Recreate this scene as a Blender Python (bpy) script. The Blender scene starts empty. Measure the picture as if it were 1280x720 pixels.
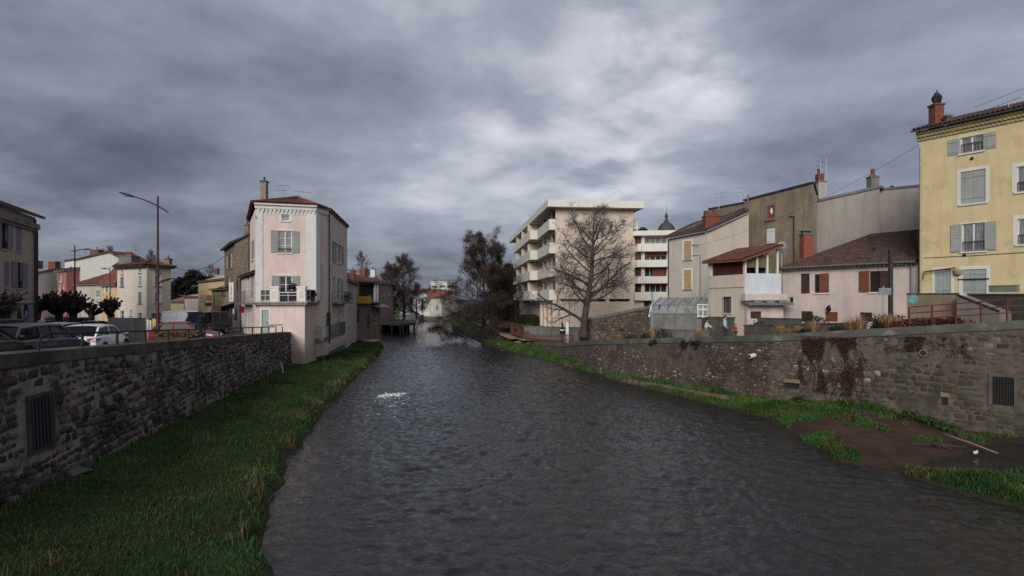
import bpy, math, random
import numpy as np
from mathutils import Vector
SC = bpy.context.scene
COL = SC.collection
PI = math.pi
F = 711.1          # focal length in pixels of the 1280 px wide frame (20 mm lens)
EYE = 6.0          # eye height above the water
HZ = 377.0         # row of the horizon
def X(px, D): return (px - 640) / F * D
def Z(py, D): return EYE + (HZ - py) / F * D
def pt(px, D): return (X(px, D), D)
def lerp(a, b, t): return a + (b - a) * t
WO = {}
rnd = random.Random(7)

class MB:
    def __init__(s): s.v = []; s.f = []; s.c = None
    def add(s, vs, fs):
        b = len(s.v); s.v.extend([tuple(p) for p in vs]); s.f.extend([tuple(i + b for i in f) for f in fs]); return s
    def quad(s, *p): return s.add(p, [tuple(range(len(p)))])
    def hexa(s, p):   # 8 corners: bottom 0-3, top 4-7
        return s.add(p, [(3, 2, 1, 0), (4, 5, 6, 7), (0, 1, 5, 4), (1, 2, 6, 5), (2, 3, 7, 6), (3, 0, 4, 7)])
    def bx(s, x0, x1, y0, y1, z0, z1):
        return s.hexa([(x0, y0, z0), (x1, y0, z0), (x1, y1, z0), (x0, y1, z0), (x0, y0, z1), (x1, y0, z1), (x1, y1, z1), (x0, y1, z1)])
    def fb(s, fr, u0, u1, n0, n1, z0, z1):   # box in a facade frame
        P = fr.P
        return s.hexa([P(u0, n1, z0), P(u1, n1, z0), P(u1, n0, z0), P(u0, n0, z0), P(u0, n1, z1), P(u1, n1, z1), P(u1, n0, z1), P(u0, n0, z1)])
    def tube(s, pts, rs, n=6, caps=True):
        pts = [Vector(p) for p in pts]
        if not isinstance(rs, (list, tuple)): rs = [rs] * len(pts)
        vs = []; fs = []; m = len(pts)
        ref = None
        for i, p in enumerate(pts):
            t = (pts[min(i + 1, m - 1)] - pts[max(i - 1, 0)])
            if t.length < 1e-9: t = Vector((0, 0, 1))
            t.normalize()
            if ref is None:
                ref = Vector((1, 0, 0)) if abs(t.x) < .8 else Vector((0, 1, 0))
            a = (ref - t * ref.dot(t)); a.normalize(); b = t.cross(a); ref = a
            for k in range(n):
                w = 2 * PI * k / n
                vs.append(p + (a * math.cos(w) + b * math.sin(w)) * rs[i])
        for i in range(m - 1):
            for k in range(n):
                fs.append((i * n + k, i * n + (k + 1) % n, (i + 1) * n + (k + 1) % n, (i + 1) * n + k))
        if caps:
            fs.append(tuple(range(n - 1, -1, -1))); fs.append(tuple((m - 1) * n + k for k in range(n)))
        return s.add(vs, fs)
    def lathe(s, c, prof, n=16, sx=1, sy=1):   # prof: (r, z) list
        vs = []; fs = []; m = len(prof)
        for r, z in prof:
            for k in range(n):
                w = 2 * PI * k / n
                vs.append((c[0] + r * math.cos(w) * sx, c[1] + r * math.sin(w) * sy, c[2] + z))
        for i in range(m - 1):
            for k in range(n):
                fs.append((i * n + k, i * n + (k + 1) % n, (i + 1) * n + (k + 1) % n, (i + 1) * n + k))
        fs.append(tuple(range(n - 1, -1, -1))); fs.append(tuple((m - 1) * n + k for k in range(n)))
        return s.add(vs, fs)
    def blob(s, c, r, seed=0, n=10, m=7, jit=.15, sx=1, sy=1, sz=1):
        q = random.Random(seed); vs = []; fs = []
        ph = [q.uniform(0, 6) for _ in range(4)]
        for i in range(m + 1):
            th = PI * i / m
            for k in range(n):
                w = 2 * PI * k / n
                rr = r * (1 + jit * math.sin(3 * w + ph[0] + 2 * th) * math.sin(2 * th + ph[1]) + jit * .6 * math.sin(5 * w + ph[2]) * math.sin(th) + q.uniform(-jit, jit) * .4 * (0 < i < m))
                vs.append((c[0] + rr * math.sin(th) * math.cos(w) * sx, c[1] + rr * math.sin(th) * math.sin(w) * sy, c[2] - rr * math.cos(th) * sz))
        for i in range(m):
            for k in range(n):
                fs.append((i * n + k, i * n + (k + 1) % n, (i + 1) * n + (k + 1) % n, (i + 1) * n + k))
        return s.add(vs, fs)
    def mesh(s, name, mat, off=(0, 0, 0), smooth=None):
        me = bpy.data.meshes.new(name)
        v = np.array(s.v, dtype=np.float64).reshape(-1, 3) - np.array(off)
        me.from_pydata(v.tolist(), [], s.f)
        if s.c is not None:
            at = me.color_attributes.new('tint', 'FLOAT_COLOR', 'POINT')
            at.data.foreach_set('color', np.array(s.c, dtype=np.float32).ravel())
        me.materials.append(mat)
        if smooth is not None:
            me.shade_smooth()
            if smooth < 3: me.set_sharp_from_angle(angle=smooth)
        return me
    def build(s, name, mat, parent=None, smooth=None):
        off = WO.get(parent, (0, 0, 0)) if parent is not None else (0, 0, 0)
        o = bpy.data.objects.new(name, s.mesh(name, mat, off, smooth)); COL.objects.link(o)
        if parent is not None: o.parent = parent
        WO[o] = off
        return o
    def top(s, name, mat, label, cat, loc=None, group=None, kind=None, smooth=None):
        if loc is None:
            a = np.array(s.v); loc = (float(a[:, 0].mean()), float(a[:, 1].mean()), float(a[:, 2].min()))
        o = bpy.data.objects.new(name, s.mesh(name, mat, loc, smooth)); COL.objects.link(o); o.location = loc
        WO[o] = loc
        return tag(o, label, cat, group, kind)

def np_mesh(name, V, Fq, mat, smooth=False, cols=None):
    """big meshes straight from numpy: V (n,3), Fq (m,k) all k-gons"""
    me = bpy.data.meshes.new(name)
    k = Fq.shape[1]; m = Fq.shape[0]
    me.vertices.add(len(V)); me.vertices.foreach_set('co', V.astype(np.float32).ravel())
    me.loops.add(m * k); me.loops.foreach_set('vertex_index', Fq.astype(np.int32).ravel())
    me.polygons.add(m); me.polygons.foreach_set('loop_start', (np.arange(m) * k).astype(np.int32))
    me.update(calc_edges=True); me.validate()
    if cols is not None:
        at = me.color_attributes.new('tint', 'FLOAT_COLOR', 'POINT')
        at.data.foreach_set('color', cols.astype(np.float32).ravel())
    me.materials.append(mat)
    if smooth: me.shade_smooth()
    return me
def np_obj(name, me, parent=None, loc=(0, 0, 0)):
    o = bpy.data.objects.new(name, me); COL.objects.link(o); o.location = loc
    if parent is not None: o.parent = parent
    return o
def tag(o, label=None, cat=None, group=None, kind=None):
    if label: o['label'] = label
    if cat: o['category'] = cat
    if group: o['group'] = group
    if kind: o['kind'] = kind
    return o
def thing(name, label, cat, loc=(0, 0, 0), group=None, rz=0):
    o = bpy.data.objects.new(name, None); COL.objects.link(o); o.location = loc; o.rotation_euler = (0, 0, rz)
    o.empty_display_size = .3
    WO[o] = tuple(loc)
    return tag(o, label, cat, group)
def kids(o): return list(o.children)
def copy_tree(o, loc=None, rz=None, label=None, scale=None, top=True):
    c = o.copy(); COL.objects.link(c)
    if top:
        if loc is not None: c.location = loc
        if rz is not None: c.rotation_euler = (0, 0, rz)
        if scale is not None: c.scale = scale if isinstance(scale, tuple) else (scale,) * 3
        if label: c['label'] = label
    for ch in kids(o):
        d = copy_tree(ch, top=False); d.parent = c
    return c

class Fac:
    """a facade from A to B (left to right as the street sees it); n points out of the wall"""
    def __init__(s, A, B):
        s.A = Vector((A[0], A[1])); s.B = Vector((B[0], B[1])); d = s.B - s.A; s.L = d.length; s.U = d / s.L
        s.N = Vector((s.U.y, -s.U.x))
    def P(s, u, n, z): return (s.A.x + s.U.x * u + s.N.x * n, s.A.y + s.U.y * u + s.N.y * n, z)
    def uv(s, px, py):
        k = (px - 640) / F
        u = (k * s.A.y - s.A.x) / (s.U.x - k * s.U.y); Y = s.A.y + u * s.U.y
        return u, Z(py, Y)
    def rect(s, x0, y0, x1, y1):
        xm, ym = (x0 + x1) / 2, (y0 + y1) / 2
        return (s.uv(x0, ym)[0], s.uv(x1, ym)[0], s.uv(xm, y1)[1], s.uv(xm, y0)[1])
    def wall(s, mb, z0, za, zb=None, ops=(), u0=0, u1=None, depth=.2):
        u1 = s.L if u1 is None else u1; zb = za if zb is None else zb
        zt = min(za, zb)
        us = sorted({u0, u1, *[min(max(q, u0), u1) for o in ops for q in o[:2]]}); zs = sorted({z0, zt, *[q for o in ops for q in o[2:4] if z0 < q < zt]})
        for a, b in zip(us, us[1:]):
            for c, d in zip(zs, zs[1:]):
                um, zm = (a + b) / 2, (c + d) / 2
                if any(o[0] < um < o[1] and o[2] < zm < o[3] for o in ops): continue
                mb.quad(s.P(a, 0, c), s.P(b, 0, c), s.P(b, 0, d), s.P(a, 0, d))
        if abs(za - zb) > 1e-4:
            hi = s.P(u0, 0, za) if za > zb else s.P(u1, 0, zb)
            mb.quad(s.P(u0, 0, zt), s.P(u1, 0, zt), hi)
        for o in ops:
            a, b, c, d = o[:4]
            mb.quad(s.P(a, 0, c), s.P(a, -depth, c), s.P(a, -depth, d), s.P(a, 0, d))
            mb.quad(s.P(b, -depth, c), s.P(b, 0, c), s.P(b, 0, d), s.P(b, -depth, d))
            mb.quad(s.P(a, -depth, c), s.P(a, 0, c), s.P(b, 0, c), s.P(b, -depth, c))
            mb.quad(s.P(a, 0, d), s.P(a, -depth, d), s.P(b, -depth, d), s.P(b, 0, d))
            mb.quad(s.P(a, -depth - .002, c), s.P(b, -depth - .002, c), s.P(b, -depth - .002, d), s.P(a, -depth - .002, d))

# ---------------------------------------------------------------- materials
def _n(nt, t, **kw):
    n = nt.nodes.new(t)
    for k, v in kw.items():
        if k in n.inputs: n.inputs[k].default_value = v
        else: setattr(n, k, v)
    return n
def ramp(nt, p0, p1, c0=(0, 0, 0, 1), c1=(1, 1, 1, 1)):
    r = nt.nodes.new('ShaderNodeValToRGB'); e = r.color_ramp.elements
    e[0].position = p0; e[1].position = p1; e[0].color = c0; e[1].color = c1
    return r
def mixc(nt, fac, a, b, mode='MIX'):
    m = nt.nodes.new('ShaderNodeMix'); m.data_type = 'RGBA'; m.blend_type = mode
    for sock, val in ((m.inputs[0], fac), (m.inputs[6], a), (m.inputs[7], b)):
        if isinstance(val, bpy.types.NodeSocket): nt.links.new(val, sock)
        elif isinstance(val, tuple): sock.default_value = (*val[:3], 1)
        else: sock.default_value = val
    return m.outputs[2]
def sc3(c, k): return tuple(min(1, x * k) for x in c[:3])
MATS = {}
def pmat(name, col, rough=.85, var=.18, scale=1.5, bump=.15, bscale=25, bdist=.02, streak=0, streak_col=None, spec=.25, metal=0,
         col2=None, c2scale=3, c2lo=.5, c2hi=.62, attr=False, coat=0, fine=.1, c2stretch=(1, 1, 1), damp=None):
    if name in MATS: return MATS[name]
    m = bpy.data.materials.new(name); m.use_nodes = True; nt = m.node_tree; L = nt.links
    b = nt.nodes['Principled BSDF']
    tc = _n(nt, 'ShaderNodeTexCoord'); co = tc.outputs['Object']
    n1 = _n(nt, 'ShaderNodeTexNoise', Scale=scale, Detail=6.0, Roughness=.6); L.new(co, n1.inputs['Vector'])
    c = mixc(nt, ramp_out(nt, n1, .3, .7), sc3(col, 1 - var), sc3(col, 1 + var))
    if attr:
        a = _n(nt, 'ShaderNodeAttribute', attribute_name='tint')
        c = mixc(nt, 1.0, c, a.outputs['Color'], 'MULTIPLY')
    if col2:
        mp = _n(nt, 'ShaderNodeMapping'); mp.inputs['Scale'].default_value = c2stretch; L.new(co, mp.inputs[0])
        n2 = _n(nt, 'ShaderNodeTexNoise', Scale=c2scale, Detail=7.0, Roughness=.65); L.new(mp.outputs[0], n2.inputs['Vector'])
        c = mixc(nt, ramp_out(nt, n2, c2lo, c2hi), c, col2)
    if streak:
        mp = _n(nt, 'ShaderNodeMapping'); mp.inputs['Scale'].default_value = (1, 1, .12); L.new(co, mp.inputs[0])
        n3 = _n(nt, 'ShaderNodeTexNoise', Scale=2.2, Detail=6.0, Roughness=.65); L.new(mp.outputs[0], n3.inputs['Vector'])
        r = ramp(nt, .48, .78, (0, 0, 0, 1), (streak,) * 3 + (1,)); L.new(n3.outputs[0], r.inputs[0])
        c = mixc(nt, r.outputs[0], c, streak_col or sc3(col, .45))
    if damp:   # rising damp: a ragged darker band above the foot of the wall (heights in metres over the thing's base)
        sx = _n(nt, 'ShaderNodeSeparateXYZ'); L.new(co, sx.inputs[0]); nd = _n(nt, 'ShaderNodeTexNoise', Scale=1.1, Detail=6.0, Roughness=.65); L.new(co, nd.inputs['Vector'])
        hm = _n(nt, 'ShaderNodeMath', operation='MULTIPLY_ADD'); L.new(nd.outputs[0], hm.inputs[0]); hm.inputs[1].default_value = -1.6; L.new(sx.outputs[2], hm.inputs[2])
        mr = _n(nt, 'ShaderNodeMapRange'); mr.inputs['From Min'].default_value = damp[0] - .8; mr.inputs['From Max'].default_value = damp[1] - .8; mr.inputs['To Min'].default_value = .75; mr.inputs['To Max'].default_value = 0; L.new(hm.outputs[0], mr.inputs[0])
        c = mixc(nt, mr.outputs[0], c, damp[2])
    nf = _n(nt, 'ShaderNodeTexNoise', Scale=bscale, Detail=5.0, Roughness=.65); L.new(co, nf.inputs['Vector'])
    if fine:
        c = mixc(nt, 1.0, c, mixc(nt, nf.outputs[0], (1 - fine * 2,) * 3, (1 + fine * 1.6,) * 3), 'MULTIPLY')
    L.new(c, b.inputs['Base Color'])
    b.inputs['Roughness'].default_value = rough; b.inputs['Specular IOR Level'].default_value = spec
    b.inputs['Metallic'].default_value = metal
    if coat: b.inputs['Coat Weight'].default_value = coat; b.inputs['Coat Roughness'].default_value = .05
    if bump:
        bp = _n(nt, 'ShaderNodeBump', Strength=bump, Distance=bdist); L.new(nf.outputs[0], bp.inputs['Height']); L.new(bp.outputs[0], b.inputs['Normal'])
    MATS[name] = m
    return m
def ramp_out(nt, node, lo, hi):
    r = ramp(nt, lo, hi); nt.links.new(node.outputs[0], r.inputs[0]); return r.outputs[0]
def paint(name, col, rough=.4, spec=.4, metal=0, coat=0): return pmat(name, col, rough, var=.05, bump=0, fine=.04, spec=spec, metal=metal, coat=coat)
def leafmat(name, col, col2, scale=1.2):
    if name in MATS: return MATS[name]
    m = bpy.data.materials.new(name); m.use_nodes = True; nt = m.node_tree; L = nt.links; b = nt.nodes['Principled BSDF']
    tc = _n(nt, 'ShaderNodeTexCoord')
    n1 = _n(nt, 'ShaderNodeTexNoise', Scale=scale, Detail=5.0); L.new(tc.outputs['Object'], n1.inputs['Vector'])
    c = mixc(nt, ramp_out(nt, n1, .35, .65), col, col2)
    a = _n(nt, 'ShaderNodeAttribute', attribute_name='tint')
    c = mixc(nt, 1.0, c, a.outputs['Color'], 'MULTIPLY')
    L.new(c, b.inputs['Base Color']); b.inputs['Roughness'].default_value = .8; b.inputs['Specular IOR Level'].default_value = .12
    MATS[name] = m
    return m

M_WHITE = pmat('white_paint', (.62, .61, .58), .6, var=.06, bump=.03, streak=.25)
M_WOODW = pmat('window_white', (.66, .66, .64), .5, var=.05, bump=.02)
M_GLASS = pmat('dark_glass', (.025, .028, .032), .06, var=.3, bump=0, spec=.5, fine=0)
M_CURT = pmat('glass_with_net_curtain', (.16, .165, .175), .12, var=.35, scale=4, bump=0, spec=.5, fine=0, c2stretch=(6, 6, .3), col2=(.3, .3, .31), c2scale=3)
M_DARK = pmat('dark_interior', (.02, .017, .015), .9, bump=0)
M_SHGREY = pmat('shutter_grey_green', (.26, .28, .255), .7, var=.12, streak=.4)
M_SHGREY2 = pmat('shutter_pale_grey', (.30, .32, .305), .7, var=.1, streak=.4)
M_SHLILAC = pmat('shutter_lilac_grey', (.17, .16, .20), .7, var=.1, streak=.3)
M_SHBROWN = pmat('shutter_brown_wood', (.17, .065, .032), .6, var=.3, scale=3, streak=.4)
M_SHDKBR = pmat('shutter_dark_wood', (.055, .028, .025), .6, var=.3, streak=.4)
M_IRON = pmat('black_iron', (.02, .019, .02), .6, var=.3, bump=.1, metal=.2)
M_RUST = pmat('rusty_iron', (.12, .035, .022), .75, var=.3, bump=.2)
M_PURPLE = pmat('lamp_maroon', (.055, .014, .02), .45, var=.2, bump=0)
M_GALV = pmat('galvanised_steel', (.3, .31, .32), .45, var=.15, metal=.6, bump=.02)
M_DKGREY = pmat('dark_grey_paint', (.035, .036, .042), .55, var=.15, bump=.02, streak=.3, streak_col=(.07, .07, .075))
M_BRICKCH = pmat('chimney_brick', (.20, .065, .045), .9, var=.35, scale=5, bscale=14, bump=.6, col2=(.09, .045, .04), c2scale=6)
M_TILE = pmat('roof_tile_red', (.20, .075, .05), .9, var=.4, scale=3, bscale=9, bump=.2, col2=(.09, .05, .042), c2scale=2.2, c2lo=.42, c2hi=.68)
M_TILEDK = pmat('roof_tile_old', (.115, .062, .052), .92, var=.45, scale=3.5, bscale=9, bump=.25, col2=(.04, .032, .028), c2scale=2.5, c2lo=.4, c2hi=.64)
M_TILEOR = pmat('roof_tile_orange', (.30, .11, .065), .9, var=.35, scale=3, bscale=9, bump=.2, col2=(.16, .07, .05), c2scale=2)
M_CONC = pmat('grey_concrete', (.17, .165, .155), .92, var=.25, scale=1.2, bump=.35, streak=.7, streak_col=(.05, .05, .045))
M_ZINC = pmat('zinc_grey', (.2, .21, .22), .5, var=.15, metal=.5, bump=.05)
M_BARK = pmat('bark_grey_brown', (.062, .05, .045), .95, var=.35, scale=2, bscale=12, bump=.6)
M_BARKDK = pmat('bark_dark', (.03, .024, .023), .95, var=.35, scale=2, bscale=12, bump=.6)
M_TWIG = pmat('twig_brown', (.06, .048, .044), .95, var=.3, scale=1, bump=0)
M_RUBBER = pmat('tyre_rubber', (.015, .015, .016), .9, bump=0)
M_TAIL = paint('tail_lamp_red', (.25, .012, .015), .15)
M_HEADL = paint('head_lamp_clear', (.6, .6, .6), .1)
# ---------------------------------------------------------------- camera, sun, sky
cam = bpy.data.objects.new('camera', bpy.data.cameras.new('camera')); COL.objects.link(cam); SC.camera = cam
cam.location = (0, 0, EYE); cam.rotation_euler = (PI / 2, 0, 0)
cam.data.sensor_width = 36; cam.data.lens = 20; cam.data.shift_y = 17 / 1280; cam.data.clip_end = 8000; cam.data.clip_start = .1
SUN_EL, SUN_AZ = math.radians(24), math.radians(197)     # soft light through the cloud, from behind the camera, a little to its left
sd = Vector((math.sin(SUN_AZ) * math.cos(SUN_EL), math.cos(SUN_AZ) * math.cos(SUN_EL), math.sin(SUN_EL)))
sl = bpy.data.lights.new('sun', 'SUN'); sl.energy = 1.5; sl.angle = math.radians(30); sl.color = (1, .955, .89)
so = bpy.data.objects.new('sun', sl); COL.objects.link(so); so.rotation_euler = sd.to_track_quat('Z', 'Y').to_euler(); so.location = (0, -20, 60)
w = bpy.data.worlds.new('World'); SC.world = w; w.use_nodes = True
nt = w.node_tree; L = nt.links; nt.nodes.clear()
out = _n(nt, 'ShaderNodeOutputWorld'); bg = _n(nt, 'ShaderNodeBackground'); L.new(bg.outputs[0], out.inputs[0]); bg.inputs[1].default_value = .1
sky = _n(nt, 'ShaderNodeTexSky', sky_type='NISHITA', sun_disc=False); sky.sun_elevation = SUN_EL; sky.sun_rotation = SUN_AZ
tc = _n(nt, 'ShaderNodeTexCoord'); D_ = tc.outputs['Generated']
def m_(op, a, b=None, c=None, clamp=False):
    n = nt.nodes.new('ShaderNodeMath'); n.operation = op; n.use_clamp = clamp
    for i, v in enumerate((a, b, c)):
        if v is None: continue
        if isinstance(v, bpy.types.NodeSocket): L.new(v, n.inputs[i])
        else: n.inputs[i].default_value = v
    return n.outputs[0]
sp = _n(nt, 'ShaderNodeSeparateXYZ'); L.new(D_, sp.inputs[0])
den = m_('ADD', m_('MAXIMUM', sp.outputs[2], 0.0), .2)
cb = _n(nt, 'ShaderNodeCombineXYZ'); L.new(m_('DIVIDE', sp.outputs[0], den), cb.inputs[0]); L.new(m_('DIVIDE', sp.outputs[1], den), cb.inputs[1])
def noise(scale, detail, rough, dist, off, stretch=(1, 1, 1)):
    mp = _n(nt, 'ShaderNodeMapping'); mp.inputs['Location'].default_value = off; mp.inputs['Scale'].default_value = stretch
    L.new(cb.outputs[0], mp.inputs[0])
    n = _n(nt, 'ShaderNodeTexNoise', Scale=scale, Detail=detail, Roughness=rough, Distortion=dist); L.new(mp.outputs[0], n.inputs['Vector'])
    return n.outputs[0]
nA = noise(.85, 8, .5, .25, (3.1, 1.7, 0))            # big cloud cells
nB = noise(2.1, 9, .55, .2, (7.3, 4.2, 2))             # smaller billows
nC = noise(6.0, 8, .55, .2, (2.2, 8.1, 5))
dens = m_('ADD', m_('ADD', m_('MULTIPLY', nA, .56), m_('MULTIPLY', nB, .35)), m_('MULTIPLY', nC, .09))
def toward(px, py, k):
    d = Vector(((px - 640) / F, 1, (HZ - py) / F)).normalized()
    n = nt.nodes.new('ShaderNodeVectorMath'); n.operation = 'DOT_PRODUCT'; L.new(D_, n.inputs[0]); n.inputs[1].default_value = d
    return m_('POWER', m_('MAXIMUM', n.outputs['Value'], 0.0), k)
glow = m_('ADD', m_('MULTIPLY', toward(760, 90, 6), .14), m_('MULTIPLY', toward(660, 190, 30), .05))
def gap(px, py, k, amp, n): return m_('MULTIPLY', m_('MULTIPLY', toward(px, py, k), amp), n)
open_ = m_('MULTIPLY', m_('SUBTRACT', .66, m_('ADD', m_('MULTIPLY', noise(3.1, 7, .58, .5, (4.3, 2.2, 1)), .6), m_('MULTIPLY', nB, .4))), 4.5, clamp=True)
breaks = m_('ADD', m_('ADD', gap(765, 62, 120, .2, open_), gap(885, 98, 420, .24, open_)), m_('ADD', gap(607, 155, 1400, .15, open_), gap(770, 220, 280, .2, open_)))
lum = m_('ADD', m_('SUBTRACT', m_('ADD', glow, breaks), m_('MULTIPLY', m_('SUBTRACT', dens, .5), 1.55)), .36)
lum = m_('ADD', lum, m_('MULTIPLY', m_('SUBTRACT', noise(6, 6, .6, .6, (1, 9, 4)), .5), .1))
# thicker, bluer bank low over the horizon in front; thinner, brighter cloud behind the camera
back = m_('MULTIPLY', m_('MAXIMUM', m_('MULTIPLY', sp.outputs[1], -1.0), 0.0), .55)
low = m_('MULTIPLY', m_('POWER', m_('SUBTRACT', 1.0, m_('MAXIMUM', sp.outputs[2], 0.0), clamp=True), 9.0), m_('MULTIPLY', m_('MAXIMUM', sp.outputs[1], 0.0), .17))
lum = m_('SUBTRACT', m_('ADD', lum, back), low)
cr = nt.nodes.new('ShaderNodeValToRGB'); e = cr.color_ramp.elements
e[0].position = .02; e[0].color = (.36, .42, .66, 1); e[1].position = 1; e[1].color = (6.0, 6.05, 6.4, 1)
for p, c in ((.2, (.76, .86, 1.2)), (.38, (1.36, 1.50, 1.92)), (.56, (2.15, 2.3, 2.78)), (.72, (3.6, 3.7, 4.15))):
    q = e.new(p); q.color = (*c, 1)
L.new(lum, cr.inputs[0])
L.new(mixc(nt, .96, sky.outputs[0], cr.outputs[0]), bg.inputs[0])
vs = SC.view_settings; vs.view_transform = 'Standard'; vs.look = 'None'; vs.exposure = 0.7; vs.gamma = 1; vs.use_curve_mapping = False
SC.render.engine = 'CYCLES'; SC.cycles.max_bounces = 5; SC.cycles.diffuse_bounces = 3; SC.cycles.glossy_bounces = 3; SC.cycles.caustics_reflective = False
SC.cycles.use_denoising = False; SC.cycles.use_adaptive_sampling = False; SC.cycles.sample_clamp_indirect = 3
# ---------------------------------------------------------------- noise and ground shape
import functools
@functools.lru_cache(maxsize=64)
def _perm(seed): return np.random.RandomState(seed).rand(256, 256) * 2 * PI
def perlin(x, y, seed=0):
    g = _perm(seed); xi = np.floor(x).astype(int); yi = np.floor(y).astype(int); xf = x - xi; yf = y - yi
    u = xf * xf * xf * (xf * (xf * 6 - 15) + 10); v = yf * yf * yf * (yf * (yf * 6 - 15) + 10)
    def d(i, j):
        a = g[(xi + i) & 255, (yi + j) & 255]; return np.cos(a) * (xf - i) + np.sin(a) * (yf - j)
    return (d(0, 0) * (1 - u) + d(1, 0) * u) * (1 - v) + (d(0, 1) * (1 - u) + d(1, 1) * u) * v
def fbm(x, y, seed=0, o=4, gain=.5):
    t = 0; a = 1
    for i in range(o):
        t = t + a * perlin(x * 2 ** i + 13.7 * i, y * 2 ** i + 7.1 * i, seed + i); a *= gain
    return t
def sdist(px, py, poly):
    """signed distance to a polygon, positive inside"""
    P = np.array(poly, float); Q = np.roll(P, -1, 0); d = np.full(px.shape, 1e9); ins = np.zeros(px.shape, bool)
    for a, b in zip(P, Q):
        e = b - a; t = np.clip(((px - a[0]) * e[0] + (py - a[1]) * e[1]) / (e @ e), 0, 1)
        d = np.minimum(d, np.hypot(px - a[0] - t * e[0], py - a[1] - t * e[1]))
        c = (a[1] > py) != (b[1] > py)
        with np.errstate(divide='ignore', invalid='ignore'):
            ins ^= c & (px < (b[0] - a[0]) * (py - a[1]) / (b[1] - a[1]) + a[0])
    return np.where(ins, d, -d)
LEFT_EDGE = [(-4.0, -6), (-4.2, 4), (-5.3, 12.4), (-6.9, 16.2), (-7.8, 19.1), (-8.8, 24), (-10.3, 32), (-12.2, 43.5), (-14, 58), (-16.2, 72), (-17.6, 77)]
LEFT_BANK = LEFT_EDGE + [(-40, 77), (-40, -6)]
RIGHT_EDGE = [(34, 14), (26, 20.6), (21.0, 24.6), (18.7, 22.9), (17.3, 21.9), (15.4, 21.0), (13.4, 20.3), (12.3, 21.4), (12.4, 24), (12.9, 27), (12.9, 29), (11.1, 34), (8.8, 40.6), (5.4, 51.4), (2.1, 62), (-1.0, 71), (-3.7, 79), (-6.6, 92.7), (-10.8, 112), (-14.8, 140), (-18, 170), (-26, 187)]
RIGHT_BANK = RIGHT_EDGE + [(-60, 215), (80, 215), (80, 14)]
ISLET = [(13.2, 19.9), (14.8, 19.55), (17.4, 19.3), (22, 18.2), (24, 8), (15.2, 8), (14.3, 13), (14.7, 16.2), (13.8, 18.2)]
WR = [(30, 17.2, 5.9), (22.2, 24.6, 5.2), (14.4, 32, 4.13), (7.3, 47, 2.85), (5, 58, 1.75), (2.4, 67, 1.25)]
WRP = [p[:2] for p in WR] + [(-5, 90), (-14, 130), (80, 130), (80, 17)]
def sstep(a, b, x): t = np.clip((x - a) / (b - a), 0, 1); return t * t * (3 - 2 * t)
def bank_height(x, y):
    wob = .45 * fbm(x * .35, y * .35, 3, 3); nz = .07 * fbm(x * .8, y * .8, 11, 4) + .05 * fbm(x * 2.5, y * 2.5, 17, 2)
    dl = sdist(x, y, LEFT_BANK) + wob; dr = sdist(x, y, RIGHT_BANK) + wob; di = sdist(x, y, ISLET) + wob * .6
    hl = np.where(dl < 0, dl * .7, np.minimum(.32 * sstep(0, .45, dl) + .11 * dl, 1.0 + .011 * np.clip(y - 14, 0, 60)))
    sand = sstep(13, 17, x) * sstep(31, 25, y)
    far = sstep(57, 68, y)
    hr = np.where(dr < 0, dr * .6, np.minimum((.22 - .16 * sand) * sstep(0, .5, dr) + (.13 - .02 * sand + .32 * far) * dr, .8 + 1.9 * far))
    hi = np.where(di < 0, di * .6, np.minimum(.2 * sstep(0, .4, di) + .1 * di, .5))
    h = np.maximum(np.maximum(hl, hr), hi)
    return np.maximum(h, -.9) + nz * sstep(-.3, .6, h), dl, dr, di
def zbank(x, y):
    return float(bank_height(np.array([float(x)]), np.array([float(y)]))[0][0])

M_BANK = pmat('bank_soil', (1, 1, 1), .95, var=.3, scale=1.5, bump=.6, bscale=9, bdist=.05, attr=True, fine=.2)
gx = np.arange(-42, 46.01, .3); gy = np.concatenate([np.arange(-6, 82, .3), np.arange(82, 216, 1.2)])
GX, GY = np.meshgrid(gx, gy); H, DL, DR, DI = bank_height(GX.ravel(), GY.ravel())
n1 = fbm(GX.ravel() * .5, GY.ravel() * .5, 21, 4)
soil = np.tile(np.array([.035, .052, .015, 1]), (H.size, 1))
n2_ = fbm(GX.ravel() * .8, GY.ravel() * .8, 25, 4)
sandm = (sstep(12, 12.8, GX.ravel() + 1.2 * n2_) * sstep(29, 27.5, GY.ravel() + 2 * n2_) * (DI < 0))[:, None]
strip = (np.exp(-((DR - 2.2) / .5) ** 2) * sstep(36, 44, GY.ravel()) * sstep(64, 56, GY.ravel()))[:, None]
sandc = np.array([.07, .036, .023, 1]) * (1 + .5 * n1[:, None] + .4 * n2_[:, None]); sandc[:, 3] = 1
soil = soil * (1 - sandm) + sandc * sandm
wd_ = -sdist(GX.ravel(), GY.ravel(), WRP); strip = (sstep(.75, .85, wd_) * sstep(1.45, 1.35, wd_) * sstep(31, 34, GY.ravel()) * sstep(56, 52, GY.ravel()))[:, None]
soil = soil * (1 - strip) + np.array([.2, .15, .1, 1]) * strip
wet = (sstep(.22, .02, H))[:, None]; wetc = np.array([.04, .026, .02, 1]); soil = soil * (1 - wet * .8) + wetc * wet * .8
q = np.arange(H.size).reshape(GX.shape)
FQ = np.stack([q[:-1, :-1], q[:-1, 1:], q[1:, 1:], q[1:, :-1]], -1).reshape(-1, 4)
o = np_obj('river_bank', np_mesh('river_bank', np.stack([GX.ravel(), GY.ravel(), H], 1), FQ, M_BANK, True, soil)); o['kind'] = 'structure'
M_LAND = pmat('far_land', (.06, .062, .035), .95, var=.35, scale=.05, bump=.3, bscale=2)
MB().quad((-4000, -600, -1.2), (4000, -600, -1.2), (4000, 5000, -1.2), (-4000, 5000, -1.2)).top('ground', M_LAND, None, None, (0, 0, -1.2), kind='structure')

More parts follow.
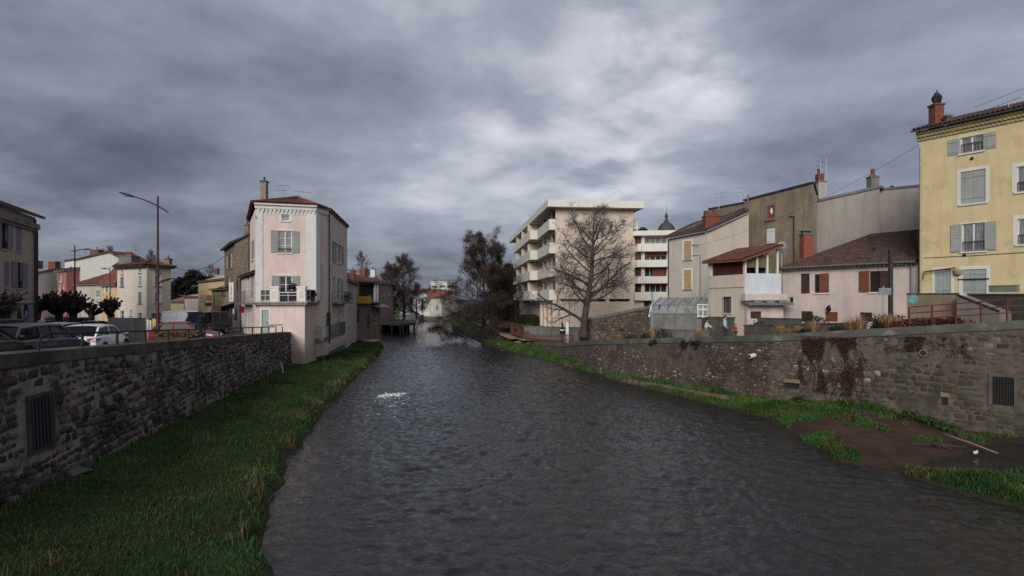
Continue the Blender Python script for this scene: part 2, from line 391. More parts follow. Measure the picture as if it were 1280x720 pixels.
# ---------------------------------------------------------------- river
def water_mat():
    m = bpy.data.materials.new('river_water'); m.use_nodes = True; nt = m.node_tree; L = nt.links; b = nt.nodes['Principled BSDF']
    tc = _n(nt, 'ShaderNodeTexCoord')
    def ns(sc, st, det=4, dist=0, rough=.55, rot=0):
        mp = _n(nt, 'ShaderNodeMapping'); mp.inputs['Scale'].default_value = st; mp.inputs['Rotation'].default_value = (0, 0, rot); L.new(tc.outputs['Object'], mp.inputs[0])
        n = _n(nt, 'ShaderNodeTexNoise', Scale=sc, Detail=det, Distortion=dist, Roughness=rough); L.new(mp.outputs[0], n.inputs['Vector']); return n.outputs[0]
    big = ns(.22, (1, .45, 1), 5, .6)
    c = mixc(nt, big, (.016, .0155, .017), (.026, .023, .023)); L.new(c, b.inputs['Base Color'])
    b.inputs['Roughness'].default_value = .06; b.inputs['IOR'].default_value = 1.333; b.inputs['Specular IOR Level'].default_value = .7
    h1 = ns(1.6, (.8, 1.1, 1), 6, .9, .62, .25); h2 = ns(6.0, (.7, 1.25, 1), 4, .6, .6, -.2)
    b1 = _n(nt, 'ShaderNodeBump', Strength=.7, Distance=.10); L.new(h1, b1.inputs['Height'])
    b2 = _n(nt, 'ShaderNodeBump', Strength=.6, Distance=.03); L.new(h2, b2.inputs['Height']); L.new(b1.outputs[0], b2.inputs['Normal']); L.new(b2.outputs[0], b.inputs['Normal'])
    return m
def water_z(x, y):
    wx = x + 1.1 * fbm(x * .3, y * .3, 51, 3); wy = y + 1.1 * fbm(x * .3 + 9, y * .3, 52, 3)
    a = 1 - np.abs(fbm(wx * .62, wy * .85, 60, 2, .5)) * 1.7          # sharp crests
    c = 1 - np.abs(fbm(wx * 1.7 + .7 * a, wy * 2.3 - .4 * a, 70, 2, .5)) * 1.7
    d = fbm(x * 3.6 + .8 * c, y * 5.0, 75, 2, .55)
    rough = .55 + .75 * np.clip(fbm(x * .09, y * .05, 81, 3) + .35, 0, 1.2)
    calm = sstep(0, 4, sdist(x, y, [(-5, 5)] + LEFT_EDGE[1:] + [(-4, 77), (60, 77), (60, 5)]))
    return (.07 * (a - .55) + .085 * (c - .55) + .04 * d) * rough * (.35 + .65 * calm)
wx = np.arange(-20, 30, .1); wy = np.arange(8, 84, .1); WX, WY = np.meshgrid(wx, wy)
edge = np.minimum.reduce([WX - wx[0], wx[-1] - WX, WY - wy[0]]); WZ = water_z(WX, WY) * np.clip(edge / 2, 0, 1)
q = np.arange(WX.size).reshape(WX.shape); FQ = np.stack([q[:-1, :-1], q[:-1, 1:], q[1:, 1:], q[1:, :-1]], -1).reshape(-1, 4)
Vw = np.stack([WX.ravel(), WY.ravel(), WZ.ravel()], 1)
x0, x1, y0, y1 = wx[0], wx[-1], wy[0], wy[-1]
ring = np.array([(-90, -30, -.16), (70, -30, -.16), (70, 230, -.16), (-90, 230, -.16)])
fx = np.arange(-42, 12, .26); fy = np.concatenate([[wy[-1]], np.arange(wy[-1] + .26, 196, .26)]); FX, FY = np.meshgrid(fx, fy); fe_ = np.minimum.reduce([FX - fx[0], fx[-1] - FX, fy[-1] - FY]); q2 = np.arange(FX.size).reshape(FX.shape) + len(Vw)
FQ = np.vstack([FQ, np.stack([q2[:-1, :-1], q2[:-1, 1:], q2[1:, 1:], q2[1:, :-1]], -1).reshape(-1, 4)]); Vw = np.vstack([Vw, np.stack([FX.ravel(), FY.ravel(), (water_z(FX, FY) * np.clip(fe_ / 2, 0, 1)).ravel()], 1)])
b0 = len(Vw); FQ = np.vstack([FQ, [[b0, b0 + 1, b0 + 2, b0 + 3]]])
o = np_obj('river', np_mesh('river', np.vstack([Vw, ring]), FQ, water_mat(), True)); o['kind'] = 'structure'
# white water breaking over a stone in midstream
M_FOAM = pmat('white_foam', (.62, .63, .65), .7, var=.1, bump=.4, bscale=60)
fo = MB()
for i in range(240):
    t = rnd.random(); x = -8.3 + 1.25 * t + rnd.gauss(0, .12); y = 36.1 + .45 * t + rnd.gauss(0, .28) - .5 * (t - .5) ** 2
    z = float(water_z(np.array([x]), np.array([y]))[0])
    fo.blob((x, y, z + .02), rnd.uniform(.03, .10), i, 6, 4, .3, 1.5, 1.1, .4)
for i in range(110):
    t = abs(rnd.gauss(0, 1)); x = -7.7 + .5 * t + rnd.gauss(0, .5 + .2 * t); y = 35.8 - 2.2 * t + rnd.gauss(0, .5)
    z = float(water_z(np.array([x]), np.array([y]))[0]); fo.blob((x, y, z + .005), rnd.uniform(.015, .05), i, 5, 3, .3, 1.5, 1, .4)
fo.top('river_foam', M_FOAM, None, None, (-7.6, 36.2, 0), kind='stuff', smooth=4)

# ---------------------------------------------------------------- grass
M_GRASS = leafmat('grass_blade', (.040, .086, .018), (.055, .106, .024), .5)
def blades(name, n, bounds, mask, hrange, seed, dry=.06, base_w=.012, drytint=(1.6, 1.0, 1.0)):
    r = np.random.RandomState(seed); x = r.uniform(bounds[0], bounds[1], n); y = bounds[2] + (bounds[3] - bounds[2]) * r.rand(n) ** 1.5
    h, dl, dr, di = bank_height(x, y); k = mask(x, y, h, dl, dr, di); patch = fbm(x * .7, y * .7, 31, 4)
    k &= (r.rand(n) < .82 + .6 * patch)
    x, y, h, patch = x[k], y[k], h[k], patch[k]; n = len(x)
    w = base_w * (.7 + y * .028) * r.uniform(.7, 1.4, n); tall = hrange[0] + (hrange[1] - hrange[0]) * r.rand(n) ** 1.7
    tall *= np.clip(1 + .9 * fbm(x * .9, y * .9, 37, 3), .5, 1.8)
    a = r.uniform(0, 2 * PI, n); lean = r.uniform(.1, .9, n) * tall; la = a + r.uniform(-.5, .5, n) + PI / 2
    ca, sa = np.cos(a) * w, np.sin(a) * w; lx, ly = np.cos(la) * lean, np.sin(la) * lean
    V = np.empty((n, 6, 3))
    V[:, 0] = np.stack([x - ca, y - sa, h - .02], 1); V[:, 1] = np.stack([x + ca, y + sa, h - .02], 1)
    V[:, 2] = np.stack([x + ca * .85 + lx * .35, y + sa * .85 + ly * .35, h + tall * .62], 1); V[:, 3] = np.stack([x - ca * .85 + lx * .35, y - sa * .85 + ly * .35, h + tall * .62], 1)
    V[:, 4] = np.stack([x + ca * .12 + lx, y + sa * .12 + ly, h + tall], 1); V[:, 5] = np.stack([x - ca * .12 + lx, y - sa * .12 + ly, h + tall], 1)
    i0 = (np.arange(n) * 6)[:, None]; FQ = np.concatenate([i0 + np.array([0, 1, 2, 3]), i0 + np.array([3, 2, 4, 5])])
    c = np.ones((n, 4)); v = np.clip(.95 + .6 * fbm(x * .45, y * .45, 41, 4) + r.uniform(-.2, .2, n), .45, 1.6)
    c[:, 0] = v * np.clip(1 + .8 * fbm(x * .6, y * .6, 43, 3), .6, 1.5); c[:, 1] = v; c[:, 2] = v * r.uniform(.6, 1.4, n)
    dr_ = r.rand(n) < dry * (1 + 4 * np.clip(patch * 2, 0, 1)); c[dr_, 0] *= 2.6; c[dr_, 1] *= 1.15; c[dr_, 2] *= 3
    C6 = np.repeat(c, 6, 0)
    o = np_obj(name, np_mesh(name, V.reshape(-1, 3), FQ, M_GRASS, False, C6)); o['kind'] = 'stuff'; return o
def wall_x(y): return np.where(y < 14, -12.6, -12.6 - .1727 * (y - 14))
blades('grass', 560000, (-22, -3.5, 5, 77), lambda x, y, h, dl, dr, di: (dl > .05) & (h > .06) & (x > wall_x(y) - .1), (.03, .11), 1, dry=.05, base_w=.009)
def rmask(x, y, h, dl, dr, di):
    s = sdist(x, y, WRP); g = (dr > .08) & (h > .05) & (s < .1) & (y < 72) & ~((s < -.7) & (s > -1.45) & (y > 33) & (y < 54))
    sand = (x + 1.2 * fbm(x * .5, y * .5, 95, 3) > 12.6) & (y + 2 * fbm(x * .4, y * .4, 96, 3) < 27.4); keep = (fbm(x * .6, y * .6, 90, 3) > .26) | ((sdist(x, y, WRP) > -.6) & (fbm(x * .9, y * .9, 91, 3) > -.05))
    return (g & ~sand) | (g & sand & keep & (y > 23.5)) | ((di > .05) & (h > .08))
blades('grass', 520000, (-3, 17, 23, 72), rmask, (.05, .19), 2, dry=.03)
blades('grass', 260000, (12, 24, 14, 31), rmask, (.05, .2), 7, dry=.06)
blades('grass', 60000, (-26, 3, 68, 150), lambda x, y, h, dl, dr, di: (dr > .3) & (dr < 7), (.08, .25), 5, dry=.1)

blades('grass', 90000, (-20, -3.5, 8, 77), lambda x, y, h, dl, dr, di: (dl > .02) & (dl < .9) & (fbm(x * .7, y * .7, 44, 3) > -.05), (.12, .38), 11, dry=.45, base_w=.009)
blades('grass', 40000, (-20, -3.5, 8, 77), lambda x, y, h, dl, dr, di: (dl > .3) & (x > wall_x(y)) & (fbm(x * .35, y * .35, 47, 4) > .33), (.15, .4), 12, dry=.7, base_w=.009)
# ---------------------------------------------------------------- streets
M_ASPH = pmat('asphalt', (.055, .054, .055), .9, var=.2, scale=.6, bump=.3, bscale=40, col2=(.08, .078, .076), c2scale=.8)
M_PAVE = pmat('reddish_paving', (.17, .085, .07), .9, var=.2, scale=2, bump=.2, bscale=14)
M_GRAVEL = pmat('terrace_gravel', (.12, .1, .08), .95, var=.3, scale=1.2, bump=.5, bscale=20, col2=(.05, .055, .03), c2scale=1.5)
M_PATH = pmat('sandy_path', (.32, .22, .14), .95, var=.15, scale=2, bump=.3, bscale=22)
def street_z(y): return float(np.interp(y, [-12, 6, 14, 28, 47, 60, 300], [4.75, 4.3, 4.0, 3.42, 2.95, 2.9, 2.9]))
st = MB(); ys = [-12, -6, 0, 6, 10, 14, 18, 22, 26, 30, 34, 38, 42, 47, 55, 62]
for a, b in zip(ys, ys[1:]):
    r0 = -12.75 - .1727 * (max(a, 6) - 14); r1 = -12.75 - .1727 * (max(b, 6) - 14)
    st.quad((-150, a, street_z(a)), (r0, a, street_z(a)), (r1, b, street_z(b)), (-150, b, street_z(b)))
st.quad((-150, 62, 2.9), (-21, 62, 2.9), (-33, 130, 2.9), (-70, 320, 2.9), (-260, 320, 2.9))
st.top('street', M_ASPH, None, None, (0, 0, 0), kind='structure')
pv = MB(); pv.quad((-26.5, 34, street_z(34) + .05), (-17.0, 34, street_z(34) + .05), (-19.2, 47, street_z(47) + .05), (-24.5, 47, street_z(47) + .05))
pv.quad((-24.5, 47, street_z(47) + .05), (-19.2, 47, street_z(47) + .05), (-21.3, 52.5, 2.98), (-25, 62, 2.96))
pv.top('pavement', M_PAVE, None, None, (0, 0, 0), kind='structure')
# raised ground behind the right quay wall
tr = MB()
def wr_normal(i):
    a = WR[max(i - 1, 0)]; b = WR[min(i + 1, len(WR) - 1)]; d = Vector((b[0] - a[0], b[1] - a[1])).normalized(); return Vector((d.y, -d.x))
offs = [.25, 2.5, 6, 11, 20, 45]
fine_wr = []
for i in range(len(WR) - 1):
    for t in np.linspace(0, 1, 6)[:-1]:
        na, nb = wr_normal(i), wr_normal(i + 1); n = (na * (1 - t) + nb * t).normalized()
        fine_wr.append((lerp(WR[i][0], WR[i + 1][0], t), lerp(WR[i][1], WR[i + 1][1], t), lerp(WR[i][2], WR[i + 1][2], t), n))
fine_wr.append((*WR[-1], wr_normal(5)))
def terr_z(zt, d): return lerp(zt - .35, max(3.1, min(zt - .35, 3.6)), float(sstep(2, 11, np.array(d))))
rows = [[(x + n.x * d, y + n.y * d, terr_z(zt, d)) for d in offs] for x, y, zt, n in fine_wr]
for a, b in zip(rows, rows[1:]):
    for j in range(len(offs) - 1): tr.quad(a[j], a[j + 1], b[j + 1], b[j])
tr.top('promenade', M_GRAVEL, None, None, (0, 0, 0), kind='structure', smooth=4)
fl = MB(); fl.quad((43, 40, 2.9), (90, 10, 2.9), (400, 60, 2.9), (300, 420, 2.9), (43, 420, 2.9)); fl.quad((-60, 205, 2.2), (43, 205, 2.2), (43, 900, 2.9), (-300, 900, 2.9), (-90, 320, 2.4)); fl.top('terrain', M_LAND, None, None, (0, 0, 0), kind='structure')
pa = MB(); pp = [(3.2, 66.5), (1.6, 70.5), (.1, 75), (-1.6, 84), (-2.9, 96), (-5, 122), (-9, 150)]; wd = 1.3
rows = []
for i in range(len(pp) - 1):
    for t in np.linspace(0, 1, 8)[:-1]:
        c = Vector((lerp(pp[i][0], pp[i + 1][0], t), lerp(pp[i][1], pp[i + 1][1], t))); d = Vector((pp[i + 1][0] - pp[i][0], pp[i + 1][1] - pp[i][1])).normalized(); n = Vector((d.y, -d.x))
        z = max(zbank(c.x - n.x * wd, c.y - n.y * wd), zbank(c.x, c.y)) + .12
        rows.append([(c.x - n.x * wd, c.y - n.y * wd, z), (c.x + n.x * wd, c.y + n.y * wd, z)])
for a, b in zip(rows, rows[1:]): pa.quad(a[0], a[1], b[1], b[0])
pa.top('path', M_PATH, None, None, (0, 0, 0), kind='structure')
# low hills on the horizon
hl = MB(); r2 = random.Random(3); N_ = 60
M_HILL = pmat('far_hill', (.05, .06, .075), .95, var=.2, scale=.01, bump=0)
for i in range(N_):
    t0, t1 = i / N_, (i + 1) / N_
    f = lambda t: 48 + 26 * math.sin(t * 9) + 16 * math.sin(t * 23 + 1) + 6 * math.sin(t * 61)
    xa, xb = lerp(-2400, 2400, t0), lerp(-2400, 2400, t1)
    hl.quad((xa, 1900, -2), (xb, 1900, -2), (xb, 2150, f(t1)), (xa, 2150, f(t0))); hl.quad((xa, 2150, f(t0)), (xb, 2150, f(t1)), (xb, 2700, -2), (xa, 2700, -2))
hl.top('hills', M_HILL, None, None, (0, 1900, -2), kind='structure', smooth=4)

# ---------------------------------------------------------------- stone quay walls
M_STONE = pmat('rubble_stone', (1, 1, 1), .92, var=.25, scale=6, bump=.5, bscale=35, bdist=.012, attr=True, fine=.15, col2=(.026, .024, .021), c2scale=.5, c2lo=.47, c2hi=.75)
M_MORTAR_L = pmat('lime_mortar', (.25, .22, .18), .95, var=.35, scale=3, bump=.7, bscale=28, bdist=.03, col2=(.05, .044, .038), c2scale=.9)
M_MORTAR_R = pmat('brown_mortar', (.105, .083, .066), .95, var=.35, scale=3, bump=.7, bscale=28, bdist=.03, col2=(.05, .042, .034), c2scale=.8)
class Path:
    def __init__(s, pts):   # (x, y, ztop)
        s.p = [Vector(q[:2]) for q in pts]; s.z = [q[2] for q in pts]; s.s = [0]
        for a, b in zip(s.p, s.p[1:]): s.s.append(s.s[-1] + (b - a).length)
        s.L = s.s[-1]
    def at(s, u):
        u = min(max(u, 0), s.L); i = 0
        while i < len(s.s) - 2 and u > s.s[i + 1]: i += 1
        t = (u - s.s[i]) / (s.s[i + 1] - s.s[i]); return s.p[i] * (1 - t) + s.p[i + 1] * t, s.z[i] * (1 - t) + s.z[i + 1] * t, i
class WallSurf:
    """stones are laid on a wall that follows a path; n points to the river"""
    def __init__(s, pts, side, batter=.0):
        s.pa = Path(pts); s.side = side; s.batter = batter
    def nrm(s, u):
        a = s.pa.at(u - .6)[0]; b = s.pa.at(u + .6)[0]; d = (b - a).normalized(); return Vector((d.y, -d.x)) * s.side
    def P(s, u, n, z):
        c, zt, i = s.pa.at(u); m = s.nrm(u); n = n + s.batter * (zt - z); return (c.x + m.x * n, c.y + m.y * n, z)
    def ztop(s, u): return s.pa.at(u)[1]
def lay_stones(ws, u0, u1, zb, drop, courses, widths, bulge, pick, holes=(), seed=1, gap=.012, rnd_h=.2, wav=.05, holes_pad=.06, rdr=(.08, .34), jt=.06):
    r = random.Random(seed); V = []; Fc = []; Cc = []
    K = 5; g = [-1, -.62, 0, .62, 1]
    z = zb; row = 0
    tops = max(ws.ztop(u0), ws.ztop(u1)) - drop
    while z < tops:
        h = r.uniform(*courses(z)); u = u0 - r.uniform(0, .3); row += 1
        while u < u1:
            wmin, wmax = widths(u, z); w_ = r.uniform(wmin, wmax); hh = h * r.uniform(1 - rnd_h, 1 + rnd_h * .7); 
            uc = u + w_ / 2; zc = z + h / 2 + wav * math.sin(uc * .8 + row * .7) + r.uniform(-1, 1) * h * .12
            u += w_ + gap * r.uniform(.5, 2)
            if zc + hh / 2 > ws.ztop(uc) - drop + .03 or uc > u1 + .2: continue
            if any(a - holes_pad < uc + w_ * .45 and uc - w_ * .45 < b + holes_pad and c - holes_pad < zc + hh * .45 and zc - hh * .45 < d + holes_pad for a, b, c, d in holes): continue
            col = pick(uc, zc, r)
            if col is None: continue
            bl = bulge * r.uniform(.5, 1.4); tilt = r.uniform(-.12, .12); rd = r.uniform(*rdr); sk = r.uniform(-.2, .2)
            base = len(V); bow = .07 * float(perlin(np.array([uc * .45]), np.array([zc * .7]), 88)[0])
            for b_ in g:
                for a_ in g:
                    aa = a_ * math.sqrt(max(0, 1 - rd * b_ * b_)) ; bb = b_ * math.sqrt(max(0, 1 - rd * a_ * a_))
                    e = max(abs(a_), abs(b_)); dep = bow + bl * (1 - .35 * (a_ * a_ + b_ * b_)) if e < .9 else -.03 + bow
                    uu = uc + aa * w_ / 2 * (1 + sk * bb) + r.uniform(-1, 1) * w_ * jt; zz = zc + bb * hh / 2 * (1 + sk * aa) + tilt * aa * w_ / 2 + r.uniform(-1, 1) * hh * jt
                    V.append(ws.P(uu, dep + (r.uniform(-.012, .012) if e < .9 else 0), zz)); Cc.append((*col, 1))
            for j in range(K - 1):
                for i in range(K - 1):
                    q = base + j * K + i; Fc.append((q, q + 1, q + K + 1, q + K) if ws.side > 0 else (q + 1, q, q + K, q + K + 1))
        z += h + gap
    return np.array(V), np.array(Fc), np.array(Cc)
def jitc(r, c, k=.3): f = r.uniform(1 - k, 1 + k); return tuple(max(.006, x * f * r.uniform(.92, 1.08)) for x in c)
# left wall
WLP = [(-11.4, 7, 5.0), (-12.6, 14, 4.72), (-18.3, 47, 3.52), (-17.2, 47.6, 3.45)][:3]
wl = WallSurf(WLP, 1, .04); M_COP = pmat('coping_stone', (.115, .102, .088), .9, var=.3, scale=1.3, bump=.45, bscale=22, streak=.8, streak_col=(.03, .028, .026), col2=(.055, .04, .035), c2scale=.5, c2lo=.4, c2hi=.6)
def s_of(w, y): 
    for k in range(4000):
        u = w.pa.L * k / 4000
        if w.pa.at(u)[0].y >= y: return u
    return w.pa.L
grate_u0 = s_of(wl, 14.95); grate_u1 = s_of(wl, 15.82); GZ = (2.05, 3.42)
hole_l = [(grate_u0 - .16, grate_u1 + .16, GZ[0] - .14, GZ[1] + .14)]
def pick_l(u, z, r):
    if r.random() < .04 + .3 * max(0, float(perlin(np.array([u * .5]), np.array([z * .9]), 77)[0])): return None
    q = r.random()
    if u < 9.0 and z > 2.9: return jitc(r, (.085, .078, .06) if q < .7 else (.12, .075, .055))
    if q < .50: return jitc(r, (.066, .06, .057), .6)
    if q < .76: return jitc(r, (.17, .148, .125), .4)
    if q < .88: return jitc(r, (.125, .068, .052))
    return jitc(r, (.22, .17, .125))
V, Fc, Cc = lay_stones(wl, 0, wl.pa.L, .45, .36, lambda z: (.13, .30), lambda u, z: (.12, .42) if u > 9 or z < 2.9 else (.35, .75), .06, pick_l, hole_l, 5, rnd_h=.38, wav=.09, gap=-.012)
T_WL = thing('quay_wall', 'dark rubble stone quay wall with brown coping stones beside the grass bank', 'wall', (-15, 30, 0))
off = np.array(WO[T_WL]); so_ = np_obj('stonework', np_mesh('stonework', V - off, Fc, M_STONE, False, Cc), T_WL); WO[so_] = tuple(off)
mo = MB()
us = np.linspace(0, wl.pa.L, 60)
for a, b in zip(us, us[1:]):
    for z0, z1 in ((-.2, 1.2), (1.2, None)):
        ta = wl.ztop(a) - .3 if z1 is None else z1; tb = wl.ztop(b) - .3 if z1 is None else z1
        mo.quad(wl.P(a, 0, z0), wl.P(b, 0, z0), wl.P(b, 0, tb), wl.P(a, 0, ta))
e = wl.pa.L
mo.quad(wl.P(e, 0, -.2), wl.P(e, -1.2, -.2), wl.P(e, -1.2, wl.ztop(e) - .3), wl.P(e, 0, wl.ztop(e) - .3))
mo.build('mortar', M_MORTAR_L, so_)
u = 0; i = 0
while u < wl.pa.L - .2:
    v = min(u + rnd.uniform(1.1, 2.1), wl.pa.L); b = MB(); d0 = rnd.uniform(-.015, .015); e0 = rnd.uniform(-.03, .0)
    ch = .025
    ct = rnd.uniform(.32, .40); prof = [(-.62, -.0), (-.62, -.44), (.05 + d0, -ct - .02), (.07 + d0, -ct), (.07 + d0, -ch), (.07 + d0 - ch, 0 + e0)]
    n = len(prof); va = [wl.P(u + .006, p[0], wl.ztop(u) + p[1]) for p in prof]; vb = [wl.P(v - .006, p[0], wl.ztop(v) + p[1]) for p in prof]
    b.add(va + vb, [(k, (k + 1) % n, n + (k + 1) % n, n + k) for k in range(n)] + [tuple(range(n - 1, -1, -1)), tuple(range(n, 2 * n))])
    b.build('coping_stone', M_COP, T_WL); u = v
# barred drain opening in the left wall
gr = thing('drain_grate', 'dark barred iron drain grate set low in the rubble wall', 'grate', wl.P((grate_u0 + grate_u1) / 2, 0, GZ[0]))
b = MB(); pad = .13
for a0, a1, z0, z1 in ((grate_u0 - pad, grate_u0, GZ[0] - .1, GZ[1] + .1), (grate_u1, grate_u1 + pad, GZ[0] - .1, GZ[1] + .1), (grate_u0, grate_u1, GZ[1], GZ[1] + .1), (grate_u0, grate_u1, GZ[0] - .1, GZ[0])):
    b.hexa([wl.P(a0, .05, z0), wl.P(a1, .05, z0), wl.P(a1, -.12, z0), wl.P(a0, -.12, z0), wl.P(a0, .05, z1), wl.P(a1, .05, z1), wl.P(a1, -.12, z1), wl.P(a0, -.12, z1)])
b.build('surround', pmat('drain_surround', (.06, .052, .045), .9, var=.3, bump=.5), gr)
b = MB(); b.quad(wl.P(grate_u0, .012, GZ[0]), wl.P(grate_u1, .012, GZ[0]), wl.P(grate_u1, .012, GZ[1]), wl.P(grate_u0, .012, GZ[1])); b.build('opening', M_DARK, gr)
for k in range(6):
    b = MB(); uu = lerp(grate_u0, grate_u1, (k + .5) / 6); b.hexa([wl.P(uu - .035, .055, GZ[0]), wl.P(uu + .035, .055, GZ[0]), wl.P(uu + .035, .025, GZ[0]), wl.P(uu - .035, .025, GZ[0]), wl.P(uu - .035, .055, GZ[1]), wl.P(uu + .035, .055, GZ[1]), wl.P(uu + .035, .025, GZ[1]), wl.P(uu - .035, .025, GZ[1])]); b.build('bar', M_DKGREY, gr)
# right wall
wr = WallSurf(WR, -1, .05)
_wp = [wr.pa.at(wr.pa.L * i / 4000)[0] for i in range(4001)]
_wk = np.array([p.x / p.y for p in _wp])
def u_at(px_): return wr.pa.L * int(np.argmin(np.abs(_wk - (px_ - 640) / F))) / 4000
def rz(py_, u): return Z(py_, wr.pa.at(u)[0].y)
ga, gb = u_at(1268), u_at(1241); gz0, gz1 = rz(507, ga), rz(472, ga)
ha, hb = u_at(1186), u_at(1178); hz0, hz1 = rz(506, ha), rz(496, ha)
ka, kb = u_at(1000), u_at(982); kz0, kz1 = rz(486, ka), rz(479, ka)
pu = u_at(1155); pzz = rz(441, pu)
holes_r = [(ga - .15, gb + .15, gz0, gz1 + .15), (ha, hb, hz0, hz1), (ka, kb, kz0, kz1), (pu - .18, pu + .18, pzz - .18, pzz + .18)]
u_old = u_at(1085)
def pick_r(u, z, r):
    if r.random() < .04: return None
    q = r.random(); zt = wr.ztop(u)
    if u < u_old + 1.5 * math.sin(z * 2):
        if zt - z < 1.5 and u > 2 and q < .25: return jitc(r, (.16, .15, .125))
        if q < .55: return jitc(r, (.07, .066, .048), .4)
        if q < .8: return jitc(r, (.088, .078, .06), .35)
        if q < .93: return jitc(r, (.10, .07, .052), .3)
        return jitc(r, (.05, .046, .04), .3)
    if q < .34: return jitc(r, (.095, .062, .047), .35)
    if q < .72: return jitc(r, (.105, .085, .066), .3)
    if q < .84: return jitc(r, (.075, .062, .052), .3)
    if q < .93: return jitc(r, (.17, .12, .08), .3)
    return jitc(r, (.27, .25, .22), .25)
V1, F1, C1 = lay_stones(wr, 0, u_old, .1, .42, lambda z: (.14, .30), lambda u, z: (.2, .62), .018, pick_r, holes_r, 8, rnd_h=.14, wav=.04, gap=-.008, rdr=(.03, .16))
V2, F2, C2 = lay_stones(wr, u_old, wr.pa.L, .1, .4, lambda z: (.11, .2), lambda u, z: (.13, .40), .018, pick_r, holes_r, 9, rnd_h=.26, wav=.05, gap=-.008, rdr=(.04, .2))
T_WR = thing('quay_wall', 'long reddish brown stone quay wall under the houses, stained and topped with concrete', 'wall', (12, 40, 0))
off = np.array(WO[T_WR]); so_ = np_obj('stonework', np_mesh('stonework', np.vstack([V1, V2]) - off, np.vstack([F1, F2 + len(V1)]), M_STONE, True, np.vstack([C1, C2])), T_WR); WO[so_] = tuple(off)
mo = MB(); us = np.linspace(0, wr.pa.L, 70)
for a, b in zip(us, us[1:]):
    mo.quad(wr.P(a, 0, -.4), wr.P(b, 0, -.4), wr.P(b, 0, wr.ztop(b) - .3), wr.P(a, 0, wr.ztop(a) - .3))
mo.build('mortar', M_MORTAR_R, so_)
M_COPR = pmat('mossy_concrete', (.09, .09, .074), .95, var=.3, scale=1.2, bump=.4, bscale=25, streak=.6, streak_col=(.045, .045, .036), col2=(.2, .195, .175), c2scale=1.1, c2lo=.58, c2hi=.68)
u = 0
while u < wr.pa.L - .2:
    v = min(u + rnd.uniform(2.2, 3.6), wr.pa.L); b = MB(); n_ = 5
    prof = [(-.4, 0), (-.4, -.38), (.055, -.38), (.07, -.34), (.06, -.03), (.03, 0)]
    secs = [[wr.P(lerp(u + .004, v - .004, k / n_), p[0], wr.ztop(lerp(u, v, k / n_)) + p[1]) for p in prof] for k in range(n_ + 1)]
    n = len(prof); b.add([p for s_ in secs for p in s_], [(j * n + k, j * n + (k + 1) % n, (j + 1) * n + (k + 1) % n, (j + 1) * n + k) for j in range(n_) for k in range(n)] + [tuple(range(n)), tuple(n_ * n + k for k in range(n - 1, -1, -1))])
    b.build('coping_stone', M_COPR, T_WR); u = v
def wr_box(mb, u0, u1, n0, n1, z0, z1):
    P = wr.P; mb.hexa([P(u0, n1, z0), P(u1, n1, z0), P(u1, n0, z0), P(u0, n0, z0), P(u0, n1, z1), P(u1, n1, z1), P(u1, n0, z1), P(u0, n0, z1)])
b = MB(); wr_box(b, ga - .14, ga, -.1, .07, gz0, gz1); wr_box(b, gb, gb + .14, -.1, .07, gz0, gz1); wr_box(b, ga - .14, gb + .14, -.1, .08, gz1 + .002, gz1 + .16)
gt = thing('culvert_opening', 'barred culvert opening with stone lintel low in the mossy wall', 'culvert', wr.P(ga, 0, gz0)); b.build('lintel_frame', M_COPR, gt)
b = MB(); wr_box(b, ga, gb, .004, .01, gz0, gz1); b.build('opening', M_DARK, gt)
for k in range(7):
    b = MB(); uu = lerp(ga, gb, (k + .5) / 7); wr_box(b, uu - .015, uu + .015, .02, .05, gz0 + .02, gz1); b.build('bar', M_IRON, gt)
for a0, a1, z0, z1, lab in ((ha, hb, hz0, hz1, 'small square drain hole near the foot of the mossy wall'), (ka, kb, kz0, kz1, 'collapsed dark hole under a pale block at the wall foot')):
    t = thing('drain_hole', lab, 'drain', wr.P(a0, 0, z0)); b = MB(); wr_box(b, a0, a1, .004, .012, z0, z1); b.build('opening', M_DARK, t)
    b = MB(); wr_box(b, a0 - .05, a1 + .05, -.05, .09, z1 + .003, z1 + .2); b.build('lintel', pmat('pale_block', (.2, .14, .09), .9, var=.2, bump=.4), t)
c = wr.P(pu, 0, pzz); nn = wr.nrm(pu); t = thing('drain_pipe', 'round concrete drain pipe mouth high in the stone wall', 'pipe', c)
b = MB(); n_ = 20; D3 = Vector((nn.x, nn.y, 0)); S3 = Vector((-nn.y, nn.x, 0)); c = Vector(c)
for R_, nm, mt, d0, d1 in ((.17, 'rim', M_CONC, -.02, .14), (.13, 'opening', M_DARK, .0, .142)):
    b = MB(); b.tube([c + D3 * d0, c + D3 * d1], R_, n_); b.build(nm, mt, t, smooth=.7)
wp = u_at(944); c = Vector(wr.P(wp, 0, rz(444, wp))); nn = wr.nrm(wp); D3 = Vector((nn.x, nn.y, -.15)); t = thing('overflow_pipe', 'short white plastic pipe sticking out of the brown wall', 'pipe', c)
b = MB(); b.tube([c - D3 * .1, c + D3 * .42], .13, 14); b.build('pipe', M_WHITE, t, smooth=.7); b = MB(); b.tube([c + D3 * .40, c + D3 * .423], .105, 14); b.build('opening', M_DARK, t)
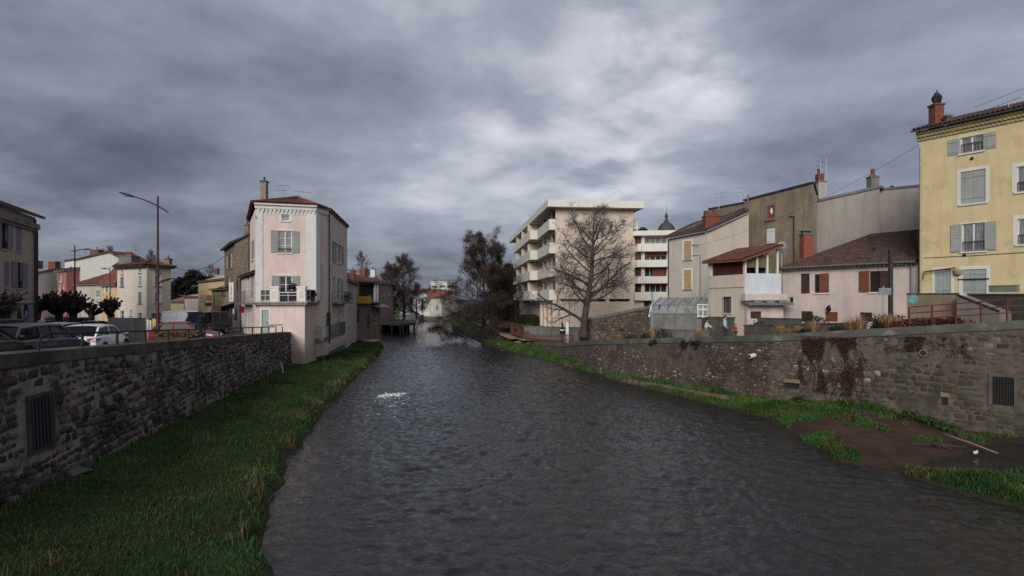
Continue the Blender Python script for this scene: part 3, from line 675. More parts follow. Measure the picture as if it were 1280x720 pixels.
# ---------------------------------------------------------------- building helpers
def tile_grid(mb, p00, p10, p11, p01, tw=.24, rh=.38, amp=.045, seg=4):
    p00, p10, p11, p01 = map(Vector, (p00, p10, p11, p01))
    W = max((p10 - p00).length, (p11 - p01).length); H_ = max((p01 - p00).length, (p11 - p10).length)
    nu = max(2, min(int(W / tw) * seg, 420)); nv = max(1, min(int(H_ / rh), 40))
    n = (p10 - p00).cross(p01 - p00)
    if n.length < 1e-6: n = (p10 - p00).cross(p11 - p00)
    n.normalize()
    if n.z < 0: n = -n
    q = random.Random(int(abs(p00.x * 100)) + 1); base = len(mb.v); rowsN = 0
    for j in range(nv):
        for t, dz in ((j / nv, .028), ((j + 1) / nv, -.005)):
            a = p00.lerp(p01, t); b = p10.lerp(p11, t); jit = q.uniform(-.012, .012)
            for i in range(nu + 1):
                s = i / nu; k = i % seg
                w = math.cos(2 * PI * s * (nu / seg)) * amp
                mb.v.append(tuple(a.lerp(b, s) + n * (w + dz + amp + jit)))
            rowsN += 1
    for r in range(rowsN - 1):
        for i in range(nu):
            a = base + r * (nu + 1) + i; mb.f.append((a, a + 1, a + nu + 2, a + nu + 1))
def slab(mb, pts, th=.12):
    """flat roof board with thickness under the tiles"""
    a = [Vector(p) for p in pts]; n = len(a); b = [p - Vector((0, 0, th)) for p in a]
    mb.add(a + b, [tuple(range(n)), tuple(range(2 * n - 1, n - 1, -1))] + [(i, (i + 1) % n, n + (i + 1) % n, n + i) for i in range(n)])
def roof_plane(parent, mat, p00, p10, p11, p01, tw=.24, rh=.38, board=M_ZINC, name='roof', th=.12, amp=.045):
    mb = MB(); tile_grid(mb, p00, p10, p11, p01, tw, rh, amp); o = mb.build(name, mat, parent, smooth=.9)
    bb = MB(); slab(bb, (p00, p10, p11, p01), th); bb.build('eave_board', board, o); return o
def shutter(parent, fac, u0, u1, z0, z1, mat, n=.03, closed=False, louvre=True, th=.045):
    b = MB(); P = fac.P; w = u1 - u0; f = min(.07, w * .16)
    b.fb(fac, u0, u1, n, n + th * .6, z0, z1)
    if louvre:
        for a0, a1, c0, c1 in ((u0, u0 + f, z0, z1), (u1 - f, u1, z0, z1), (u0 + f, u1 - f, z0, z0 + f), (u0 + f, u1 - f, z1 - f, z1), (u0 + f, u1 - f, (z0 + z1) / 2 - f / 2, (z0 + z1) / 2 + f / 2)):
            b.fb(fac, a0, a1, n + th * .6 + .001, n + th, c0, c1)
        k = max(4, int((z1 - z0) / .11))
        for i in range(k):
            zc = lerp(z0 + f, z1 - f, (i + .5) / k); d = (z1 - z0) / k * .36
            b.hexa([P(u0 + f, n + th * .95, zc - d), P(u1 - f, n + th * .95, zc - d), P(u1 - f, n + th * .55, zc - d), P(u0 + f, n + th * .55, zc - d), P(u0 + f, n + th * .7, zc + d), P(u1 - f, n + th * .7, zc + d), P(u1 - f, n + th * .55, zc + d), P(u0 + f, n + th * .55, zc + d)])
    else:
        for c in (.18, .82):
            zc = lerp(z0, z1, c); b.fb(fac, u0 + .03, u1 - .03, n + th * .6 + .001, n + th * 1.2, zc - .05, zc + .05)
        k = max(2, int(w / .16))
        for i in range(1, k): 
            uc = lerp(u0, u1, i / k); b.fb(fac, uc - .006, uc + .006, n + th * .6 + .001, n + th * .75, z0, z1)
    return b.build('shutter', mat, parent)
def window(parent, fac, r, mull=1, trans=1, glass=M_GLASS, fm=M_WOODW, sill=M_WHITE, sur=None, sw=.12, sh=None, shm=M_SHGREY, dep=.14, shw=None, louvre=True, name='window', fw=.055, rail=False, sillh=.1):
    u0, u1, z0, z1 = r; W = u1 - u0
    b = MB()
    for a0, a1, c0, c1 in ((u0, u0 + fw, z0, z1), (u1 - fw, u1, z0, z1), (u0 + fw, u1 - fw, z0, z0 + fw * 1.3), (u0 + fw, u1 - fw, z1 - fw, z1)): b.fb(fac, a0, a1, -dep, -dep + .06, c0, c1)
    for i in range(1, mull + 1):
        uc = lerp(u0, u1, i / (mull + 1)); b.fb(fac, uc - fw * .75, uc + fw * .75, -dep, -dep + .062, z0 + fw, z1 - fw)
    for i in range(1, trans + 1):
        zc = lerp(z0, z1, i / (trans + 1)); b.fb(fac, u0 + fw, u1 - fw, -dep + .002, -dep + .05, zc - .018, zc + .018)
    o = b.build(name, fm, parent)
    g = MB(); g.fb(fac, u0 + fw * .5, u1 - fw * .5, -dep + .012, -dep + .024, z0 + fw * .5, z1 - fw * .5); g.build('pane', glass, o)
    if sill:
        s = MB(); s.fb(fac, u0 - .1, u1 + .1, -dep + .05, .09, z0 - sillh, z0 - .002); s.build('sill', sill, o)
    if sur:
        s = MB()
        for a0, a1, c0, c1 in ((u0 - sw, u0 - .001, z0, z1 + sw), (u1 + .001, u1 + sw, z0, z1 + sw), (u0 - .001, u1 + .001, z1 + .001, z1 + sw)): s.fb(fac, a0, a1, -.05, .022, c0, c1)
        s.build('window_surround', sur, o)
    if rail: railing_bars(o, fac, u0, u1, z0, z0 + .42, .02)
    w2 = shw or W * .5
    if sh == 'open':
        shutter(parent, fac, u0 - w2 - .02, u0 - .02, z0 + .02, z1, shm, louvre=louvre); shutter(parent, fac, u1 + .02, u1 + w2 + .02, z0 + .02, z1, shm, louvre=louvre)
    elif sh == 'left': shutter(parent, fac, u0 - w2 - .02, u0 - .02, z0 + .02, z1, shm, louvre=louvre)
    elif sh == 'right': shutter(parent, fac, u1 + .02, u1 + w2 + .02, z0 + .02, z1, shm, louvre=louvre)
    return o
def closed_window(parent, fac, r, shm, sill=M_WHITE, sur=None, sw=.12, louvre=True, leaves=2):
    u0, u1, z0, z1 = r
    for i in range(leaves):
        a = lerp(u0, u1, i / leaves) + .006; b_ = lerp(u0, u1, (i + 1) / leaves) - .006
        o = shutter(parent, fac, a, b_, z0 + .01, z1 - .01, shm, n=-.07, louvre=louvre)
    if sill: s = MB(); s.fb(fac, u0 - .1, u1 + .1, -.04, .09, z0 - .1, z0 - .002); s.build('sill', sill, o)
    if sur:
        s = MB()
        for a0, a1, c0, c1 in ((u0 - sw, u0 - .001, z0, z1 + sw), (u1 + .001, u1 + sw, z0, z1 + sw), (u0 - .001, u1 + .001, z1 + .001, z1 + sw)): s.fb(fac, a0, a1, -.05, .022, c0, c1)
        s.build('window_surround', sur, o)
def railing_bars(parent, fac, u0, u1, z0, z1, n, step=.13, mat=None, r=.012, name='railing'):
    b = MB(); k = max(2, int((u1 - u0) / step))
    for i in range(k + 1): uc = lerp(u0, u1, i / k); b.fb(fac, uc - r, uc + r, n, n + 2 * r, z0, z1)
    b.fb(fac, u0, u1, n - .004, n + 2 * r + .006, z1 + .001, z1 + .035); b.fb(fac, u0, u1, n - .003, n + 2 * r + .004, z0 - .03, z0 - .001)
    return b.build(name, mat or M_IRON, parent)
def chimney(parent, c, w, h, mat=M_BRICKCH, pots=2, d=None, capm=M_CONC, rz=0, potm=None):
    d = d or w; b = MB(); b.bx(c[0] - w / 2, c[0] + w / 2, c[1] - d / 2, c[1] + d / 2, c[2], c[2] + h); o = b.build('chimney', mat, parent)
    b = MB(); b.bx(c[0] - w / 2 - .06, c[0] + w / 2 + .06, c[1] - d / 2 - .06, c[1] + d / 2 + .06, c[2] + h + .001, c[2] + h + .12)
    for i in range(pots):
        x = c[0] + (i - (pots - 1) / 2) * w / max(pots, 1) * .9; b.lathe((x, c[1], c[2] + h + .118), [(.1, 0), (.085, .3), (.11, .32), (.11, .36)], 8)
    b.build('chimney_cap', potm or capm, o if o.parent is None or WO.get(o.parent) is None or o.parent.type == 'EMPTY' else parent); return o
def antenna(parent, c, h, az=0., n=7, L_=1.1, tilt=0.):
    b = MB(); p = Vector(c); t = p + Vector((0, 0, h)); b.tube([p, t], .022, 5)
    d = Vector((math.cos(az), math.sin(az), tilt)); s = Vector((-math.sin(az), math.cos(az), 0)) * .0 + Vector((0, 0, 1)).cross(d).normalized()
    for hh, LL in ((0, L_), (-.45, L_ * .6)):
        q = t + Vector((0, 0, hh - .05)); b.tube([q - d * LL * .35, q + d * LL * .65], .016, 4)
        for i in range(n):
            m = q + d * LL * (i / (n - 1) - .35); e = .12 + .16 * (1 - i / n); b.tube([m - s * e, m + s * e], .008, 3)
    return b.build('antenna', M_GALV, parent)
def dish(parent, c, az, r=.35):
    b = MB(); n = Vector((math.cos(az), math.sin(az), .35)).normalized(); t = n.cross(Vector((0, 0, 1))).normalized(); u = t.cross(n); c = Vector(c); vs = []; fs = []
    for i in range(5):
        for k in range(14):
            w = 2 * PI * k / 14; q = r * i / 4; vs.append(c + t * q * math.cos(w) + u * q * 1.1 * math.sin(w) + n * (q * q / r * .25))
    for i in range(4):
        for k in range(14): fs.append((i * 14 + k, i * 14 + (k + 1) % 14, i * 14 + 14 + (k + 1) % 14, i * 14 + 14 + k))
    b.add(vs, fs); b.tube([c - n * .02, c - n * .3], .02, 5); b.tube([c - u * r * .8, c + n * .35], .012, 4); return b.build('satellite_dish', M_ZINC, parent)
def house(name, label, A, B, dep, z0, ze, zr, kind, wm, rm, wins=(), ov=.35, tw=.5, rh=.6, group=None, cat='house', side_in=0, board=M_ZINC, zeb=None):
    f = Fac(A, B); N3 = Vector((f.N.x, f.N.y, 0)); zeb = ze if zeb is None else zeb
    T = thing(name, label, cat, (f.P(f.L / 2, -dep / 2, z0)), group)
    mb = MB(); ops = [f.rect(*w_[:4]) for w_ in wins]; L_ = f.L; P = f.P
    def q(*p): mb.quad(*p)
    mid = L_ / 2
    if kind == 'gable': f.wall(mb, z0, ze, ze, ops); mb.quad(P(0, 0, ze), P(L_, 0, zeb), P(mid, 0, zr)); mb.quad(P(L_, -dep, zeb), P(0, -dep, ze), P(mid, -dep, zr))
    else: f.wall(mb, z0, ze, zeb, ops)
    zb_ = zr if kind == 'mono' else ze
    q(P(0, -dep, z0), P(0, 0, z0), P(0, 0, ze), P(0, -dep, zb_)); q(P(L_, 0, z0), P(L_, -dep, z0), P(L_, -dep, zb_ if kind == 'mono' else zeb), P(L_, 0, zeb)); q(P(L_, -dep, z0), P(0, -dep, z0), P(0, -dep, zb_), P(L_, -dep, zb_ if kind == 'mono' else zeb))
    if kind == 'para':
        q(P(0, 0, ze), P(0, -dep, ze), P(0, -dep / 2, zr)); q(P(L_, -dep, ze), P(L_, 0, ze), P(L_, -dep / 2, zr))
    mb.build('wall', wm, T)
    def up(a, b, e): return a + (a - b) * e    # extend past the eave
    if kind == 'para':
        dz = (zr - ze) / (dep / 2) * ov
        r = roof_plane(T, rm, P(-.15, ov, ze - dz + .06), P(L_ + .15, ov, ze - dz + .06), P(L_ + .15, -dep / 2, zr + .06), P(-.15, -dep / 2, zr + .06), tw, rh, board)
        mb = MB(); tile_grid(mb, P(L_ + .15, -dep - ov, ze - dz + .06), P(-.15, -dep - ov, ze - dz + .06), P(-.15, -dep / 2, zr + .06), P(L_ + .15, -dep / 2, zr + .06), 1, 1); mb.build('roof', rm, T)
    elif kind == 'gable':
        dz = (zr - ze) / mid * ov
        r = roof_plane(T, rm, P(-ov, -dep, ze - dz + .06), P(-ov, .2, ze - dz + .06), P(mid, .2, zr + .06), P(mid, -dep, zr + .06), tw, rh, board)
        roof_plane(T, rm, P(L_ + ov, .2, ze - dz + .06), P(L_ + ov, -dep, ze - dz + .06), P(mid, -dep, zr + .06), P(mid, .2, zr + .06), tw, rh, board)
    elif kind == 'mono':
        dz = (zr - ze) / dep * ov
        r = roof_plane(T, rm, P(-.15, ov, ze - dz + .06), P(L_ + .15, ov, zeb - dz + .06), P(L_ + .15, -dep - .1, zr + .06 + (zeb - ze)), P(-.15, -dep - .1, zr + .06), tw, rh, board)
    elif kind == 'hip':
        h = min(dep / 2, L_ / 2 * .9); a, b_, c, d = P(-ov, ov, ze), P(L_ + ov, ov, ze), P(L_ + ov, -dep - ov, ze), P(-ov, -dep - ov, ze); r1, r2_ = P(h, -dep / 2, zr), P(L_ - h, -dep / 2, zr)
        r = roof_plane(T, rm, a, b_, r2_, r1, tw, rh, board); roof_plane(T, rm, b_, c, r2_, r2_, tw, rh, board); roof_plane(T, rm, d, a, r1, r1, tw, rh, board); roof_plane(T, rm, c, d, r1, r2_, tw, rh, board)
    elif kind == 'flat':
        b2 = MB(); slab(b2, (P(-ov, ov, ze + .3), P(L_ + ov, ov, zeb + .3), P(L_ + ov, -dep - ov, zeb + .3), P(-ov, -dep - ov, ze + .3)), .3); r = b2.build('roof', rm, T)
    for w_, o_ in zip(wins, ops):
        st = w_[4] if len(w_) > 4 else {}
        st = dict(st); cl = st.pop('closed', None)
        if cl: closed_window(T, f, o_, cl, **st)
        else: window(T, f, o_, **st)
    return T, f, r

M_PINK = pmat('pink_render', (.63, .51, .46), .9, var=.09, scale=.9, bump=.12, bscale=30, streak=.5, streak_col=(.42, .31, .29), fine=.05, col2=(.595, .475, .43), c2scale=.7, c2lo=.56, c2hi=.6, damp=(.3, 1.1, (.33, .27, .23)))
M_PINK2 = pmat('pale_pink_render', (.56, .47, .42), .92, var=.11, scale=.8, bump=.15, bscale=30, streak=.6, streak_col=(.36, .28, .26), fine=.06, col2=(.5, .42, .38), c2scale=.6, c2lo=.56, c2hi=.6)
M_LAV = pmat('lavender_render', (.48, .41, .41), .9, var=.08, bump=.12, streak=.35, streak_col=(.3, .25, .25))
M_CREAM = pmat('cream_render', (.56, .49, .39), .9, var=.07, scale=.8, bump=.12, streak=.35, streak_col=(.36, .31, .24), fine=.05)
M_CREAMG = pmat('grey_cream_render', (.43, .395, .335), .92, var=.1, scale=.6, bump=.15, streak=.45, streak_col=(.27, .24, .2), fine=.06)
M_YELLOW = pmat('yellow_render', (.57, .47, .27), .9, var=.09, scale=.7, bump=.12, streak=.55, streak_col=(.42, .32, .16), fine=.05, col2=(.51, .415, .235), c2scale=.6, c2lo=.56, c2hi=.6)
M_BROWNR = pmat('weathered_brown_render', (.24, .185, .125), .95, var=.22, scale=.7, bump=.3, bscale=18, streak=.8, streak_col=(.085, .07, .055), fine=.1)
M_GREYR = pmat('grey_beige_render', (.385, .345, .31), .95, var=.12, scale=.5, bump=.2, streak=.6, streak_col=(.24, .215, .19), fine=.07)
M_APT = pmat('salmon_render', (.60, .49, .395), .9, var=.05, scale=.5, bump=.08, streak=.3, streak_col=(.42, .33, .26), fine=.04)
M_APTW = pmat('cream_concrete', (.66, .63, .56), .85, var=.05, scale=.5, bump=.06, streak=.35, streak_col=(.42, .39, .33), fine=.04)
M_RUBBLE = pmat('fieldstone', (.14, .105, .08), .95, var=.4, scale=2.5, bump=.9, bscale=5, bdist=.06, col2=(.25, .19, .14), c2scale=3.5, c2lo=.45, c2hi=.6, fine=.3)
M_PLINTH = pmat('grey_plinth', (.2, .185, .17), .95, var=.25, bump=.25, streak=.7, streak_col=(.1, .095, .085))
# ---------------------------------------------------------------- the pink corner house
U0, U1, U2, U3, U4 = pt(312.5, 53.5), pt(319.5, 48.1), pt(395, 49.5), pt(411, 51.7), pt(434, 63.5)
ZC = 14.32    # eaves
T = thing('corner_house', 'tall pink corner house with white pilasters, sawtooth cornice and terrace over the river bank', 'house', (-20, 52, 1.3))
fL, fF, fC, fR = Fac(U0, U1), Fac(U1, U2), Fac(U2, U3), Fac(U3, U4)
wF1 = fF.rect(348, 288.5, 364.8, 316); wF0 = fF.rect(352, 266, 362, 276); wF2 = fF.rect(349.5, 345, 365, 377)
wR1 = [fR.rect(417.5, 303.5, 422, 328), fR.rect(422.2, 306, 426.5, 329)]
wR2 = [fR.rect(416.6, 346, 419.4, 376), fR.rect(421.6, 348, 425.6, 376)]
wR3 = [fR.rect(422.2, 386, 425.2, 405), fR.rect(427, 386, 429.5, 404)]
wL = [fL.rect(314, 301, 317.5, 325)]
mb = MB()
fL.wall(mb, 2.9, 13.5, ZC - .4, wL); fF.wall(mb, 2.9, ZC, None, [wF1, wF0, wF2]); fC.wall(mb, 1.2, ZC); fR.wall(mb, 1.4, ZC, ZC, wR1 + wR2 + wR3)
bk = Fac(U4, (U0[0] - 2, U0[1] + 9)); bk.wall(mb, 2.5, ZC); Fac((U0[0] - 2, U0[1] + 9), U0).wall(mb, 2.5, ZC, 13.5)
mb.build('wall', M_PINK, T)
def surround(parent, fac, r, w, mat=M_WHITE, top=.1, n=.02, sillw=.12):
    u0, u1, z0, z1 = r; b = MB()
    for a0, a1, c0, c1 in ((u0 - w, u0 - .002, z0, z1), (u1 + .002, u1 + w, z0, z1), (u0 - w - .03, u1 + w + .03, z1 + .002, z1 + top)): b.fb(fac, a0, a1, -.04, n, c0, c1)
    return b.build('window_surround', mat, parent)
# pilasters and cornice
b = MB(); b.fb(fF, 0, fF.uv(328.5, 320)[0], .003, .06, 2.95, ZC - .02); b.build('pilaster', pmat('peeling_white_paint', (.6, .585, .55), .8, var=.08, bump=.2, streak=.3, col2=(.30, .27, .24), c2scale=1.6, c2lo=.6, c2hi=.63, c2stretch=(1.6, 1.6, .55)), T)
b = MB(); b.fb(fF, fF.uv(383.2, 320)[0], fF.L, .003, .06, 6.1, ZC - .02); b.build('pilaster', M_WHITE, T)
b = MB(); b.fb(fC, 0.0, fC.L * .28, .003, .05, 6.1, ZC - .02); b.build('pilaster', M_WHITE, T)
b = MB(); b.fb(fF, .75, fF.L - .75, .004, .035, ZC - .85, ZC - .03); zig = 15
for i in range(zig):
    a, c = lerp(.1, fF.L, i / zig), lerp(.1, fF.L, (i + 1) / zig); m = (a + c) / 2
    b.add([fF.P(a, .16, ZC - .42), fF.P(c, .16, ZC - .42), fF.P(m, .10, ZC - .78), fF.P(a, .06, ZC - .42), fF.P(c, .06, ZC - .42), fF.P(m, .062, ZC - .78)], [(0, 2, 1), (3, 4, 5), (0, 1, 4, 3), (1, 2, 5, 4), (2, 0, 3, 5)])
b.fb(fF, -.05, fF.L + .05, .061, .2, ZC - .42, ZC - .14); b.fb(fF, -.08, fF.L + .1, .061, .38, ZC - .138, ZC + .04)
b.fb(fC, .02, fC.L, .052, .1, ZC - .5, ZC - .1)
b.build('cornice', M_WHITE, T)
b = MB(); b.fb(fR, 0, fR.L, .01, .16, ZC - .1, ZC + .02); b.fb(fC, 0, fC.L, .105, .26, ZC - .09, ZC + .02); b.build('eave', M_PLINTH, T)
# windows
window(T, fF, wF1, 1, 2, M_CURT, sill=M_WHITE, sh='open', shm=M_SHGREY, shw=fF.uv(374, 300)[0] - wF1[1] - .02); surround(T, fF, wF1, .07, top=.16)
railing_bars(T, fF, wF1[0] + .02, wF1[1] - .02, wF1[2] + .04, wF1[2] + .34, -.03)
window(T, fF, wF0, 0, 2, M_CURT); surround(T, fF, wF0, .26, top=.26)
window(T, fF, wF2, 1, 2, M_GLASS, sill=None, sh='open', shm=M_SHGREY, shw=fF.uv(374.5, 360)[0] - wF2[1] - .02, name='french_door'); surround(T, fF, wF2, .07, top=.22)
for r, k in zip(wR1, (0, 1)):
    window(T, fR, r, 0, 1, M_GLASS); surround(T, fR, r, .1, top=.12)
shutter(T, fR, wR1[0][0] - 1.0, wR1[0][0] - .1, wR1[0][2], wR1[0][3], M_SHGREY); shutter(T, fR, wR1[1][1] + .1, wR1[1][1] + 1.3, wR1[1][2], wR1[1][3], M_SHGREY)
for r in wR2: window(T, fR, r, 0, 2, M_GLASS, sill=None, name='french_door'); surround(T, fR, r, .1, top=.12)
shutter(T, fR, wR2[1][1] + .1, wR2[1][1] + 1.3, wR2[1][2], wR2[1][3], M_SHGREY)
for r in wR3: window(T, fR, r, 0, 1, M_CURT, sill=None, name='french_door'); surround(T, fR, r, .35, top=.2)
closed_window(T, fL, wL[0], M_SHGREY)
# roof
def xy(p, z): return (p[0], p[1], z)
apex = (X(371, 55), 55, Z(246.5, 55)); ridge = (X(398, 63), 64, 15.8)
def outp(f, u, n, z): return f.P(u, n, z)
e1, e2, e3, e4, e0 = fF.P(-.3, .42, ZC + .05), fF.P(fF.L + .2, .42, ZC + .05), fR.P(-.1, .22, ZC + .05), fR.P(fR.L, .22, ZC + .05), fL.P(0, .3, 13.7)
r_ = roof_plane(T, M_TILE, e1, e2, apex, apex, .2, .3, M_TILE, th=.05)
roof_plane(T, M_TILE, e2, e3, apex, apex, .2, .3, M_TILE, th=.05); roof_plane(T, M_TILE, e3, e4, ridge, apex, .2, .3, M_TILE, th=.05); roof_plane(T, M_TILE, e0, e1, apex, apex, .2, .3, M_TILE, th=.05)
roof_plane(T, M_TILEDK, e4, (e0[0] - 2, e0[1] + 9, 13.9), apex, ridge, .4, .5, M_DKGREY)
roof_plane(T, M_TILEDK, (e0[0] - 2, e0[1] + 9, 13.9), e0, apex, apex, .4, .5, M_DKGREY)
chimney(T, (X(330.5, 52.5), 52.5, 14.4), .5, 2.6, pmat('render_chimney', (.25, .2, .17), .9, var=.2, streak=.6, bump=.2), 1, .5, M_DKGREY)
antenna(T, (X(355, 53), 53, 15.2), 1.65, PI, 6, 1.3); antenna(T, (X(374, 55), 55, 15.9), .8, .1, 6, 1.6, -.12)
# downpipes
for f_, u_ in ((fC, fC.L - .12), ):
    b = MB(); b.tube([f_.P(u_, .12, ZC - .1), f_.P(u_, .12, 2.2)], .06, 8); b.build('downpipe', M_DKGREY, T)
b = MB(); b.tube([fL.P(.1, .1, 13.3), fL.P(.1, .1, 8.9)], .05, 8); b.build('downpipe', M_DKGREY, T)
b = MB(); b.tube([fC.P(.9, .03, 9.4), fC.P(.9, .03, 6.2), fC.P(-.1, .1, 5.7)], .03, 6); b.build('cable_duct', M_GALV, T)
# ground floor block under the terrace
T1, T2, T3 = pt(323.5, 46.9), pt(382, 46.2), pt(396.5, 49.4)
gA, gB, gC = pt(326, 47.2), pt(381, 46.5), pt(395.2, 49.6)
gF, gR = Fac(gA, gB), Fac(gB, gC)
door = gF.rect(327.2, 387.5, 336, 417); mb = MB(); gF.wall(mb, .9, 5.72, None, [door]); gR.wall(mb, .9, 5.72); Fac(U1, gA).wall(mb, 2.9, 5.72)
mb.build('wall', M_PINK, T)
b = MB(); b.fb(gF, door[0] + .03, door[1] - .03, -.12, -.06, door[2], door[3] - .03)
for a0, a1, c0, c1 in ((.15, .85, .08, .42), (.15, .85, .5, .92)): b.fb(gF, lerp(door[0], door[1], a0), lerp(door[0], door[1], a1), -.059, -.045, lerp(door[2], door[3], c0), lerp(door[2], door[3], c1))
dd = b.build('door', pmat('door_green_grey', (.28, .34, .31), .6, var=.08, bump=.02), T); tag(dd, 'pale green grey street door')
b = MB(); b.blob(gF.P(door[1] - .15, -.03, lerp(door[2], door[3], .45)), .05, 1); b.build('handle', M_IRON, dd)
surround(T, gF, door, .16, M_WHITE, top=.18)
# terrace slab
b = MB(); s3 = [(*T1, 0), (*T2, 0), (*T3, 0), fF.P(fF.L, .0, 0), fF.P(0, 0, 0), fF.P(-.1, .6, 0)]
for z0_, z1_, e_ in ((5.74, 5.86, .12), (5.862, 6.0, .26)):
    cx, cy = -18.9, 48.5; q = [Vector((p[0] - cx, p[1] - cy)) for p in s3]
    lo = [(cx + v.x * (1 + e_ / v.length), cy + v.y * (1 + e_ / v.length), z0_) for v in q]; hi = [(p[0], p[1], z1_) for p in lo]
    n = len(lo); b.add(lo + hi, [tuple(range(n - 1, -1, -1)), tuple(range(n, 2 * n))] + [(i, (i + 1) % n, n + (i + 1) % n, n + i) for i in range(n)])
b.build('terrace_slab', pmat('weathered_slab', (.3, .27, .24), .9, var=.2, streak=.8, streak_col=(.12, .1, .09), bump=.2), T)
tf, trr = Fac(T1, T2), Fac(T2, T3)
def terrace_pillar(f, x0, x1):
    a, c = f.uv(x0, 366)[0], f.uv(x1, 366)[0]; b = MB(); b.fb(f, a, c, -.22, .02, 6.002, 7.12); b.fb(f, a - .05, c + .05, -.26, .06, 7.122, 7.26); b.fb(f, a + .15, c - .15, .021, .03, 6.25, 6.9)
    o = b.build('parapet_pillar', M_WHITE, T)
    b = MB(); b.fb(f, a + .2, c - .2, .031, .036, 6.3, 6.85); b.build('inset_panel', M_PINK, o)
terrace_pillar(tf, 337.6, 348.4); terrace_pillar(tf, 371.3, 381.8)
M_PANEL = pmat('terrace_glass_panel', (.07, .075, .06), .25, var=.3, scale=4, bump=0)
for f, a, c in ((tf, .12, tf.uv(337.3, 366)[0]), (trr, .05, trr.L - .3), (tf, tf.uv(348.6, 366)[0], tf.uv(371, 366)[0])):
    hi = 6.95 if c - a < 1.4 or f is trr else 6.72
    b = MB(); b.fb(f, a, c, -.12, -.08, 6.12, hi); o = b.build('railing_panel', M_PANEL if hi > 6.9 else M_IRON, T)
    b = MB(); b.fb(f, a, c, -.14, -.05, hi + .002, hi + .06); b.fb(f, a, c, -.14, -.05, 6.5, 6.54)
    for k in range(3): uc = lerp(a + .02, c - .02, k / 2); b.fb(f, uc - .02, uc + .02, -.15, -.04, 6.003, hi + .1)
    b.build('handrail', M_WHITE, o)
Tc = tf.P(tf.uv(357, 370)[0], -1.0, 6.0)
# terrace furniture
def plastic_chair(loc, rz, label):
    t = thing('garden_chair', label, 'chair', (0, 0, 0), 'white chairs on the terrace'); b = MB()
    b.bx(-.22, .22, -.22, .22, .42, .46); b.build('seat', M_WHITE, t); b = MB(); b.bx(-.22, .22, .2, .24, .46, .88); b.build('backrest', M_WHITE, t)
    for sx in (-.2, .2):
        for sy in (-.2, .2): b = MB(); b.tube([(sx * 1.1, sy * 1.1, 0), (sx, sy, .43)], .025, 5); b.build('leg', M_WHITE, t)
        b = MB(); b.bx(sx - .03, sx + .03, -.2, .22, .62, .66); b.build('armrest', M_WHITE, t)
    t.location = loc; t.rotation_euler = (0, 0, rz); return t
plastic_chair((Tc[0] - .7, Tc[1] + .2, 6.0), 2.0, 'white garden chair left of the terrace table'); plastic_chair((Tc[0] + .75, Tc[1] + .1, 6.0), -2.2, 'white garden chair right of the terrace table')
t = thing('garden_table', 'round white garden table on the pink house terrace', 'table', (Tc[0], Tc[1], 6.0)); b = MB(); b.lathe((Tc[0], Tc[1], 6.68), [(.42, 0), (.44, .02), (.42, .04)], 16); b.build('table_top', M_WHITE, t)
b = MB(); b.lathe((Tc[0], Tc[1], 6.0), [(.22, 0), (.04, .06), (.035, .68)], 10); b.build('leg', M_WHITE, t)
M_LEAFD = leafmat('pot_plant_leaf', (.02, .035, .012), (.04, .06, .02))
def leaf_clump(mb, c, r, n, seed, size=.08, flat=1., sz=1.):
    q = np.random.RandomState(seed)
    for i in range(n):
        d = q.normal(size=3); d /= np.linalg.norm(d); p = np.array(c) + d * np.array([r, r, r * sz]) * q.rand() ** .4
        a = q.normal(size=3); a /= np.linalg.norm(a); b = np.cross(a, d); b /= max(1e-6, np.linalg.norm(b)); s = size * q.uniform(.6, 1.4)
        mb.quad(p - a * s, p + b * s * .5, p + a * s, p - b * s * .5)
def pot_plant(loc, r, label, seed, group=None, h=.4, potm=None, name='potted_plant', leaf=None):
    t = thing(name, label, 'plant', loc, group); b = MB(); b.lathe(loc, [(r * .45, 0), (r * .6, h * .7), (r * .66, h * .7), (r * .66, h * .8)], 12); b.build('pot', potm or M_BRICKCH, t)
    b = MB(); leaf_clump(b, (loc[0], loc[1], loc[2] + h * .8 + r * .6), r, 160, seed, .09); b.build('foliage', leaf or M_LEAFD, t); return t
pot_plant((Tc[0] + .05, Tc[1] - .05, 6.722), .42, 'dark leafy potted plant standing on the white terrace table', 1, h=.3)
pot_plant((Tc[0] - 1.3, Tc[1] + .8, 6.0), .38, 'potted shrub beside the left parapet pillar', 2, h=.5)
pot_plant((Tc[0] + 1.5, Tc[1] + .5, 6.0), .38, 'potted shrub beside the right parapet pillar', 3, h=.5)
# river side: balconies and lower wall
M_RAILG = pmat('grey_rail', (.12, .12, .12), .6, var=.2, bump=0)
def balcony(parent, f, a, c, z, out, h=1.0, slabm=M_CONC, solid=None, railm=M_RAILG):
    b = MB(); b.fb(f, a, c, .0, out, z - .16, z); o = b.build('balcony', slabm, parent)
    fo = Fac(f.P(a, out - .05, 0)[:2], f.P(c, out - .05, 0)[:2]); railing_bars(o, fo, 0, fo.L, z + .06, z + h, 0, .42, mat=railm, r=.009)
    for u_ in (a + .03, c - .03):
        fs = Fac(f.P(u_, .02, 0)[:2], f.P(u_, out - .06, 0)[:2]); railing_bars(o, fs, 0, fs.L, z + .06, z + h, 0, mat=railm)
    return o
ua = fR.uv(415.2, 376)[0]; uc = fR.uv(430.5, 376)[0]; balcony(T, fR, ua, uc, 5.95, .9)
pot_plant((*fR.P(uc - 1.5, .5, 5.96),), .42, 'bushy potted plant on the river balcony', 6, h=.35)
Z3 = 2.78
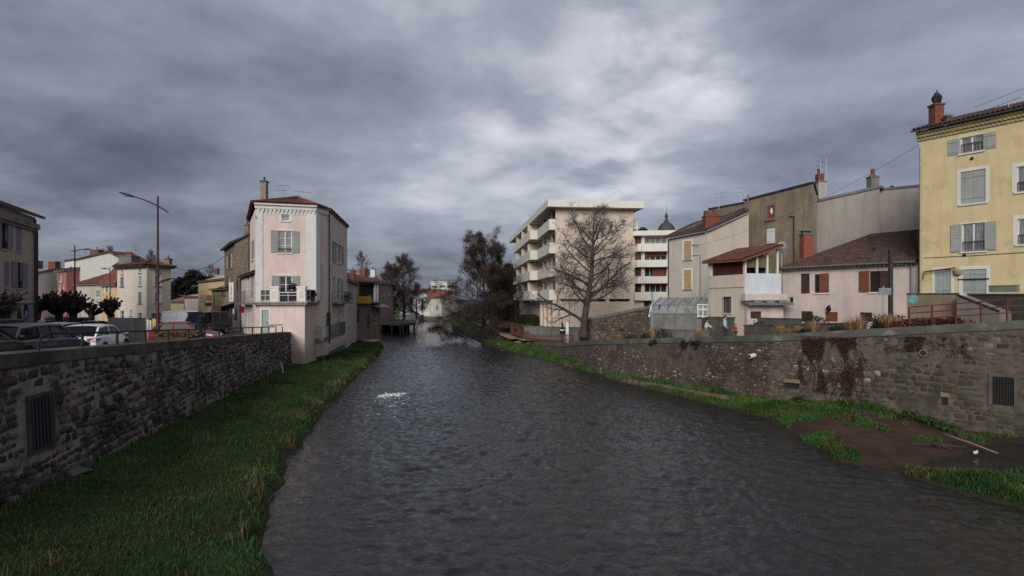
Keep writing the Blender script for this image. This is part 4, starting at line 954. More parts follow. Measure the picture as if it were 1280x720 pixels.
b = MB(); b.add([(*pt(394, 49.2), Z3 - .2), (*pt(404, 48.8), Z3 - .2), (*pt(424.5, 57), Z3 - .2), (*fR.P(6, 0, 0)[:2], Z3 - .2), (*U3, Z3 - .2)] + [(*pt(394, 49.2), Z3), (*pt(404, 48.8), Z3), (*pt(424.5, 57), Z3), (*fR.P(6, 0, 0)[:2], Z3), (*U3, Z3)], [(4, 3, 2, 1, 0), (5, 6, 7, 8, 9), (0, 1, 6, 5), (1, 2, 7, 6), (2, 3, 8, 7), (3, 4, 9, 8), (4, 0, 5, 9)])
sl_ = b.build('river_terrace', M_CONC, T)
for p, q_ in ((pt(394.3, 49.15), pt(404, 48.85)), (pt(404, 48.85), pt(424.3, 57))):
    f = Fac(p, q_); railing_bars(sl_, f, .03, f.L - .03, Z3 + .06, Z3 + 1.05, -.05, .14, M_GALV)
b = MB(); lw = Fac(pt(396, 50.3), pt(431, 63)); lw.wall(b, .6, Z3 - .21); b.build('plinth', M_PLINTH, T)
f = Fac(pt(424.6, 57), pt(432, 61)); b = MB(); b.fb(f, 0, f.L, -.1, 0, 2.6, 3.9); b.build('terrace_screen', pmat('grey_screen', (.12, .115, .1), .8, var=.3, streak=.5), T)
b = MB(); b.fb(fC, fC.L - .45, fC.L + .25, .01, .06, Z3, 5.0); b.build('gate', pmat('olive_wood', (.1, .09, .06), .8, var=.3, streak=.5), T)
# ---------------------------------------------------------------- annex on the street side
aA, aB = pt(301.5, 58), pt(318.3, 48.6); T, f, r = house('street_house', 'narrow pale pink street house with iron balcony against the corner house', aA, aB, 3.2, 2.9, 8.55, 10.0, 'mono', M_PINK2, M_TILEDK,
    [(308.5, 343.5, 311.5, 368, dict(sill=None, name='french_door')), (313.6, 340, 316.6, 371, dict(closed=M_SHGREY, sill=None)), (303.5, 388, 306.5, 415, dict(name='shop_door', sill=None, glass=M_CURT)), (308.3, 388, 312, 416, dict(name='shop_window', sill=None, glass=M_CURT, mull=1))], tw=.25, rh=.35, board=M_DKGREY)
ua, uc = f.uv(306.5, 366)[0], f.uv(316.5, 366)[0]; balcony(T, f, ua, uc, 5.9, .75)
b = MB(); b.tube([f.P(.15, .1, 8.4), f.P(.15, .1, 3)], .06, 8); b.build('downpipe', M_DKGREY, T)
u_, z_ = f.uv(305.6, 387); b = MB(); b.fb(f, u_ - .06, u_ + .06, .05, .5, z_ - .32, z_ + .32); s_ = b.top('shop_sign', pmat('red_sign', (.2, .02, .022), .4, var=.05, bump=0), 'small square red sign hung on the pale pink street house', 'sign')
# ---------------------------------------------------------------- right bank: yellow house
fY = Fac(pt(1149, 38), (34.8, 26.6)); zY = Z(165, 38)
T = thing('yellow_house', 'tall yellow rendered house with grey shutters and patterned brick eaves at the frame edge', 'house', (28, 36, 4))
rT = fY.rect(1200.5, 170, 1229, 190); rM = fY.rect(1201, 213, 1232, 254); rF = fY.rect(1202.5, 279, 1231, 314)
rD1 = fY.rect(1168.5, 337, 1188.5, 368); rD2 = fY.rect(1203.5, 336.5, 1233, 367); rE1 = fY.rect(1271, 207, 1292, 239); rE2 = fY.rect(1272, 273, 1296, 305); rE3 = fY.rect(1300, 170, 1330, 192)
mb = MB(); fY.wall(mb, 3, zY, None, [rT, rM, rF, rD1, rD2, rE1, rE2, rE3])
sA = fY.P(0, -9, 0); fYs = Fac(sA[:2], fY.P(0, 0, 0)[:2]); fYs.wall(mb, 3, zY + .1); Fac(fY.P(fY.L, 0, 0)[:2], fY.P(fY.L, -9, 0)[:2]).wall(mb, 3, zY)
mb.build('wall', M_YELLOW, T)
# patterned eaves: three rows of corbelled tile ends
M_GENO = pmat('genoise_tile', (.36, .285, .15), .9, var=.25, bump=.3, bscale=12)
b = MB()
for row in range(3):
    k = int(fY.L / .22); zt = zY - .02 - row * .21; outn = .32 - row * .1
    b.fb(fY, -.1, fY.L, .004, outn - .045, zt - .208, zt)
    for i in range(k):
        u = (i + (row % 2) * .5) * .22; b.tube([fY.P(u, -.02, zt - .12), fY.P(u, outn, zt - .12)], .075, 6)
b.build('cornice', M_GENO, T)
ry = roof_plane(T, M_TILEDK, fY.P(-.3, .55, zY + .05), fY.P(fY.L + .3, .55, zY + .05), fY.P(fY.L + .3, -5, zY + 1.75), fY.P(-.3, -5, zY + 1.75), .24, .35, M_DKGREY)
roof_plane(T, M_TILEDK, fY.P(fY.L + .3, -9.5, zY), fY.P(-.3, -9.5, zY), fY.P(-.3, -5, zY + 1.75), fY.P(fY.L + .3, -5, zY + 1.75), .5, .5, M_DKGREY)
cx = fY.P(.65, -.9, zY + .2); chimney(T, cx, .6, 1.5, M_BRICKCH, 0, .6, M_BRICKCH); b = MB(); b.blob((cx[0] + .05, cx[1], cx[2] + 2.0), .32, 4, 9, 7, .25, .9, .9, 1.25); b.tube([(cx[0] + .05, cx[1], cx[2] + 2.2), (cx[0] + .05, cx[1], cx[2] + 2.6)], [.06, .03], 6); b.build('chimney_cowl', M_BARKDK, T)
chimney(T, fY.P(1.35, -.7, zY + .3), .3, .45, M_BRICKCH, 0)
c = fY.uv(1257, 138)[0]; antenna(T, fY.P(c, -.5, zY + .2), 1.1, fY.U.y and math.atan2(-fY.U.y, -fY.U.x), 7, 2.6, -.18)
SG = M_SHGREY2
window(T, fY, rT, 1, 0, M_CURT, sh='open', shm=SG, shw=.62, sur=M_WHITE, sw=.06, louvre=False); railing_bars(T, fY, rT[0] + .05, rT[1] - .05, rT[2] + .04, rT[2] + .55, -.03, .16)
closed_window(T, fY, rM, SG, sur=M_WHITE, sw=.2, louvre=False)
window(T, fY, rF, 1, 0, M_CURT, sh='open', shm=SG, shw=.55, sur=M_WHITE, sw=.08, louvre=True); railing_bars(T, fY, rF[0] + .05, rF[1] - .05, rF[2] + .04, rF[2] + .6, -.03, .14)
closed_window(T, fY, rD1, SG, sur=M_WHITE, sw=.16, louvre=False); closed_window(T, fY, rD2, SG, sur=M_WHITE, sw=.2, louvre=False)
b = MB(); u0, z0 = fY.uv(1201, 350); u1, z1 = fY.uv(1237, 350); b.fb(fY, rD2[0] - .25, rD2[1] + .15, .03, .07, z0, z0 + .07); b.build('bar', M_IRON, T)
u0, z0 = fY.uv(1157, 340); u1, z1 = fY.uv(1196, 335); b = MB(); b.tube([fY.P(u0, .25, z0), fY.P(u1, .25, z1)], .05, 6); b.tube([fY.P(u0, .25, z0), fY.P(u0 - .1, .15, z0 - .5)], .03, 5); b.build('awning_bar', M_RUST, T)
for r in (rE1, rE2, rE3): window(T, fY, r, 1, 0, M_CURT, sur=M_WHITE, sw=.22); railing_bars(T, fY, r[0] + .05, r[1] - .05, r[2] + .04, r[2] + .55, -.03, .13)
b = MB(); b.tube([fY.P(.12, .1, zY - 1), fY.P(.12, .1, 4.3)], .055, 8); b.build('downpipe', pmat('pipe_cream', (.4, .35, .22), .6, var=.2, streak=.5), T)
u0, z0 = fY.uv(1154, 322.5); u1, z1 = fY.uv(1279, 315); b = MB(); b.tube([fY.P(u0, .03, z0), fY.P((u0 + u1) / 2, .03, (z0 + z1) / 2 - .04), fY.P(u1 + 3, .03, z1)], .018, 5); b.build('wall_cable', M_IRON, T)
for (px_, py_) in ((1215.5, 198), (1206, 319)):
    u0, z0 = fY.uv(px_, py_); b = MB(); b.blob(fY.P(u0, .05, z0), .09, 3, 8, 6, .2); b.build('wall_lamp', M_IRON, T)
u0, z0 = fY.uv(1198, 340); b = MB(); b.lathe(fY.P(u0, .06, z0 - .25), [(.05, 0), (.22, .1), (.26, .3), (.2, .42)], 10); b.build('hanging_pot', pmat('clay_pot', (.3, .22, .15), .9), T)

# ---------------------------------------------------------------- low pink house with brown shutters
fP = Fac(pt(978, 47), pt(1147.5, 38.6)); zP = 8.72
T = thing('low_house', 'low pink house with old tiled roof, brown wooden shutters and brick chimney', 'house', (25, 42, 3))
r1, r2, r3 = fP.rect(1001, 342, 1012, 367), fP.rect(1018, 342.5, 1036, 366), fP.rect(1087, 338.5, 1114, 365)
rs = fP.rect(986.5, 371.5, 991.5, 378.5); g1, g2, g3 = fP.rect(1001.5, 389, 1016, 402), fP.rect(1031.5, 390, 1047, 402), fP.rect(1075, 390.5, 1090, 402)
mb = MB(); fP.wall(mb, 2.9, zP, None, [r1, r2, r3, rs, g1, g2, g3]); dP = 9.
Fac(fP.P(0, -dP, 0)[:2], fP.P(0, 0, 0)[:2]).wall(mb, 2.9, zP); Fac(fP.P(fP.L, 0, 0)[:2], fP.P(fP.L, -dP, 0)[:2]).wall(mb, 2.9, zP)
mb.build('wall', M_PINK2, T)
top1, top0 = fP.P(fP.L, -7.2, Z(293, 44)), fP.P(1.6, -7.2, Z(293, 44) + .1)
rp = roof_plane(T, M_TILEDK, fP.P(-.15, .45, zP - .02), fP.P(fP.L + .1, .45, zP - .02), fP.P(fP.L + .1, -7.6, zP + 2.95), fP.P(3.3, -7.6, zP + 2.95), .21, .3, M_DKGREY, amp=.05)
tri = MB(); tile_grid(tri, fP.P(-.15, -7.6, zP), fP.P(-.15, .45, zP), fP.P(3.3, -7.6, zP + 2.95), fP.P(3.3, -7.6, zP + 2.95), .21, .3); tri.build('roof', M_TILEDK, T, smooth=.9)
b = MB(); k = int(fP.L / .28)
for i in range(k): b.tube([fP.P(i * .28 + .1, .0, zP - .12), fP.P(i * .28 + .1, .4, zP - .12)], .08, 6)
b.fb(fP, 0, fP.L, .003, .3, zP - .06, zP - .01); b.build('cornice', M_GENO, T)
b = MB(); b.tube([fP.P(-.15, .48, zP + .02), fP.P(fP.L, .48, zP - .02)], .07, 8); b.build('gutter', M_ZINC, T)
u0, z0 = fP.uv(1007, 320); cz = fP.P(3.1, -3.2, 9.3)
chimney(T, (X(1007.5, 47.5), 47.5, 9.2), .72, 2.35, pmat('chimney_new_brick', (.26, .075, .05), .9, var=.2, scale=4, bscale=14, bump=.5), 0, .72, M_CONC); b = MB()
for i in range(3): b.bx(X(1007.5, 47.5) - .3 + i * .24, X(1007.5, 47.5) - .2 + i * .24, 47.2, 47.8, 11.66, 11.86)
b.bx(X(1007.5, 47.5) - .4, X(1007.5, 47.5) + .4, 47.1, 47.9, 11.862, 11.93); b.build('chimney_cap', M_CONC, T)
b = MB(); b.add([fP.P(.1, .0, zP + .12), fP.P(.35, .1, zP + .1), fP.P(3.3, -3.0, zP + 1.35), fP.P(3.0, -3.0, zP + 1.35)], [(0, 1, 2, 3)]); 
closed_window(T, fP, r1, M_SHDKBR, sill=None, louvre=False, leaves=1)
window(T, fP, r2, 0, 0, M_DARK, fm=M_SHDKBR, sill=M_WHITE, fw=.08); u0 = fP.uv(1025, 355)[0]; 
sx = MB(); s_ = shutter(T, fP, fP.uv(1024.5, 354)[0], fP.uv(1035.5, 354)[0], r2[2], r2[3] + .03, M_SHBROWN, louvre=False)
window(T, fP, r3, 1, 0, M_DARK, fm=M_SHDKBR, sill=M_WHITE, fw=.06); shutter(T, fP, fP.uv(1074, 352)[0], fP.uv(1087, 352)[0], r3[2], r3[3] + .03, M_SHBROWN, louvre=False); shutter(T, fP, fP.uv(1100, 352)[0], fP.uv(1114, 352)[0], r3[2], r3[3], M_SHDKBR, louvre=False)
window(T, fP, rs, 0, 0, M_DARK, fm=M_CONC, sill=None, fw=.04)
for g in (g1, g2, g3): closed_window(T, fP, g, M_SHBROWN if g is g2 else M_SHDKBR, sill=None, louvre=False)
u0, z0 = fP.uv(1037.5, 386); b = MB(); b.blob(fP.P(u0, .2, z0), .18, 2, 9, 7, .1, 1, 1, 1.3); b.tube([fP.P(u0, 0, z0 + .3), fP.P(u0, .2, z0 + .25)], .03, 5); b.build('wall_lamp', M_IRON, T)
b = MB(); b.tube([fP.P(fP.L - .35, .12, zP - .2), fP.P(fP.L - .35, .12, 4)], .05, 8); b.build('downpipe', M_ZINC, T)
dish(T, (X(978.5, 46.5), 46.6, Z(308.5, 46.5)), -2.0, .42); b = MB(); b.tube([(X(977.5, 46.7), 46.75, 8.6), (X(978, 46.6), 46.7, Z(308, 46.5))], .03, 5); b.build('dish_mast', M_GALV, T)
# ---------------------------------------------------------------- grey-beige blind wall behind
fG1 = Fac(pt(1019.5, 54), pt(1099.5, 49.4)); fG2 = Fac(fG1.P(fG1.L, .0, 0)[:2], pt(1148.5, 47.4))
fG2b = Fac(pt(1099.5, 50.1), pt(1150, 48))
T = thing('blind_wall_house', 'tall grey beige house with blank stained rear wall above the low tiled roof', 'house', (31, 52, 3))
mb = MB(); za, zb = Z(253, 54), Z(235, 49.4); fG1.wall(mb, 3, za, zb); fG2b.wall(mb, 3, Z(238, 50.1), Z(233, 48)); Fac(pt(1099.5, 49.4), pt(1099.6, 50.1)).wall(mb, 3, zb)
mb.quad(fG1.P(0, 0, za), fG1.P(fG1.L, 0, zb), fG1.P(fG1.L, -8, zb), fG1.P(0, -8, za)); mb.quad(fG2b.P(0, 0, 15.7), fG2b.P(fG2b.L, 0, 15.7), fG2b.P(fG2b.L, -8, 15.7), fG2b.P(0, -8, 15.7))
mb.quad(fG2b.P(fG2b.L, 0, 3), fG2b.P(fG2b.L, -8, 3), fG2b.P(fG2b.L, -8, 15.7), fG2b.P(fG2b.L, 0, 15.7))
mb.build('wall', M_GREYR, T)
b = MB(); P = fG1.P; b.hexa([P(-.1, .12, za), P(fG1.L + .1, .12, zb), P(fG1.L + .1, -.6, zb), P(-.1, -.6, za), P(-.1, .12, za + .22), P(fG1.L + .1, .12, zb + .22), P(fG1.L + .1, -.6, zb + .22), P(-.1, -.6, za + .22)])
P = fG2b.P; e0, e1 = Z(238, 50.1), Z(233, 48); b.hexa([P(.1, .1, e0), P(fG2b.L, .1, e1), P(fG2b.L, -.6, e1), P(.1, -.6, e0), P(.1, .1, e0 + .18), P(fG2b.L, .1, e1 + .18), P(fG2b.L, -.6, e1 + .18), P(.1, -.6, e0 + .18)])
b.build('roof_edge', M_PLINTH, T)
c = (X(1094.5, 50.2), 50.6, 15.8); chimney(T, c, .7, 1.2, M_CONC, 0, .7); b = MB(); b.lathe((c[0], c[1], c[2] + 1.2), [(.3, .12), (.3, .2), (.14, .35), (.16, .75), (.1, .8)], 10); b.build('chimney_pot', M_BRICKCH, T)
b = MB(); b.lathe((X(1119.5, 49.5), 50, 15.7), [(.12, 0), (.12, .35), (.25, .36), (.05, .5)], 8); b.build('roof_vent', M_IRON, T)
# ---------------------------------------------------------------- tall weathered brown house
fB = Fac(pt(931, 56.5), pt(1016.5, 49.6)); za, zb = Z(251, 56.5), Z(229, 49.6)
T = thing('weathered_house', 'tall weathered brown house with blank rendered wall, brick patch and white shutter', 'house', (25, 53, 3))
w1, w2 = fB.rect(958.5, 257.5, 968, 274), fB.rect(958, 285, 969, 304)
mb = MB(); fB.wall(mb, 3, za, zb, [w1, w2]); fBs = Fac(pt(1016.5, 49.6), pt(1021.5, 53.6)); mb.build('wall', M_BROWNR, T)
mb = MB(); fBs.wall(mb, 3, zb, Z(247, 53.6) + .2); mb.build('wall', M_GREYR, T)
b = MB(); P = fB.P; b.hexa([P(-.1, .15, za), P(fB.L, .15, zb), P(fB.L, -.35, zb), P(-.1, -.35, za), P(-.1, .15, za + .14), P(fB.L, .15, zb + .14), P(fB.L, -.35, zb + .14), P(-.1, -.35, za + .14)]); b.build('roof_edge', M_DKGREY, T)
b = MB(); b.add([P(0, -.3, za), P(fB.L, -.3, zb), pt(1021.5, 53.6) + (Z(247, 53.6),), P(fB.L * .6, -7, zb - 1.5), P(0, -7, za - 1)], [(0, 1, 2, 3, 4)]); b.build('roof', M_TILEDK, T)
b = MB(); P = fBs.P; b.hexa([P(0, .1, zb), P(fBs.L, .1, Z(247, 53.6) + .2), P(fBs.L, -.3, Z(247, 53.6) + .2), P(0, -.3, zb), P(0, .1, zb + .14), P(fBs.L, .1, Z(247, 53.6) + .34), P(fBs.L, -.3, Z(247, 53.6) + .34), P(0, -.3, zb + .14)]); b.build('roof_edge', M_DKGREY, T)
b = MB(); b.fb(fB, w1[0], w1[1], -.1, -.05, w1[2], w1[3]); o = b.build('blocked_window', pmat('red_brick_infill', (.2, .06, .045), .9, var=.3, bump=.5, bscale=14), T)
b = MB(); uc, zc = fB.uv(964.5, 264); b.blob(fB.P(uc, -.05, zc), .22, 5, 8, 6, .3, .8, .4, 1.2); b.build('plaster_patch', M_WHITE, o); surround(T, fB, w1, .14, M_CONC, .14); b = MB(); b.fb(fB, w1[0] - .2, w1[1] + .2, 0.003, .15, w1[2] - .15, w1[2] - .002); b.build('sill', M_CONC, o)
closed_window(T, fB, w2, M_WHITE, M_CONC, louvre=False)
b = MB(); uc = fB.uv(936.5, 300)[0]; b.tube([fB.P(uc, .14, 7), fB.P(uc, .14, za + .5)], .1, 8); uc = fB.uv(934, 300)[0]; b.build('downpipe', pmat('grey_brown_pipe', (.16, .135, .11), .7, var=.2), T)
b = MB(); uc, zc = fB.uv(993, 271); b.tube([fB.P(uc, .08, zc), fB.P(uc, .08, zc - 4)], .05, 6); b.tube([fB.P(uc - .5, .1, zc + .1), fB.P(uc + .1, .1, zc)], .03, 5); b.build('cable_duct', M_IRON, T)
c = (X(1027.5, 54.2), 54.4, Z(250, 54.2)); chimney(T, c, .75, 1.7, M_GREYR, 0, .6); b = MB(); b.bx(c[0] - .4, c[0] + .12, c[1] - .3, c[1] + .3, c[2] + 1.82, c[2] + 2.5); b.lathe((c[0] + .15, c[1], c[2] + 1.82), [(.15, 0), (.15, .6), (.2, .62), (.2, .7)], 8); b.lathe((c[0] - .2, c[1], c[2] + 2.5), [(.13, 0), (.13, .4), (.17, .42), (.17, .5)], 8); b.build('chimney_pot', M_BRICKCH, T)
antenna(T, (c[0] + .35, c[1] - .3, c[2] + 1), 3.0, 2.3, 7, 1.7, .55); antenna(T, (c[0] - .15, c[1] - .2, c[2] + 2.6), 1.1, 2.6, 5, .8, .3)
b = MB(); uu, zz = fB.uv(957, 243); 
for i in range(3): b.tube([fB.P(uu + i * .35, -.5, zz - .6), fB.P(uu + i * .35, -.5, zz)], .06, 5)
b.tube([fB.P(uu, -.5, zz), fB.P(uu + 1.2, -.5, zz - .05)], .03, 4); b.build('roof_vent', M_GALV, T)
# ---------------------------------------------------------------- cream house with closed ochre shutters
fC_ = Fac(pt(834.5, 60.5), pt(884.5, 57)); fC2 = Fac(pt(884.5, 57), pt(936, 54.8)); z0_, z1_, z2_ = Z(299, 60.5), Z(289.5, 57), Z(266, 54.8)
T = thing('cream_house', 'grey cream house with sloping tiled roof and two closed ochre shutters', 'house', (17, 58, 3))
OCH = pmat('shutter_ochre', (.38, .255, .115), .7, var=.1, streak=.2)
w1, w2 = fC_.rect(855, 301.5, 864, 325), fC_.rect(855, 337.5, 864, 362)
mb = MB(); fC_.wall(mb, 3, z0_, z1_, [w1, w2]); mb.quad(fC_.P(0, -9, 3), fC_.P(0, 0, 3), fC_.P(0, 0, z0_), fC_.P(0, -9, z0_)); mb.build('wall', M_CREAMG, T)
mb = MB(); fC2.wall(mb, 3, z1_, z2_); mb.build('wall', pmat('warm_cream_render', (.46, .40, .325), .92, var=.1, scale=.6, bump=.15, streak=.5, streak_col=(.3, .25, .2), fine=.06), T)
for w_ in (w1, w2): closed_window(T, fC_, w_, OCH, M_CONC, M_WHITE, .18, louvre=False)
a, b_ = fC_.P(-.5, .45, z0_ + .05), fC_.P(fC_.L, .45, z1_ + .05); c = fC2.P(fC2.L, .2, z2_ + .05)
r0, r1, r2_ = (X(866, 67), 67, Z(279.5, 67)), (X(893, 65), 65, Z(270.5, 65)), (X(937, 61), 61, Z(251, 61))
roof_plane(T, M_TILEDK, a, b_, r1, r0, .24, .35, M_ZINC); roof_plane(T, M_TILEDK, fC2.P(0, .4, z1_ + .05), c, r2_, r1, .24, .35, M_ZINC)
cz = (X(889, 58.5), 58.5, Z(289, 58.5)); chimney(T, cz, 1.5, 1.45, M_BRICKCH, 0, 1.0, M_BRICKCH); b = MB(); b.bx(cz[0] - .7, cz[0] - .1, 58.2, 58.8, cz[2] + 1.57, cz[2] + 2.1); b.lathe((cz[0] + .35, 58.5, cz[2] + 1.57), [(.2, 0), (.18, .5), (.24, .52)], 8); b.build('chimney_pot', M_BRICKCH, T)
b = MB(); b.tube([fC_.P(.15, .1, z0_ - .1), fC_.P(.15, .1, 5)], .06, 8); b.build('downpipe', M_DKGREY, T)
u0, zz = fC_.uv(875.5, 319); u1, zz2 = fC_.uv(875.5, 372); b = MB(); b.tube([fC_.P(u0 - 1.0, .05, zz), fC_.P(u0, .05, zz), fC_.P(u0, .05, zz2), fC_.P(u0 - 1.2, .05, zz2)], .025, 5); u0, zz = fC_.uv(865.5, 306); b.tube([fC_.P(u0, .1, zz), fC_.P(u0 + .9, .3, zz - .1)], .03, 5); b.build('cable_duct', M_IRON, T)
# brown parapet wall between the cream roof and the tall brown house
fX = Fac(pt(886, 63), pt(931, 58)); b = MB(); fX.wall(b, 8, Z(262, 63), Z(254, 58)); b.quad(fX.P(0, 0, Z(262, 63)), fX.P(fX.L, 0, Z(254, 58)), fX.P(fX.L, -5, Z(254, 58)), fX.P(0, -5, Z(262, 63)))
b.quad(fX.P(0, -5, 3), fX.P(0, 0, 3), fX.P(0, 0, Z(262, 63)), fX.P(0, -5, Z(262, 63))); fX.wall(b, 3, 8)
T2_ = thing('terraced_house', 'narrow dark brown rendered house end rising behind the cream house roof', 'house', (23, 61, 3)); b.build('wall', M_BROWNR, T2_); b = MB(); P = fX.P; b.hexa([P(0, .1, Z(262, 63)), P(fX.L, .1, Z(254, 58)), P(fX.L, -.4, Z(254, 58)), P(0, -.4, Z(262, 63)), P(0, .1, Z(262, 63) + .15), P(fX.L, .1, Z(254, 58) + .15), P(fX.L, -.4, Z(254, 58) + .15), P(0, -.4, Z(262, 63) + .15)]); b.build('roof_edge', M_DKGREY, T2_)
antenna(T2_, (X(898.5, 60), 60, Z(262, 60)), 1.75, .35, 6, 1.4, .25); antenna(T2_, (X(925.5, 59), 59, Z(256, 59)), 1.75, 2.6, 4, .7, .3)
# ---------------------------------------------------------------- veranda house
vA, vB, vC = pt(886, 50), pt(930, 46), pt(974.5, 46.4); f1, f2 = Fac(vA, vB), Fac(vB, vC)
T = thing('veranda_house', 'small cream house with red tiled lean-to roof, open veranda and pale blue panel', 'house', (19, 47, 3))
za, zb, zc = Z(328, 50), Z(325, 46), Z(306.5, 46.4)
zf = Z(344, 48); zs = Z(358, 48); op = (.45, f1.L - .12, zf, za - .12); wv = f1.rect(904, 371, 914, 391)
mb = MB(); f1.wall(mb, 3, za, zb, [op, wv], depth=.15)
zp0, zp1, zq = Z(342, 46), Z(367, 46), Z(376, 46)
f2.wall(mb, 3, zp0, zp0, [f2.rect(934, 389, 946.5, 397)]); mb.build('wall', M_CREAM, T)
# veranda interior
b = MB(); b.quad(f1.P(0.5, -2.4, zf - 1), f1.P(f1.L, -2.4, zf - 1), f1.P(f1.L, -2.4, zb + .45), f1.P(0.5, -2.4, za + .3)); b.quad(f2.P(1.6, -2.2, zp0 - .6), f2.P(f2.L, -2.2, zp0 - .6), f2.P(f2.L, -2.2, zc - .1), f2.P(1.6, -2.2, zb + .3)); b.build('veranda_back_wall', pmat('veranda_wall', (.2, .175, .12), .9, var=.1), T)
b = MB(); b.fb(f1, op[0], op[1], -.1, -.06, zf, za - .14); b.build('veranda_blind', pmat('dark_red_wood', (.06, .018, .016), .8, var=.3, streak=.4), T)
b = MB(); b.fb(f1, -.05, f1.L + .05, .003, .08, zs - .1, zs + .02); b.build('string_course', M_CREAM, T)
b = MB(); b.fb(f1, .05, .35, .004, .06, zf - .05, za - .1); b.build('post', M_WHITE, T)
for px_ in (930.8, 945.5, 958.3, 971): 
    u = min(f2.uv(px_, 330)[0], f2.L - .1); u = max(u, .02); b = MB(); b.fb(f2, u, u + .16, -.16, 0.005, zp0, lerp(zb, zc, u / f2.L) - .05); b.build('post', M_WHITE, T)
b = MB(); b.fb(f2, .1, f2.L - .05, -.1, -.06, zp0 + .5, zp0 + 1.5); b.build('side_screen', pmat('ochre_screen', (.13, .105, .055), .8, var=.2), T)
b = MB(); b.fb(f2, .05, f2.L + .1, .01, .09, zp1, zp0 + .02); b.build('balcony_panel', pmat('pale_blue_panel', (.52, .56, .62), .7, var=.06, streak=.35, streak_col=(.36, .37, .39), bump=.05), T)
fl_ = Fac(f2.P(-.15, .75, 0)[:2], f2.P(f2.L + .4, .75, 0)[:2]); b = MB(); b.fb(f2, -.2, f2.L + .3, .01, .55, zq + .02, zp1 - .002); b.build('lower_band', M_PINK2, T)
b = MB(); P = f2.P; b.hexa([P(-.3, 1.3, zq - .35), P(f2.L + .4, 1.3, zq - .35), P(f2.L + .4, .0, zq - .1), P(-.3, .0, zq - .1), P(-.3, 1.3, zq - .22), P(f2.L + .4, 1.3, zq - .22), P(f2.L + .4, .0, zq + .03), P(-.3, .0, zq + .03)])
for i in range(3): b.bx(*sorted((P(.3 + i * 1.0, .8, 0)[0], P(.9 + i * 1.0, .8, 0)[0])), P(0, 1.0, 0)[1], P(0, .4, 0)[1], zq - .2, zq + .06)
b.build('lean_to_roof', M_ZINC, T)
b = MB(); b.fb(f2, .0, f2.L, .012, .5, 3, zq - .12); b.build('wall', M_PINK2, T)
uu = f2.rect(934, 389, 946.5, 397); b = MB(); b.fb(f2, uu[0], uu[1], .501, .54, uu[2] - .05, uu[3]); b.build('shutter', M_SHDKBR, T)
window(T, f1, wv, 1, 0, M_CURT, fm=M_SHDKBR, sill=M_CREAM, sur=M_CREAM, sw=.15); railing_bars(T, f1, wv[0], wv[1], wv[2] + .05, wv[3] - .1, .03, .16)
b = MB(); b.tube([f1.P(.1, .1, za - .1), f1.P(.1, .1, 4)], .06, 8); b.tube([f1.P(-.2, .45, za - .05), f1.P(f1.L, .45, zb - .05)], .06, 8); b.build('gutter', M_GALV, T)
e0, e1, e2 = Vector(f1.P(-.3, .5, za + .02)), Vector((vB[0] - .35, vB[1] - .7, zb)), Vector((vC[0] + .1, vC[1] - .5, zc))
roof_plane(T, pmat('roof_tile_dark_red', (.13, .052, .04), .9, var=.4, scale=3, bscale=9, bump=.2, col2=(.06, .035, .03), c2scale=2.2), e0, e1, e2, e0 + (e2 - e1), .2, .3, M_SHBROWN, th=.16)
# ---------------------------------------------------------------- greenhouse
gA, gB = pt(812, 51.5), pt(877, 50.4); fg = Fac(gA, gB); zl, zm, zh = Z(392.5, 51), Z(381.5, 51), Z(375, 54)
T = thing('greenhouse', 'old lean-to greenhouse with whitewashed panes on a rendered base wall', 'greenhouse', (13.5, 52, 3))
b = MB(); fg.wall(b, 2.8, zl); b.quad(fg.P(0, -4, 2.8), fg.P(0, 0, 2.8), fg.P(0, 0, zl), fg.P(0, -4, zl)); b.build('wall', M_CONC, T)
M_OLDG = pmat('whitewashed_glass', (.23, .245, .24), .25, var=.25, scale=2, bump=.03, streak=.4, col2=(.13, .14, .135), c2scale=.8)
for i in range(6):
    u0, u1 = lerp(.02, fg.L, i / 6), lerp(.02, fg.L, (i + 1) / 6) - .05; b = MB(); b.quad(fg.P(u0, 0, zl), fg.P(u1, 0, zl), fg.P(u1 + .1, -.5, zm), fg.P(u0 + .25, -.5, zm)); b.build('pane', M_OLDG, T)
    b = MB(); b.quad(fg.P(u0 + .25, -.5, zm + .01), fg.P(u1 + .25, -.5, zm + .01), fg.P(u1 + 1.1, -4.5, zh + .25), fg.P(u0 + 1.1, -4.5, zh + .25)); b.build('pane', M_OLDG, T)
b = MB()
for i in range(7):
    u = lerp(.0, fg.L, i / 6); b.tube([fg.P(u, .02, zl), fg.P(u + .25, -.48, zm + .03), fg.P(u + 1.1, -4.5, zh + .28)], .035, 4)
b.tube([fg.P(0, .02, zl + .02), fg.P(fg.L, .02, zl + .02)], .05, 4); b.tube([fg.P(.2, -.48, zm + .03), fg.P(fg.L + .25, -.48, zm + .03)], .05, 4); b.build('frame', M_GALV, T)
b = MB(); b.tube([fg.P(-.05, .05, zl - .3), fg.P(.18, -.45, zm + .05), fg.P(1.0, -4.4, zh + .35)], .09, 5); b.build('bargeboard', M_WHITE, T)
fg2 = Fac(pt(871.5, 50.2), pt(885, 50)); b = MB()
for a in (0, .47, .94): b.fb(fg2, a * fg2.L, a * fg2.L + .1, -.05, .03, Z(397, 50.2), Z(382, 50.2))
for y_ in (381.5, 387.5, 396): b.fb(fg2, 0, fg2.L, -.04, .02, Z(y_, 50.2), Z(y_, 50.2) + .1)
o = b.build('door', M_WHITE, T); b = MB(); b.fb(fg2, .05, fg2.L - .03, -.03, -.02, Z(396.5, 50.2), Z(383, 50.2)); b.build('pane', M_OLDG, o)
